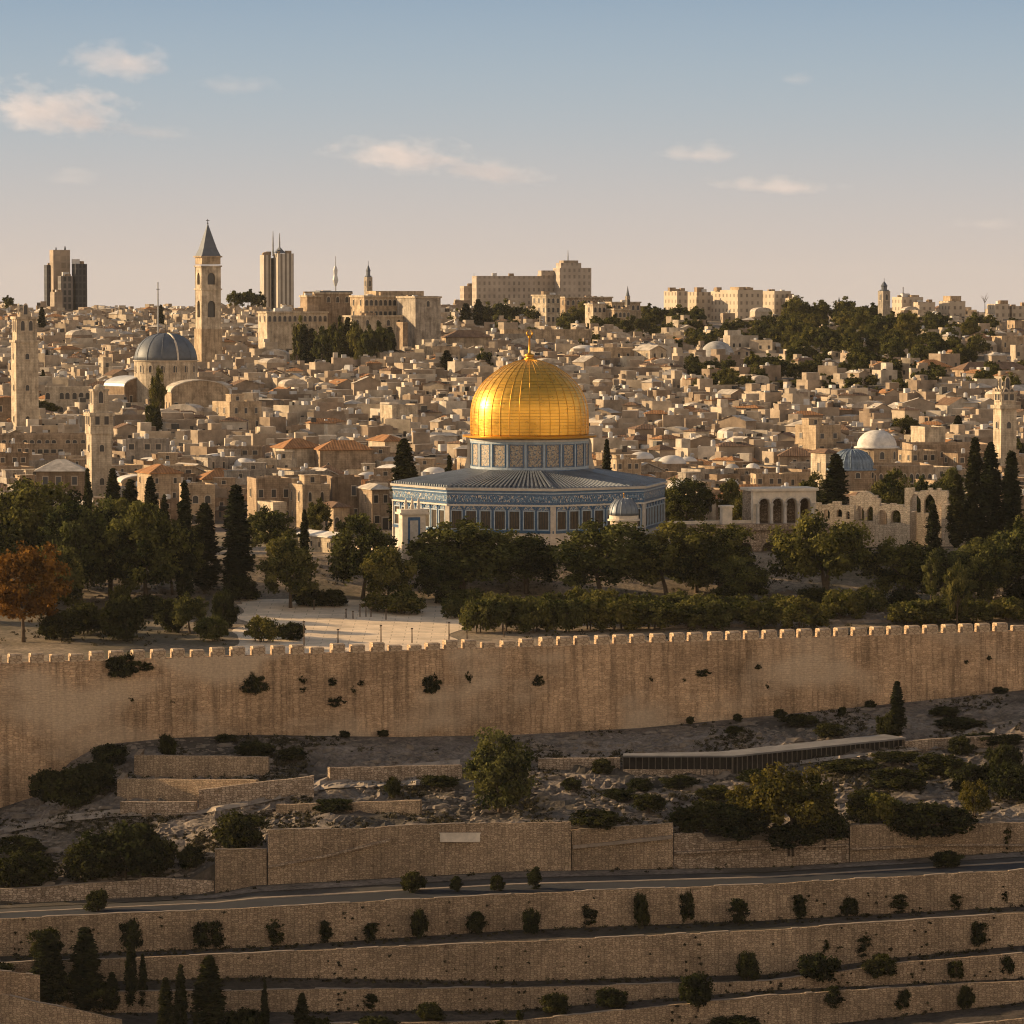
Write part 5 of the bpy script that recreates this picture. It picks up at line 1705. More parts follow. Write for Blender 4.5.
o = block_group('apartment_building', 'lower apartment building at the end of the hilltop row', 'apartments', 775, 1810, 30, [('wing', 760, 790, 291, None, 12, 'flats', 8, 'tan'), ('wing', 780, 800, 298, None, 10, 'flats', 0)])
ANCHORS.append((720, 305, 'the hilltop apartments'))
o = block_group('monastery', 'long pale monastery wing with arched windows above the cypress cluster', 'monastery', 296, 1440, 20, [('main_block', 258, 328, 313, None, 12, 'house', 0, 'pale cream', (12, 1, 2)), ('wing', 300, 322, 297, 313, 9, 'house', 6, 'tan'), ('wing', 305, 352, 294, None, 12, 'house', 16, 'tan', (4, 1, 1)), ('roof_block', 312, 353, 291, 294, 10, 'slate', 16)])
o = block_group('monastery', 'sunlit monastery block with arched windows between the wing and the bastion', 'monastery', 375, 1430, 24, [('main_block', 350, 402, 297, None, 14, 'house', 4, 'honey-coloured', (8, 2, 2)), ('wing', 344, 404, 317, None, 8, 'house', -10, 'pale cream', (5, 1, 1)), ('roof_block', 366, 424, 291, 296, 10, 'house', 14, 'honey-coloured')])
o = block_group('bastion', 'large blank buttressed stone bastion of the hilltop monastery', 'bastion', 419, 1420, 26, [('main_block', 397, 441, 298, None, 16, 'house', 0, 'greyish', (1, 1, 0)), ('roof_block', 400, 439, 296, 298, 13, 'slate', 0), ('buttress', 396, 408, 322, None, 6, 'house', -12, 'tan')])
ANCHORS += [(296, 320, 'the long monastery wing'), (418, 315, 'the monastery bastion')]
def spire_thing(label, px, Y, ytop, ymid, ybase, wpx, name='church_spire', cat='spire', lantern=True):
    root = px_root(name, px, Y, label, cat, 30, 4); m = Y / FPX; w = wpx * m / 1.37
    Z = lambda y: zrel(root, y, Y)
    o = box_part(root, 'shaft', 'house', w, w, -6, Z(ymid), 'greyish')
    for fc in (0, -1):
        win(root, 'arch', 0 if fc == 0 else -w / 2, -w / 2 if fc == 0 else 0, Z(ymid) - 4, fc, 1.2, 2.6)
    z0 = Z(ymid); zt = Z(ytop)
    if lantern:
        mb = MB(); mb.lathe([(w * .56, z0 + .003), (w * .56, z0 + .5), (w * .34, z0 + .6), (w * .34, z0 + (zt - z0) * .35), (w * .42, z0 + (zt - z0) * .38), (w * .2, z0 + (zt - z0) * .6), (.12, z0 + (zt - z0) * .75), (.1, zt)], 8); mb.build('lantern', 'slate', root)
    else:
        mb = MB(); mb.lathe([(w * .58, z0 + .003), (w * .3, z0 + (zt - z0) * .4), (.06, zt)], 8); mb.build('spire', 'slate', root)
    return root
spire_thing('slim dark church spire rising behind the monastery roofs', 368.5, 1650, 261, 277, 292, 8.5)
spire_thing('tiny pointed spire beyond the hotel trees', 627.5, 1750, 286, 296, 306, 5, lantern=False)
spire_thing('square stone church tower with a dark lantern on the tree-covered hill', 883.5, 1720, 278, 291, 308, 12)
spire_thing('little pointed turret on the tree-covered ridge', 838.5, 1800, 297, 302, 308, 4, lantern=False)
ANCHORS.append((883, 295, 'the church tower on the hill'))
def flagpole():
    root = px_root('flagpole', 336, 1500, 'tall flagpole with a furled flag above the monastery roofs', 'flagpole', 0, 2); m = 1500 / FPX
    Z = lambda y: zrel(root, y, 1500)
    mb = MB(); mb.tube([(0, 0, 0), (0, 0, Z(275)), (0, 0, Z(256))], [.3, .25, .1], 6); mb.build('pole', 'metal', root)
    mb = MB(); mb.rings([[(-.1 - .75 * f * math.cos(a) - (1 - t) * 1.0 * 0, .35 * f * math.sin(a), Z(266) + (Z(286) - Z(266)) * t) for a in [i * math.pi / 3 for i in range(6)]] for t, f in ((0, .5), (.2, 1.2), (.45, .9), (.7, 1.5), (1, .6))]); mb.build('flag', 'tin_roof', root)
flagpole()
def aerial(label, px, Y, yt, yb):
    root = px_root('mast', px, Y, label, 'mast', 0, 1); Z = lambda y: zrel(root, y, Y)
    mb = MB(); mb.tube([(0, 0, 0), (0, 0, Z(yt))], [.45, .25], 6); mb.build('pole', 'metal', root)
    mb = MB(); mb.box(-.6, .6, -.1, .1, Z(yt) - 3, Z(yt) - 2.7); mb.build('crossbar', 'metal', root)
aerial('thin white mast standing beside the bell tower', 158.5, 1500, 282, 300)
aerial('thin mast on the ridge beyond the church tower on the hill', 902.5, 1800, 287, 297)
o = block_group('apartment_building', 'broad pale hilltop building with a stepped roof beside the church tower', 'building', 908, 1800, 22, [('main_block', 892, 922, 297, None, 10, 'flats', 0), ('wing', 908, 934, 302, None, 10, 'flats', -6, 'tan'), ('penthouse', 905, 918, 295, 297, 6, 'house', 0)])
o = block_group('apartment_building', 'honey hilltop house with a set-back top storey', 'building', 952, 1800, 22, [('main_block', 939, 964, 301, None, 10, 'flats', 0), ('penthouse', 943, 960, 296, 301, 7, 'house', 2)])
o = block_group('apartment_building', 'row of low pale flats at the end of the ridge', 'building', 1002, 1800, 18, [('wing', 987, 1008, 304, None, 9, 'flats', 0), ('wing', 1004, 1030, 306, None, 9, 'flats', 4, 'tan')])
o = block_group('villa', 'sunlit corner villa in front of the hotel slab', 'villa', 545, 1760, 32, [('main_block', 532, 560, 296, None, 12, 'house', 0, 'pale cream', (3, 3, 3))])
o = block_group('villa', 'wide honey villa range between hotel and tiny spire', 'villa', 590, 1770, 22, [('main_block', 556, 612, 298, None, 11, 'house', 4, 'tan', (9, 2, 2)), ('wing', 604, 640, 303, None, 9, 'house', -6, 'honey-coloured', (6, 1, 2))])
o = block_group('villa', 'pale terrace villa stepping down below the wide villa range', 'villa', 604, 1690, 25, [('main_block', 585, 606, 305, None, 8, 'house', 0, 'pale cream', (3, 1, 1)), ('wing', 606, 630, 310, None, 8, 'house', -4, 'honey-coloured', (4, 1, 1))])

# ------------------------------------------------------------------ the old town: each house a thing
HG = 'stone houses of the old town'
KINDS_H = [
    ('small flat-roofed', dict(w=8, d=8, h=5, storeys=1, nf=2, nl=1)),
    ('two-storey flat-roofed', dict(w=10, d=9, h=7.5, storeys=2, nf=3, nl=2, tanks=1)),
    ('stepped flat-roofed', dict(w=11, d=9, h=6.5, storeys=2, nf=3, nl=2, upper=(-2, 5, 4, 2.6), dish=1)),
    ('white-domed', dict(w=9, d=9, h=6, storeys=2, nf=2, nl=2, roof='domed', domes=1, arched=True)),
    ('twin-domed', dict(w=13, d=8, h=5.5, storeys=1, nf=4, nl=1, roof='domed', domes=2, arched=True)),
    ('orange-tiled', dict(w=11, d=9, h=6, storeys=2, nf=3, nl=2, roof='hip')),
    ('brown-tiled', dict(w=10, d=10, h=6.5, storeys=2, nf=3, nl=2, roof='hip', tilemat='tile_brown')),
    ('gabled', dict(w=8, d=11, h=6, storeys=2, nf=2, nl=3, roof='gable', tilemat='flat_roof')),
    ('barrel-roofed', dict(w=9, d=10, h=5, storeys=1, nf=2, nl=2, roof='vault', tilemat='pale_roof')),
    ('tall three-storey', dict(w=9, d=9, h=10.5, storeys=3, nf=3, nl=2, tanks=1, dish=1)),
    ('long two-storey', dict(w=16, d=9, h=7, storeys=2, nf=5, nl=2, tanks=2)),
    ('roof-roomed', dict(w=10, d=10, h=7, storeys=2, nf=3, nl=2, upper=(2, 4.5, 4, 2.5), tanks=1)),
]
PROTO = {}
PROTO_USED = set()
def town_house(kind_i, loc, rz, sc, tone, look):
    key = kind_i
    if key not in PROTO:
        kw = dict(KINDS_H[kind_i][1])
        PROTO[key] = house(name='house', base=-4.5, rnd=random.Random(50 + kind_i), **kw)
        o = PROTO[key]
    else:
        o = copy_tree(PROTO[key])
    o.location = loc; o.rotation_euler = (0, 0, rz); o.scale = sc
    for ch in KIDS[o.name]:
        if ch.name.startswith('walls'):
            ch.color = (*TONES[tone], 1)
    return o
def free(x, y, r):
    return all((x - a) ** 2 + (y - b) ** 2 > (r + c) ** 2 for a, b, c in KEEP)
def tree_share(px, py):
    """how much of the town at this place of the photograph is trees rather than houses"""
    if px > 680 and py < 400:
        return .84 if py > 312 else .45
    if 470 < px < 760 and 312 < py < 348:
        return .82
    if 290 < px < 400 and 335 < py < 376:
        return .9
    return .06
cand = []
hr = random.Random(21)
Y = 806.0
while Y < 1900:
    halfw = 150 + Y * .145
    step = 8.0 if Y < 1000 else 7.4
    x = -halfw + hr.uniform(0, step)
    while x < halfw:
        yj = Y + hr.uniform(-4, 4)
        xj = x + hr.uniform(-1.5, 1.5)
        px = 512 + xj / yj * FPX
        g = gz(xj, yj)
        py = project((xj, yj, g))[1]
        if free(xj, yj, 3.0) and hr.random() > tree_share(px, py) and hr.random() < .93:
            cand.append((yj, xj, g, px, py))
        x += step * hr.uniform(.85, 1.35)
    Y += 8.8 if Y < 1000 else 8.2
cand.sort()
N_IND = 262
def visible_score(c):
    return c[0]
front = [c for c in cand if -12 < c[3] < 1036]
# houses of the mid-slope that show largest: a front strip, thinned where others hide them
chosen = set()
for c in front:
    if len(chosen) >= N_IND:
        break
    hid = sum(1 for q in front if q in chosen and abs(q[3] - c[3]) < 14 and 0 < q[4] - c[4] < 2.2)
    if hid < 2 and hr.random() < (.95 if c[0] < 1000 else .5):
        chosen.add(c)
mass = MB()
def mass_house(x, y, g, r):
    w, d, h = r.uniform(3.6, 9.5), r.uniform(3.6, 7.5), r.choice([1.9, 2.4, 2.9, 3.5, 4.2, 5.4]) * r.uniform(.85, 1.15)
    rz = R(r.uniform(8, 42) if r.random() < .72 else r.uniform(-40, 8))
    mass.M = Matrix.Translation((x, y, g)) @ Matrix.Rotation(rz, 4, 'Z')
    mass.cur_t = min(1, max(0, r.gauss(.42, .30)))
    k = r.random()
    if k > .42 and r.random() < .16:
        w *= r.uniform(1.5, 2.3); h = max(2.6, h * .9)
    if k < .20:
        mass.box(-w / 2, w / 2, -d / 2, d / 2, -4, h)
        e, rise = .4, min(w, d) * r.uniform(.16, .28)
        a = max(0, w / 2 - d / 2 * .9)
        mass.add([(-w / 2 - e, -d / 2 - e, h + .02), (w / 2 + e, -d / 2 - e, h + .02), (w / 2 + e, d / 2 + e, h + .02), (-w / 2 - e, d / 2 + e, h + .02), (-a, 0, h + rise), (a + .01, 0, h + rise)],
                 [(0, 1, 5, 4), (1, 2, 5), (2, 3, 4, 5), (3, 0, 4)], r.choice((1, 4, 4, 3, 3)))
    elif k < .32:
        mass.box(-w / 2, w / 2, -d / 2, d / 2, -4, h)
        gh = w * r.uniform(.14, .24)
        mass.add([(-w / 2, -d / 2, h), (w / 2, -d / 2, h), (0, -d / 2, h + gh), (-w / 2, d / 2, h), (w / 2, d / 2, h), (0, d / 2, h + gh)], [(0, 1, 2), (5, 4, 3)])
        mass.add([(-w / 2 - .3, -d / 2 - .3, h - .1), (0, -d / 2 - .3, h + gh + .05), (0, d / 2 + .3, h + gh + .05), (-w / 2 - .3, d / 2 + .3, h - .1), (w / 2 + .3, -d / 2 - .3, h - .1), (w / 2 + .3, d / 2 + .3, h - .1)], [(0, 1, 2, 3), (1, 4, 5, 2)], r.choice((3, 3, 4, 1)))
    elif k < .38:
        mass.box(-w / 2, w / 2, -d / 2, d / 2, -4, h)
        mass.rings([[(w / 2 * math.cos(math.pi * q / 7), yy2, h + .01 + w * .2 * math.sin(math.pi * q / 7)) for q in range(8)] for yy2 in (-d / 2, d / 2)], 3)
    else:
        mass.box(-w / 2, w / 2, -d / 2, d / 2, -4, h, 0, 3)
        ph = r.uniform(.4, 1.0)
        mass.box(-w / 2, w / 2, -d / 2 - .02, -d / 2 + .3, h + .003, h + ph)
        mass.box(-w / 2 - .02, -w / 2 + .3, -d / 2 + .303, d / 2, h + .003, h + ph)
        if r.random() < .5:
            uw, ud, uh = w * r.uniform(.3, .6), d * r.uniform(.3, .6), r.uniform(2, 3)
            ux = r.uniform(-w / 2 + uw / 2, w / 2 - uw / 2)
            mass.cur_t = min(1, mass.cur_t + r.uniform(-.2, .3))
            mass.box(ux - uw / 2, ux + uw / 2, d / 2 - ud - .1, d / 2 - .1, h + .004, h + uh, 0, 3)
        if k > .88:
            s = min(w, d) * .33
            mass.lathe([(s * math.cos(a_), h + .05 + s * .8 * math.sin(a_)) for a_ in (0, .4, .8, 1.2, 1.5)], 10, (0, 0), 0)
        if r.random() < .35:
            mass.lathe([(.6, h + .3), (.6, h + 1.7), (.3, h + 1.9)], 7, (r.uniform(-w / 3, w / 3), r.uniform(-d / 4, d / 3)), 5)
    for _ in range(r.choice((1, 2, 3, 4))):
        s_ = r.uniform(.35, 1.1); xx, yy_ = r.uniform(-w / 2.4, w / 2.4), r.uniform(-d / 2.4, d / 2.4)
        mass.cur_t = min(1, max(0, r.gauss(.6, .35)))
        mass.box(xx - s_, xx + s_ * r.uniform(.3, 1), yy_ - s_ * .7, yy_ + s_ * .7, h + .005, h + s_ * r.uniform(.8, 2.2), r.choice((0, 0, 0, 5, 2)), 3)
    if r.random() < .6:
        e2 = r.uniform(1.5, 4); mass.cur_t = min(1, max(0, r.gauss(.45, .25)))
        sx_ = r.choice((-1, 1))
        mass.box(sx_ * w / 2 - e2 / 2, sx_ * w / 2 + e2 / 2, -d / 2 - r.uniform(.5, 2.5), d * r.uniform(-.1, .3), -4, h * r.uniform(.4, .8), 0, 3)
    mass.cur_t = 0
    ns = max(1, int(h / 3.4))
    for s in range(ns):
        z = s * h / ns + h / ns * .35
        for i in range(int(w / 3)):
            if r.random() < .75:
                xx = -w / 2 + w * (i + .5) / int(w / 3) + r.uniform(-.4, .4)
                mass.add([(xx - .45, -d / 2 - .04, z), (xx + .45, -d / 2 - .04, z), (xx + .45, -d / 2 - .04, z + 1.4), (xx - .45, -d / 2 - .04, z + 1.4)], [(0, 1, 2, 3)], 2)
        for i in range(int(d / 3.5)):
            if r.random() < .6:
                yy_ = -d / 2 + d * (i + .5) / int(d / 3.5)
                mass.add([(-w / 2 - .04, yy_ + .4, z), (-w / 2 - .04, yy_ - .4, z), (-w / 2 - .04, yy_ - .4, z + 1.4), (-w / 2 - .04, yy_ + .4, z + 1.4)], [(0, 1, 2, 3)], 2)
for c in cand:
    y, x, g, px, py = c
    if c in chosen:
        k = hr.choices(range(12), [5, 6, 6, 3, 2, 3, 2, 2, 2, 4, 4, 5])[0]
        tone = hr.choices(list(TONES), [3, 4, 4, 3, 2])[0]
        sc = (hr.uniform(.62, 1.08), hr.uniform(.62, .95), hr.uniform(.52, .86))
        o = town_house(k, (x, y, g), R(hr.choice([hr.uniform(8, 40), hr.uniform(15, 35), hr.uniform(-12, 8)])), sc, tone, None)
        auto(o, f'{tone} {KINDS_H[k][0]} house', 'house', HG, (px, project((x, y, g + 5))[1]))
    else:
        mass_house(x, y, g, hr)
mass.M = None
mo = mass.build('distant_houses', ['mass', 'tile', 'glass', 'flat_roof', 'tile_brown', 'tank'], tint=True)
mo['kind'] = 'stuff'; mo['label'] = 'dense far houses of the old town rising up the hill'
# ------------------------------------------------------------------ trees and shrubs
def leaf_mesh(name, clumps, per, size, mat, seed, squash=.8, up=0.0, shell=.45, aspect=1.5):
    """many leaf-sized faces; clumps: (x, y, z, radius, tint)"""
    r = np.random.default_rng(seed)
    C = np.array(clumps, dtype=np.float64)
    n = len(C) * per
    idx = np.repeat(np.arange(len(C)), per)
    d = r.normal(size=(n, 3)); d /= np.linalg.norm(d, axis=1)[:, None]
    rad = r.random(n) ** shell * (1 + .25 * r.normal(size=n).clip(-1, 1.6))
    P = C[idx, :3] + d * (C[idx, 3] * rad)[:, None] * np.array([1, 1, squash])
    nrm = d * .8 + r.normal(size=(n, 3)) * .7
    nrm[:, 2] += .25
    nrm /= np.linalg.norm(nrm, axis=1)[:, None]
    a = np.cross(nrm, np.where(np.abs(nrm[:, 2:3]) < .9, np.array([[0, 0, 1.0]]), np.array([[1.0, 0, 0]]))); a /= np.linalg.norm(a, axis=1)[:, None]
    b = np.cross(nrm, a)
    if up:
        a, b = b, a
    th = r.uniform(0, 6.28, n) if not up else r.normal(0, .4, n) + math.pi / 2
    u = a * np.cos(th)[:, None] + b * np.sin(th)[:, None]; v = -a * np.sin(th)[:, None] + b * np.cos(th)[:, None]
    s = size * r.uniform(.55, 1.3, n)
    u = u * (s * aspect * .5)[:, None]; v = v * (s * .5)[:, None]
    V = np.stack([P - u, P - v, P + u, P + v], 1).reshape(-1, 3)
    F = np.arange(n * 4).reshape(-1, 4)
    me = bpy.data.meshes.new(name)
    me.from_pydata(V.tolist(), [], F.tolist())
    me.materials.append(M[mat])
    t = (C[idx, 4] + r.normal(0, .16, n)).clip(0, 1)
    at_ = me.attributes.new('tint', 'FLOAT', 'FACE')
    at_.data.foreach_set('value', t.astype(np.float32))
    return me
def crown_clumps(seed, rx, ry, rz, cz, n, cr, lo=-.75, lump=.3, inner=.25):
    r = random.Random(seed)
    out = []
    off = r.uniform(0, 50)
    while len(out) < n:
        v = Vector((r.gauss(0, 1), r.gauss(0, 1), r.gauss(0, 1))).normalized()
        if v.z < lo:
            continue
        k = (1 - inner) + inner * r.random() if r.random() < .8 else r.uniform(.3, .8)
        k *= 1 + lump * mnoise.noise(v * 1.8 + Vector((off, 0, 0))) * 1.6
        out.append((v.x * rx * k, v.y * ry * k, cz + v.z * rz * k, cr * r.uniform(.65, 1.3), min(1, max(0, .42 + .3 * r.gauss(0, 1)))))
    return out
def trunk_mesh(name, h, r0, limbs, spread, seed, lean=.0, mat='bark', multi=1):
    r = random.Random(seed); mb = MB()
    for m_ in range(multi):
        ox, oy = (r.uniform(-.5, .5), r.uniform(-.5, .5)) if multi > 1 else (0, 0)
        lx, ly = r.uniform(-lean, lean), r.uniform(-lean, lean)
        path = [(ox, oy, -.6), (ox + lx * .3, oy + ly * .3, h * .35), (ox + lx * .8, oy + ly * .7, h * .7), (ox + lx, oy + ly, h)]
        mb.tube(path, [r0 * 1.35, r0, r0 * .8, r0 * .5], 7)
        for i in range(limbs):
            a = i * 6.28 / limbs + r.uniform(-.5, .5); t = r.uniform(.55, 1.0)
            p0 = Vector(path[2]).lerp(Vector(path[3]), (t - .55) / .45)
            q = Vector((math.cos(a) * spread, math.sin(a) * spread, h * .45 + r.uniform(0, spread * .5)))
            mb.tube([tuple(p0), tuple(p0 + q * .5 + Vector((0, 0, .3))), tuple(p0 + q)], [r0 * .5, r0 * .33, r0 * .1], 5)
    return mb.build(name, mat, mesh_only=True, smooth=True)
PT = {}
def proto(key, name, h, w, crown, trunk):
    PT[key] = (name, h, w, crown, trunk)
# crowns are modelled about as big as they stand
for i in range(4):
    proto(f'pine{i}', 'pine_tree', 12.0, 11.0, leaf_mesh('crown', crown_clumps(10 + i, 4.9, 4.7, 4.9, 6.6, 125, 1.2, -.8, .36), 115, .34, 'leaf_pine', i), trunk_mesh('trunk', 5.5, .28, 5, 2.6, i, .8, multi=1 + i % 2))
for i in range(2):
    proto(f'umbrella{i}', 'pine_tree', 10.5, 15.0, leaf_mesh('crown', crown_clumps(30 + i, 6.8, 6.0, 3.5, 6.4, 140, 1.25, -.7, .4), 110, .34, 'leaf_pine', 20 + i), trunk_mesh('trunk', 5.4, .34, 7, 4.2, 9 + i, 1.0, multi=2))
for i in range(3):
    proto(f'olive{i}', 'broadleaf_tree', 9.0, 9.0, leaf_mesh('crown', crown_clumps(40 + i, 3.9, 3.8, 3.5, 5.2, 90, 1.0, -.8, .34), 105, .33, 'leaf_olive', 40 + i), trunk_mesh('trunk', 3.6, .24, 5, 2.0, 20 + i, .5))
proto('autumn', 'autumn_tree', 13.0, 12.5, leaf_mesh('crown', crown_clumps(60, 5.4, 5.0, 4.9, 7.6, 125, 1.15, -.85, .34), 100, .36, 'leaf_autumn', 60), trunk_mesh('trunk', 5.0, .24, 6, 2.6, 30, .4))
def cyp_clumps(seed, h, r, n):
    rr = random.Random(seed); out = []
    for _ in range(n):
        t = rr.random()
        prof = (min(1, t / .18) ** .6) * (1 - max(0, (t - .22) / .78) ** 1.7) ** .8
        a = rr.uniform(0, 6.28); k = rr.random() ** .45
        out.append((math.cos(a) * r * prof * k, math.sin(a) * r * prof * k, .5 + t * (h - .6), .34 + .3 * prof, min(1, max(0, .4 + .3 * rr.gauss(0, 1)))))
    return out
for i in range(3):
    proto(f'cypress{i}', 'cypress_tree', 14.0, 3.2, leaf_mesh('crown', cyp_clumps(70 + i, 14, 1.35, 130), 60, .30, 'leaf_cypress', 70 + i, 1.5, 1.0, .6, 2.2), trunk_mesh('trunk', 6, .18, 0, 0, 50 + i, .05))
for i in range(4):
    proto(f'bush{i}', 'shrub', 3.2, 4.0, leaf_mesh('foliage', crown_clumps(80 + i, 1.7, 1.65, 1.5, 1.4, 82, .5, -.8, .28), 80, .19, 'leaf_bush', 80 + i), trunk_mesh('stem', 1.4, .07, 4, .7, 60 + i, .2, multi=2))
for i in range(4):
    proto(f'ivy{i}', 'shrub', 3.2, 4.0, leaf_mesh('foliage', crown_clumps(85 + i, 1.7, .8, 1.35, 1.5, 70, .46, -1, .45), 80, .19, 'leaf_bush', 185 + i), None)
for i in range(3):
    proto(f'hedge{i}', 'shrub', 3.4, 4.8, leaf_mesh('foliage', crown_clumps(90 + i, 2.05, 1.9, 1.5, 1.5, 66, .55, -.7, .36), 75, .22, 'leaf_hedge', 90 + i), trunk_mesh('stem', 1.4, .08, 4, .8, 70 + i, .2, multi=2))
for i in range(3):
    proto(f'sapling{i}', 'sapling', 4.4, 2.4, leaf_mesh('foliage', crown_clumps(100 + i, 1.0, .95, 1.85, 2.3, 64, .46, -.97, .3), 85, .18, 'leaf_bush', 100 + i), trunk_mesh('stem', 2.6, .06, 3, .6, 80 + i, .3))
proto('yellow', 'broadleaf_tree', 7.0, 9.0, leaf_mesh('crown', crown_clumps(110, 4.2, 3.6, 3.0, 3.6, 90, .9, -.8, .36), 95, .28, 'leaf_yellow', 110), trunk_mesh('trunk', 2.6, .18, 5, 1.8, 90, .4, multi=2))
proto('dense', 'broadleaf_tree', 9.6, 8.4, leaf_mesh('crown', crown_clumps(120, 3.7, 3.6, 4.6, 4.9, 120, .95, -.97, .25), 100, .28, 'leaf_olive', 120), trunk_mesh('trunk', 2.6, .28, 5, 1.6, 91, .2))
proto('poplar', 'sapling', 9.0, 3.4, leaf_mesh('foliage', crown_clumps(130, 1.35, 1.3, 3.4, 5.4, 50, .55, -.9, .45), 60, .24, 'leaf_olive', 130), trunk_mesh('stem', 5, .12, 4, 1.0, 92, .3))
proto('bare', 'bare_tree', 9.0, 8.0, None, trunk_mesh('trunk', 5, .2, 9, 2.6, 93, .6))
for i in range(3):   # far trees: fewer, larger leaf faces
    proto(f'far{i}', 'tree', 10.0, 9.5, leaf_mesh('crown', crown_clumps(140 + i, 4.0, 4.0, 3.9, 5.6, 60, 1.15, -.8, .34), 55, .6, 'leaf_pine', 140 + i), trunk_mesh('trunk', 4, .25, 4, 1.8, 94 + i, .4))
PART_TRUNK = {'shrub': 'stem', 'sapling': 'stem'}
tr = random.Random(99)
def plant(key, px, base, w, h, look=None, label=None, group=None, Y=None, cat=None, off=None, deep=0.0, sink=0.0, rz=None):
    """a plant whose foot is at pixel (px, base), w by h pixels large"""
    name, ph, pw_, crown, trunk = PT[key]
    if off is not None:
        p = off
    elif Y is None:
        p = hit(px, base)
    else:
        x = (px - 512) / FPX * Y
        p = Vector((x, Y, gz(x, Y)))
    if deep:
        p = Vector((p.x * (1 + deep / p.y), p.y + deep, 0)); p.z = gz(p.x, p.y)
    m = p.y / FPX
    if Y is not None and off is None and base is not None:
        h = max(h, 4) if h else 20
    sx, sz = w * m / pw_, h * m / ph
    o = empty(name, (p.x, p.y, p.z - sink), tr.uniform(0, 6.28) if rz is None else rz)
    o.scale = (sx, sx, sz)
    nm_c = 'foliage' if name in PART_TRUNK else 'crown'
    if crown: link(nm_c, crown, o)
    if trunk: link(PART_TRUNK.get(name, 'trunk'), trunk, o)
    c = cat or ('shrub' if name in ('shrub', 'sapling') else 'tree')
    if label:
        tag(o, label, c, group)
    else:
        auto(o, look or name.replace('_', ' '), c, group or 'trees', (px, project((p.x, p.y, p.z + h * m * .5))[1]))
    return o
def hw(px, ytop, Y):            # height in pixels from the ground at (px, Y) up to ytop
    x = (px - 512) / FPX * Y
    return project((x, Y, gz(x, Y)))[1] - ytop
G1 = 'trees of the garden belt before the old town'
def belt(key, px, Y, ytop, w, look, label=None):
    h = hw(px, ytop, Y)
    if key[:4] in ('pine', 'oliv', 'umbr'):
        w *= 1.14
    elif key[:4] == 'cypr':
        w *= 1.15
    return plant(key, px, 0, w, h, look, label, G1, Y=Y)
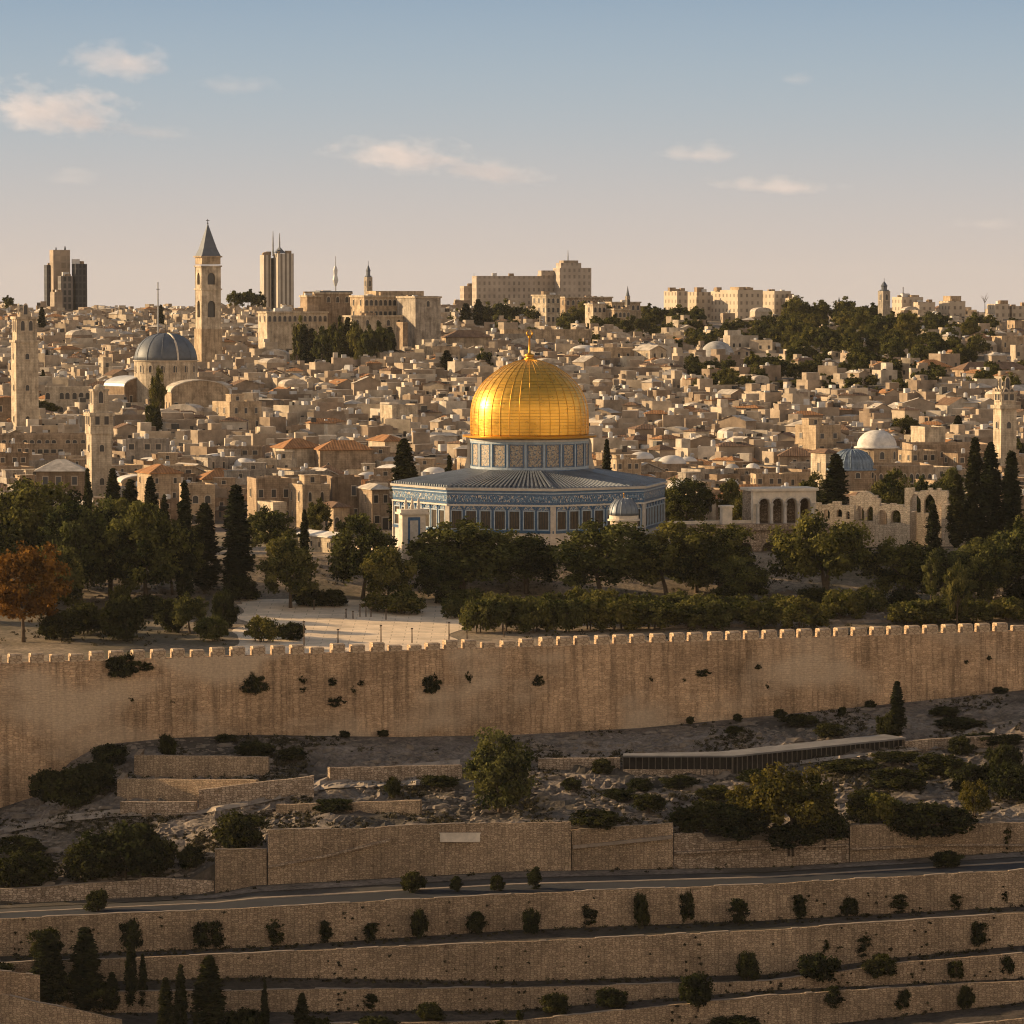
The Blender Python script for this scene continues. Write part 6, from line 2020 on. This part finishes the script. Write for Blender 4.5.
# garden belt, sunny side of the shrine
for key, px, Y, yt, w, look in [
    ('pine0', 28, 706, 481, 92, 'large mid-green tree'), ('pine1', 78, 694, 500, 72, 'large dark tree'), ('pine2', 145, 690, 505, 76, 'broad dark tree'), ('olive0', 8, 700, 520, 60, 'olive-green tree'),
    ('pine3', 108, 700, 522, 60, 'dark tree'), ('pine1', 62, 712, 512, 60, 'dark tree'), ('pine0', 172, 702, 528, 50, 'dark tree'), ('pine2', 118, 735, 500, 40, 'dark tree'), ('olive2', 52, 680, 548, 58, 'olive-green tree'),
    ('cypress0', 184, 690, 482, 18, 'slim pointed cypress'), ('cypress1', 236, 704, 487, 29, 'broad dark cypress'), ('cypress2', 204, 706, 505, 27, 'blunt dark cypress'), ('cypress0', 87, 745, 469, 10, 'slim cypress'),
    ('cypress1', 112, 745, 470, 17, 'dark cypress'), ('cypress2', 150, 748, 478, 16, 'dark cypress'), ('cypress0', 130, 752, 480, 20, 'dark cypress'), ('cypress0', 164, 745, 495, 10, 'slim cypress'), ('cypress0', 304, 730, 510, 9, 'very thin cypress'),
    ('olive1', 268, 720, 508, 46, 'olive-green tree'), ('olive0', 290, 688, 543, 54, 'rounded olive-green tree'), ('pine2', 362, 700, 517, 62, 'dark spreading pine'), ('olive2', 388, 690, 549, 50, 'olive-green tree'),
    ('pine3', 462, 700, 520, 96, 'large spreading pine'), ('pine1', 524, 705, 533, 70, 'dark spreading pine'), ('pine1', 438, 694, 552, 46, 'dark pine'),
    ('pine0', 602, 694, 522, 92, 'large olive-lit pine'), ('pine2', 668, 698, 524, 74, 'dark pine'), ('pine3', 722, 700, 522, 68, 'dark pine'), ('pine2', 742, 690, 558, 52, 'dark low pine'), ('pine3', 698, 706, 532, 56, 'dark pine'),
    ('umbrella0', 828, 694, 518, 104, 'wide umbrella pine'), ('pine1', 905, 692, 541, 66, 'dark pine'), ('pine0', 948, 690, 549, 60, 'dark pine'), ('pine3', 990, 696, 536, 66, 'dark pine'), ('umbrella1', 1022, 694, 530, 84, 'wide dark pine'), ('pine1', 972, 685, 556, 50, 'dark pine'), ('pine3', 1046, 705, 505, 70, 'dark pine'),
    ('cypress1', 975, 738, 440, 20, 'tall dark cypress'), ('cypress2', 991, 730, 445, 22, 'tall dark cypress'), ('cypress0', 1012, 728, 452, 22, 'tall dark cypress'), ('cypress1', 934, 716, 505, 15, 'dark cypress'), ('cypress2', 836, 772, 456, 28, 'conical dark cypress'), ('cypress0', 958, 745, 475, 18, 'dark cypress'),
    ('poplar', 932, 672, 545, 17, 'pale slender sapling'), ('olive1', 958, 668, 562, 26, 'small olive-green tree'),
    ('cypress2', 404, 790, 441, 27, 'conical dark cypress'), ('cypress0', 449, 800, 456, 11, 'small pointed cypress'), ('cypress1', 607, 806, 441, 11, 'slim pointed cypress'),
    ('pine1', 688, 790, 478, 46, 'dark tree'), ('pine0', 668, 800, 488, 30, 'dark tree'), ('olive2', 730, 790, 480, 24, 'olive-green tree'), ('olive0', 742, 775, 496, 26, 'olive-green tree'), ('olive0', 893, 778, 476, 42, 'olive-green tree'), ('olive1', 925, 785, 478, 36, 'olive-green tree'), ('olive2', 872, 772, 492, 34, 'olive-green tree'),
    ('pine2', 950, 790, 470, 34, 'dark tree'), ('olive0', 812, 800, 478, 30, 'olive-green tree'), ('olive1', 318, 770, 500, 26, 'olive-green tree'), ('olive2', 283, 715, 530, 30, 'olive-green tree')]:
    belt(key, px, Y, yt, w, look)
for key, px, Y, yt, w, look in [('pine0', 1085, 700, 520, 70, 'dark pine'), ('pine2', 1130, 695, 530, 66, 'dark pine'), ('cypress1', 1060, 725, 455, 20, 'tall dark cypress'), ('pine1', 1180, 705, 525, 70, 'dark pine'), ('olive0', 1105, 670, 570, 46, 'olive-green tree'), ('pine3', 1230, 700, 535, 64, 'dark pine'),
    ('pine1', -40, 700, 505, 74, 'dark tree'), ('pine3', -90, 695, 512, 70, 'dark tree'), ('olive1', -60, 670, 560, 46, 'olive-green tree'), ('pine0', -140, 702, 508, 72, 'dark tree')]:
    belt(key, px, Y, yt, w, look)
plant('autumn', 22, 640, 92, 98, label='orange autumn tree standing just behind the rampart', group=G1, cat='tree', Y=640)
# shrubs of the garden behind the rampart
G2 = 'shrubs behind the rampart'
for key, px, base, w, h, look in [
    ('bush0', 121, 640, 48, 46, 'large dark round shrub'), ('bush1', 172, 632, 34, 36, 'dark shrub'), ('olive1', 190, 634, 38, 40, 'small olive-green tree'), ('hedge0', 211, 641, 36, 28, 'olive-green shrub'), ('bush2', 224, 628, 26, 40, 'dark upright shrub'),
    ('hedge1', 262, 642, 38, 26, 'olive-green shrub'), ('bush3', 292, 640, 28, 20, 'small dark shrub'), ('bush1', 84, 634, 44, 34, 'dark shrub'), ('bush2', 60, 640, 40, 32, 'dark shrub'), ('bush3', 148, 618, 36, 26, 'dark shrub'), ('hedge2', 120, 612, 26, 30, 'dry pale shrub'),
    ('bush0', 240, 600, 40, 26, 'dark shrub'), ('bush1', 330, 606, 36, 18, 'dark low shrub'), ('hedge0', 405, 614, 46, 26, 'olive-green shrub'), ('hedge1', 378, 612, 36, 20, 'olive-green shrub'), ('bush2', 308, 606, 34, 20, 'dark low shrub'), ('hedge2', 455, 618, 34, 22, 'olive-green shrub'), ('bush0', 448, 604, 30, 18, 'dark low shrub'), ('hedge0', 466, 610, 40, 24, 'olive-green shrub')]:
    plant(key, px, base, w, h, look, group=G2)
hx = 478
i = 0
while hx < 740:
    wv = tr.uniform(34, 56)
    plant(f'hedge{i % 3}', hx, 634 - (hx - 470) * .012 - tr.uniform(0, 3), wv, tr.uniform(28, 40), 'olive-green hedge shrub', group='hedge shrubs behind the rampart')
    plant(f'hedge{(i + 1) % 3}', hx + wv * .4, 622 - tr.uniform(0, 4), wv, tr.uniform(24, 34), 'olive-green hedge shrub', group='hedge shrubs behind the rampart')
    hx += wv * .62; i += 1
for key, px, base, w, h, look in [
    ('hedge0', 762, 628, 46, 30, 'olive-green shrub'), ('bush1', 745, 620, 26, 22, 'dark shrub'), ('hedge1', 800, 630, 58, 34, 'broad olive-green shrub'), ('hedge2', 842, 620, 56, 34, 'broad olive-green shrub'), ('bush2', 815, 612, 40, 26, 'dark shrub'), ('hedge1', 870, 612, 40, 26, 'olive-green shrub'),
    ('hedge0', 908, 624, 50, 26, 'olive-green shrub'), ('hedge1', 940, 624, 58, 28, 'broad olive-green shrub'), ('hedge2', 975, 622, 48, 24, 'olive-green shrub'), ('hedge0', 1010, 620, 48, 26, 'olive-green shrub'), ('bush0', 905, 610, 36, 22, 'dark shrub'), ('hedge2', 780, 618, 40, 26, 'olive-green shrub'), ('bush3', 1030, 605, 50, 30, 'dark shrub')]:
    plant(key, px, base, w, h, look, group=G2)
# thin posts on the plaza
def post(px, base, h, label_look, lean=0.0):
    p = hit(px, base); m = p.y / FPX
    o = empty('post', p); mb = MB(); mb.tube([(0, 0, -.2), (lean * .5, 0, h * m * .5), (lean, 0, h * m)], [.13, .11, .09], 6); mb.build('shaft', 'bark', o)
    mb = MB(); mb.box(lean - .2, lean + .2, -.15, .15, h * m - .01, h * m + .18); mb.build('cap', 'bark', o)
    auto(o, label_look, 'post', 'thin posts on the plaza', (px, base - h / 2))
for px, b, h, le in ((304, 646, 24, .5), (338, 644, 14, .5), (381, 644, 18, -.4), (412, 643, 14, .2), (449, 641, 18, -.2), (346, 618, 8, 0), (360, 617, 12, 0), (366, 617, 10, 0), (371, 617, 9, 0), (353, 619, 7, 0), (314, 610, 9, 0), (386, 620, 10, 0), (467, 640, 9, 0), (504, 637, 8, 0)):
    post(px, b, h, 'leaning wooden post' if le else 'thin wooden post')

# the slope below the rampart
G3 = 'shrubs on the slope below the rampart'
plant('dense', 500, 812, 73, 84, label='tall dense rounded tree standing alone on the rocky slope', cat='tree')
ANCHORS.append((500, 770, 'the tall round tree'))
for key, px, base, w, h, look in [
    ('bush0', 72, 806, 62, 40, 'broad dark thicket'), ('bush1', 48, 800, 40, 34, 'dark thicket'), ('bush2', 96, 790, 44, 30, 'dark thicket'), ('bush3', 110, 765, 36, 24, 'dark shrub'), ('bush0', 168, 757, 20, 24, 'small dark shrub'),
    ('bush1', 122, 876, 84, 58, 'largest dark thicket'), ('bush2', 90, 880, 60, 40, 'dark thicket'), ('bush3', 152, 872, 50, 44, 'dark thicket'), ('bush0', 30, 884, 60, 34, 'dark thicket'), ('bush1', 22, 858, 50, 24, 'dull green thicket'), ('bush2', 240, 849, 54, 38, 'dull green thicket'), ('bush2', 8, 886, 40, 30, 'dark thicket'), ('bush3', 190, 868, 30, 26, 'dark shrub'),
    ('bush3', 255, 757, 40, 18, 'low dark shrub'), ('bush1', 393, 797, 17, 22, 'small dark shrub'), ('bush2', 335, 812, 44, 14, 'low dark shrub'), ('bush0', 440, 787, 44, 12, 'low dark shrub'), ('bush3', 292, 760, 30, 14, 'low dark shrub'),
    ('bush1', 598, 828, 54, 20, 'low dull-green shrub'), ('bush2', 602, 774, 22, 16, 'small dark shrub'), ('bush3', 572, 790, 22, 14, 'small dark shrub'), ('bush0', 650, 812, 36, 20, 'dark shrub'), ('bush1', 700, 832, 60, 34, 'dark thicket'), ('bush2', 735, 838, 70, 36, 'dark thicket'), ('bush3', 680, 788, 40, 14, 'low dark shrub'), ('bush0', 640, 790, 30, 12, 'low dark shrub'),
    ('yellow', 788, 838, 96, 74, 'yellow-green bushy tree'), ('yellow', 755, 828, 60, 46, 'yellow-green bushy tree'), ('bush1', 820, 842, 60, 40, 'dark thicket'), ('bush0', 790, 850, 60, 30, 'dark thicket'), ('bush2', 868, 822, 50, 34, 'dull green shrub'), ('hedge2', 880, 826, 44, 36, 'dull green shrub'),
    ('bush3', 935, 836, 84, 36, 'broad dark thicket'), ('bush0', 912, 832, 50, 32, 'dark thicket'), ('yellow', 975, 818, 34, 38, 'golden-leaved shrubby tree'), ('bush1', 1002, 786, 40, 46, 'dark thicket'), ('bush2', 1016, 800, 50, 40, 'dark thicket'), ('bush3', 970, 790, 50, 30, 'dark thicket'), ('bush0', 940, 775, 60, 22, 'low dark shrub'), ('bush1', 900, 790, 60, 24, 'low dark shrub'), ('bush2', 960, 755, 26, 20, 'dark shrub'), ('bush3', 985, 745, 40, 14, 'low dark shrub'), ('bush0', 1010, 745, 30, 12, 'low dark shrub'),
    ('cypress1', 897, 738, 18, 56, 'dark conical tree'), ('bush1', 888, 740, 26, 30, 'dark shrub'), ('bush2', 830, 737, 34, 14, 'low dark shrub'), ('bush3', 800, 725, 40, 12, 'low dark shrub'), ('bush0', 842, 717, 10, 11, 'small dark shrub'), ('bush1', 780, 718, 14, 10, 'small dark shrub'), ('bush2', 945, 716, 30, 10, 'low dark shrub'), ('bush3', 960, 728, 50, 12, 'low dark shrub'), ('bush1', 735, 735, 20, 10, 'low dark shrub'), ('bush0', 690, 724, 9, 8, 'tiny dark shrub'), ('bush1', 738, 722, 10, 9, 'tiny dark shrub'), ('bush2', 870, 708, 12, 8, 'tiny dark shrub'), ('bush3', 1000, 694, 16, 8, 'tiny dark shrub'),
    ('bush0', 345, 738, 12, 8, 'tiny dark shrub'), ('bush1', 383, 737, 12, 8, 'tiny dark shrub'), ('bush2', 226, 742, 24, 8, 'low dark shrub'), ('bush3', 850, 772, 60, 14, 'low dark shrub'), ('bush0', 760, 785, 50, 16, 'low dark shrub'), ('bush1', 715, 800, 40, 16, 'low dark shrub'), ('bush2', 620, 800, 36, 12, 'low dark shrub'), ('bush3', 895, 762, 50, 12, 'low dark shrub')]:
    plant(key, px, base, w, h, look, group=G3)
# shrubs rooted in the rampart face
G4 = 'shrubs rooted in the rampart'
for key, px, cy, w, h in [('ivy0', 122, 667, 36, 28), ('ivy1', 146, 667, 14, 10), ('ivy1', 254, 685, 26, 22), ('ivy2', 131, 699, 9, 8), ('ivy3', 173, 703, 8, 8), ('ivy2', 302, 680, 9, 8), ('ivy3', 303, 690, 9, 6), ('ivy0', 332, 682, 10, 11), ('ivy1', 361, 683, 8, 7), ('ivy2', 353, 690, 8, 8), ('ivy3', 335, 702, 18, 11), ('ivy0', 431, 685, 20, 23), ('ivy1', 538, 681, 12, 13), ('ivy2', 651, 679, 6, 6), ('ivy3', 702, 673, 15, 8), ('ivy0', 684, 680, 5, 5), ('ivy1', 758, 667, 7, 6), ('ivy2', 767, 686, 6, 8), ('ivy3', 966, 662, 5, 4), ('ivy1', 989, 658, 5, 5), ('ivy2', 468, 677, 8, 11)]:
    p = wall_pt(px, cy, -.02)
    m = p.y / FPX
    p = Vector((p.x, p.y - w * m * .04, p.z - h * m * .45))
    plant(key, px, cy, w, h, 'dark shrub clinging to the rampart' if w > 12 else 'small dark tuft on the rampart', group=G4, off=p, rz=.36)
# rows on the terraces
G5 = 'shrubs along the terraces'
TR = [('bush0', 97, 911, 26, 23), ('bush1', 413, 892, 26, 23), ('sapling0', 456, 892, 12, 17), ('bush2', 497, 891, 15, 17), ('sapling1', 534, 889, 15, 22), ('bush3', 947, 867, 34, 18), ('sapling2', 1007, 851, 10, 26),
      ('bush2', 208, 948, 36, 32), ('sapling0', 275, 946, 18, 30), ('sapling1', 326, 943, 13, 22), ('sapling2', 371, 940, 13, 18), ('bush1', 419, 938, 18, 32), ('sapling0', 476, 934, 18, 24), ('bush3', 531, 934, 18, 29), ('sapling1', 590, 927, 18, 24), ('bush0', 641, 926, 17, 35), ('bush1', 687, 922, 17, 36), ('sapling2', 739, 924, 18, 27), ('sapling0', 800, 919, 14, 26), ('bush2', 850, 916, 18, 20), ('sapling1', 898, 913, 20, 19), ('sapling2', 955, 910, 14, 18), ('sapling0', 1005, 906, 8, 18),
      ('sapling1', 496, 978, 7, 18), ('bush0', 748, 980, 25, 30), ('sapling2', 863, 957, 18, 24), ('sapling0', 825, 957, 9, 24), ('sapling1', 926, 951, 6, 15), ('bush2', 978, 946, 20, 28), ('bush3', 818, 980, 42, 30), ('bush1', 880, 977, 36, 25), ('bush2', 955, 979, 20, 22), ('bush0', 1007, 976, 18, 22),
      ('bush1', 612, 1008, 34, 22), ('bush2', 695, 1005, 34, 34), ('bush3', 555, 1014, 28, 24), ('sapling0', 833, 1010, 18, 26), ('bush0', 903, 1009, 20, 22), ('bush1', 966, 1009, 18, 26), ('sapling2', 371, 1010, 14, 18), ('sapling1', 520, 1022, 8, 12), ('bush2', 735, 1036, 60, 22), ('bush3', 500, 1034, 40, 16), ('bush0', 430, 1020, 30, 18)]
for key, px, b, w, h in TR:
    p = hit(px, b)
    look = {'bush': 'round dark shrub', 'sapl': 'slim dark sapling'}[key[:4]]
    if w > 30: look = 'wide dark shrub'
    elif h > 30: look = 'tall dark shrub'
    plant(key, px, b, w, h, look, group=G5)
G6 = 'cypresses at the foot of the terraces'
for key, px, b, w, h, look in [('cypress0', 131, 1012, 13, 84, 'tall narrow cypress'), ('bush1', 131, 950, 26, 36, 'bushy dark shrub'), ('cypress1', 143, 1010, 10, 56, 'narrow cypress'), ('bush2', 46, 960, 36, 34, 'dark shrub'), ('cypress2', 48, 1006, 34, 74, 'bushy dark cypress'), ('cypress1', 86, 1012, 36, 84, 'bushy dark cypress'), ('cypress0', 181, 1034, 14, 70, 'narrow cypress'), ('cypress2', 209, 1034, 33, 78, 'broad dark cypress'), ('cypress0', 265, 1038, 9, 58, 'very narrow cypress'), ('cypress1', 166, 1036, 18, 58, 'dark cypress'),
                        ('cypress2', 302, 1038, 16, 45, 'short dark cypress'), ('bush3', 245, 1040, 40, 36, 'dark shrub'), ('bush0', 320, 1040, 40, 24, 'dark shrub'), ('bush1', 375, 1040, 50, 26, 'dark shrub'), ('cypress0', 112, 1012, 16, 40, 'dark cypress'), ('bush2', 62, 1004, 30, 34, 'yellowish dark shrub'), ('bush3', 100, 1008, 40, 30, 'dark shrub'), ('bush2', 0, 990, 30, 30, 'dark shrub')]:
    plant(key, px, min(b, 1060), w, h, look, group=G6)

# trees on the hill and in the town
G7 = 'trees on the hill beyond the old town'
def far_tree(px, base, w, h, look=None, key=None):
    plant(key or f'far{tr.randrange(3)}', px, base, w, h, look or 'dark tree', group=G7)
for px, b, w, h in [(300, 357, 16, 38), (312, 358, 14, 30), (322, 360, 18, 34), (338, 360, 16, 42), (348, 361, 14, 44), (356, 361, 16, 40), (370, 362, 20, 36), (382, 361, 22, 38), (390, 359, 14, 32), (329, 359, 14, 30), (306, 358, 12, 30)]:
    far_tree(px, b + 9, w * 1.15, h + 8, 'dark cypress' if w < 15 else 'dark tree', f'cypress{tr.randrange(3)}' if w < 16 else None)
for px, b, w, h in [(447, 381, 17, 30), (484, 376, 18, 26), (497, 376, 14, 20), (466, 332, 16, 28), (478, 330, 14, 30), (488, 330, 20, 26), (503, 331, 22, 30), (520, 331, 24, 26), (532, 332, 22, 24), (456, 330, 14, 20), (450, 332, 12, 16)]:
    far_tree(px, b, w, h, 'dark rounded cypress' if px in (447,) else 'dark tree', 'cypress1' if px in (447, 478, 466) else None)
for px, b, w, h, k in [(152, 442, 14, 40, 'far0'), (157, 425, 18, 52, 'olive0'), (158, 452, 12, 44, 'cypress1'), (38, 417, 22, 18, 'olive1'), (50, 417, 20, 14, 'olive2'), (43, 402, 8, 32, 'cypress0'), (42, 342, 10, 34, 'cypress2'), (165, 347, 8, 18, 'cypress1'), (161, 335, 8, 30, 'cypress0'), (235, 309, 18, 18, 'far1'), (248, 309, 18, 19, 'far2'), (260, 309, 14, 16, 'far0'), (215, 352, 10, 18, 'cypress2'), (20, 318, 12, 13, 'far1'), (8, 310, 12, 14, 'far2'), (905, 442, 30, 26, 'olive1'), (958, 442, 14, 26, 'cypress2'), (893, 440, 18, 18, 'far0'), (190, 448, 30, 10, 'olive2'), (182, 447, 26, 9, 'far1'), (1018, 470, 18, 30, 'far2')]:
    plant(k, px, b, w, h, {'cyp': 'dark cypress', 'oli': 'olive-green tree', 'far': 'dark tree'}[k[:3]], group='trees between the old town houses')
fr = random.Random(5)
def region(n, x0, x1, y0, y1, wmin, wmax, dens=None):
    k = 0
    while k < n:
        px, py = fr.uniform(x0, x1), fr.uniform(y0, y1)
        if dens and not dens(px, py):
            continue
        p = hit(px, py)
        if not free(p.x, p.y, 2.0):
            k += .25
            continue
        w = fr.uniform(wmin, wmax)
        far_tree(px, py, w, w * fr.uniform(.75, 1.25), 'dark hillside tree' if fr.random() < .7 else 'olive-green hillside tree', None if fr.random() < .75 else f'olive{fr.randrange(3)}')
        k += 1
region(34, 690, 800, 334, 352, 12, 22)
region(105, 790, 940, 322, 372, 13, 27, lambda a, b: a < 880 or b > 334)
region(30, 930, 1030, 330, 372, 10, 22)
region(84, 690, 1030, 374, 402, 12, 23)
region(46, 560, 700, 322, 338, 12, 22)
region(14, 560, 720, 336, 356, 8, 18)
region(10, 470, 560, 335, 350, 8, 16)
region(34, 0, 500, 318, 470, 6, 13)
region(26, 600, 1030, 396, 480, 6, 14)
plant('bare', 985, 312, 14, 22, label='leafless bare tree on the ridge near the end of the skyline', cat='tree')

# dry scrub: tufts along the terraces and over the slope (nobody could count them)
def scrub():
    r = random.Random(17); cl = []
    for poly, n, amp in [(T_BOT[0], 420, 5), (T_BOT[1], 380, 5), (T_BOT[2], 300, 4), (T_BOT[3], 150, 4), (W_BOT, 60, 4)]:
        for _ in range(n):
            px = r.uniform(-150, 1180)
            g = hit(px, lerp_poly(poly, px) + r.uniform(-1, amp))
            s = r.uniform(.14, .5)
            cl.append((g.x, g.y, g.z + s * .3, s, min(1, max(0, r.gauss(.35, .25)))))
    n = 0
    while n < 5600:
        px, py = r.uniform(-160, 1180), r.uniform(690, 888)
        if py < lerp_poly(FOOT, px) + 1 or py > lerp_poly(W_TOP, px) or N(px, py * 3, .016, 11) < -.02 + .3 * r.random():
            continue
        g = hit(px, py); s = r.uniform(.18, .62)
        cl.append((g.x, g.y, g.z + s * .25, s, min(1, max(0, r.gauss(.35, .25))))); n += 1
    for _ in range(1500):
        px, py = r.uniform(-100, 1120), r.uniform(560, 646)
        g = hit(px, py)
        if g.y < wall_y(px) + 3 or (225 < px < 480 and py > 585):
            continue
        s = r.uniform(.25, .8); cl.append((g.x, g.y, g.z + s * .25, s, min(1, max(0, r.gauss(.5, .25)))))
    for _ in range(900):        # weeds hanging from the terrace walls
        k_ = r.randrange(5); px = r.uniform(-100, 1120)
        a_, b_ = lerp_poly(T_TOP[k_], px), lerp_poly(T_BOT[k_], px)
        if N(px, k_ * 31, .03, 6) < .05:
            continue
        p = on_plane(px, a_ + (b_ - a_) * r.random() ** .7, T_PL[k_][0] - .1, T_PL[k_][1])
        s = r.uniform(.08, .28); cl.append((p.x, p.y, p.z, s, min(1, max(0, r.gauss(.3, .2)))))
    me = leaf_mesh('dry_scrub', cl, 26, .2, 'scrub', 5, .7)
    o = link('dry_scrub', me); o['kind'] = 'stuff'; o['label'] = 'dark dry scrub and weeds over slope and terraces'
scrub()
# ------------------------------------------------------------------ labels that single each thing out
ANCHORS += [(210, 660, 'the garden-side rampart'), (380, 620, 'the sunlit plaza'), (500, 560, 'the octagon pines'), (600, 625, 'the hedge row'), (760, 760, 'the long shed'), (830, 600, 'the wide umbrella pine'),
            (22, 590, 'the orange autumn tree'), (200, 785, 'the stepped enclosures'), (420, 850, 'the white wall slab'), (790, 800, 'the yellow-green thicket'), (150, 540, 'the dark garden trees'), (990, 500, 'the tall cypress row'), (320, 445, 'the orange tiled hall'),
            (620, 880, 'the middle road stretch'), (330, 930, 'the terrace saplings'), (130, 970, 'the tall narrow cypress'), (870, 960, 'the twin terrace shrubs'), (700, 990, 'the lowest terraces'), (850, 340, 'the tree-covered hill'), (620, 330, 'the wooded hotel slope'),
            (700, 430, 'the crowded town slope'), (180, 460, 'the cypress-side houses'), (960, 420, 'the far minaret houses')]
TAKEN = set(o.get('label') for o in COL.objects if o.get('label'))
ORD = ['nearest', 'second nearest', 'third nearest', 'fourth nearest', 'fifth nearest', 'sixth nearest', 'seventh nearest', 'eighth nearest', 'ninth nearest', 'tenth nearest', 'eleventh nearest', 'twelfth nearest']
def relation(dx, dy):
    if abs(dx) > abs(dy) * 1.2:
        return 'sunlit side of' if dx < 0 else 'shady side of'
    return 'uphill from' if dy < 0 else 'downhill from'
cells = {}
for o, look, pos in AUTO:
    best = min(ANCHORS, key=lambda a: (a[0] - pos[0]) ** 2 + (1.5 * (a[1] - pos[1])) ** 2)
    dx, dy = pos[0] - best[0], pos[1] - best[1]
    cells.setdefault((look, relation(dx, dy), best[2]), []).append((dx * dx + dy * dy, o))
SHARE = {}
for (look, rel, an), lst in cells.items():
    lst.sort(key=lambda q: q[0])
    for i, (_, o) in enumerate(lst):
        if len(lst) == 1:
            lab = f'{look}, {rel} {an}'
        elif i == len(lst) - 1 and i > 0:
            lab = f'{look}, {rel} {an}, the farthest'
        else:
            lab = f'{look}, {rel} {an}, {ORD[min(i, 11)]}'
        w = lab.split()
        if len(w) > 16:
            lab = lab.replace(', the farthest', ', the farthest').replace('', '')
        if lab in TAKEN:
            lab = lab.replace(look, 'weathered ' + look, 1) if False else lab + ' there'
        TAKEN.add(lab)
        o['label'] = lab
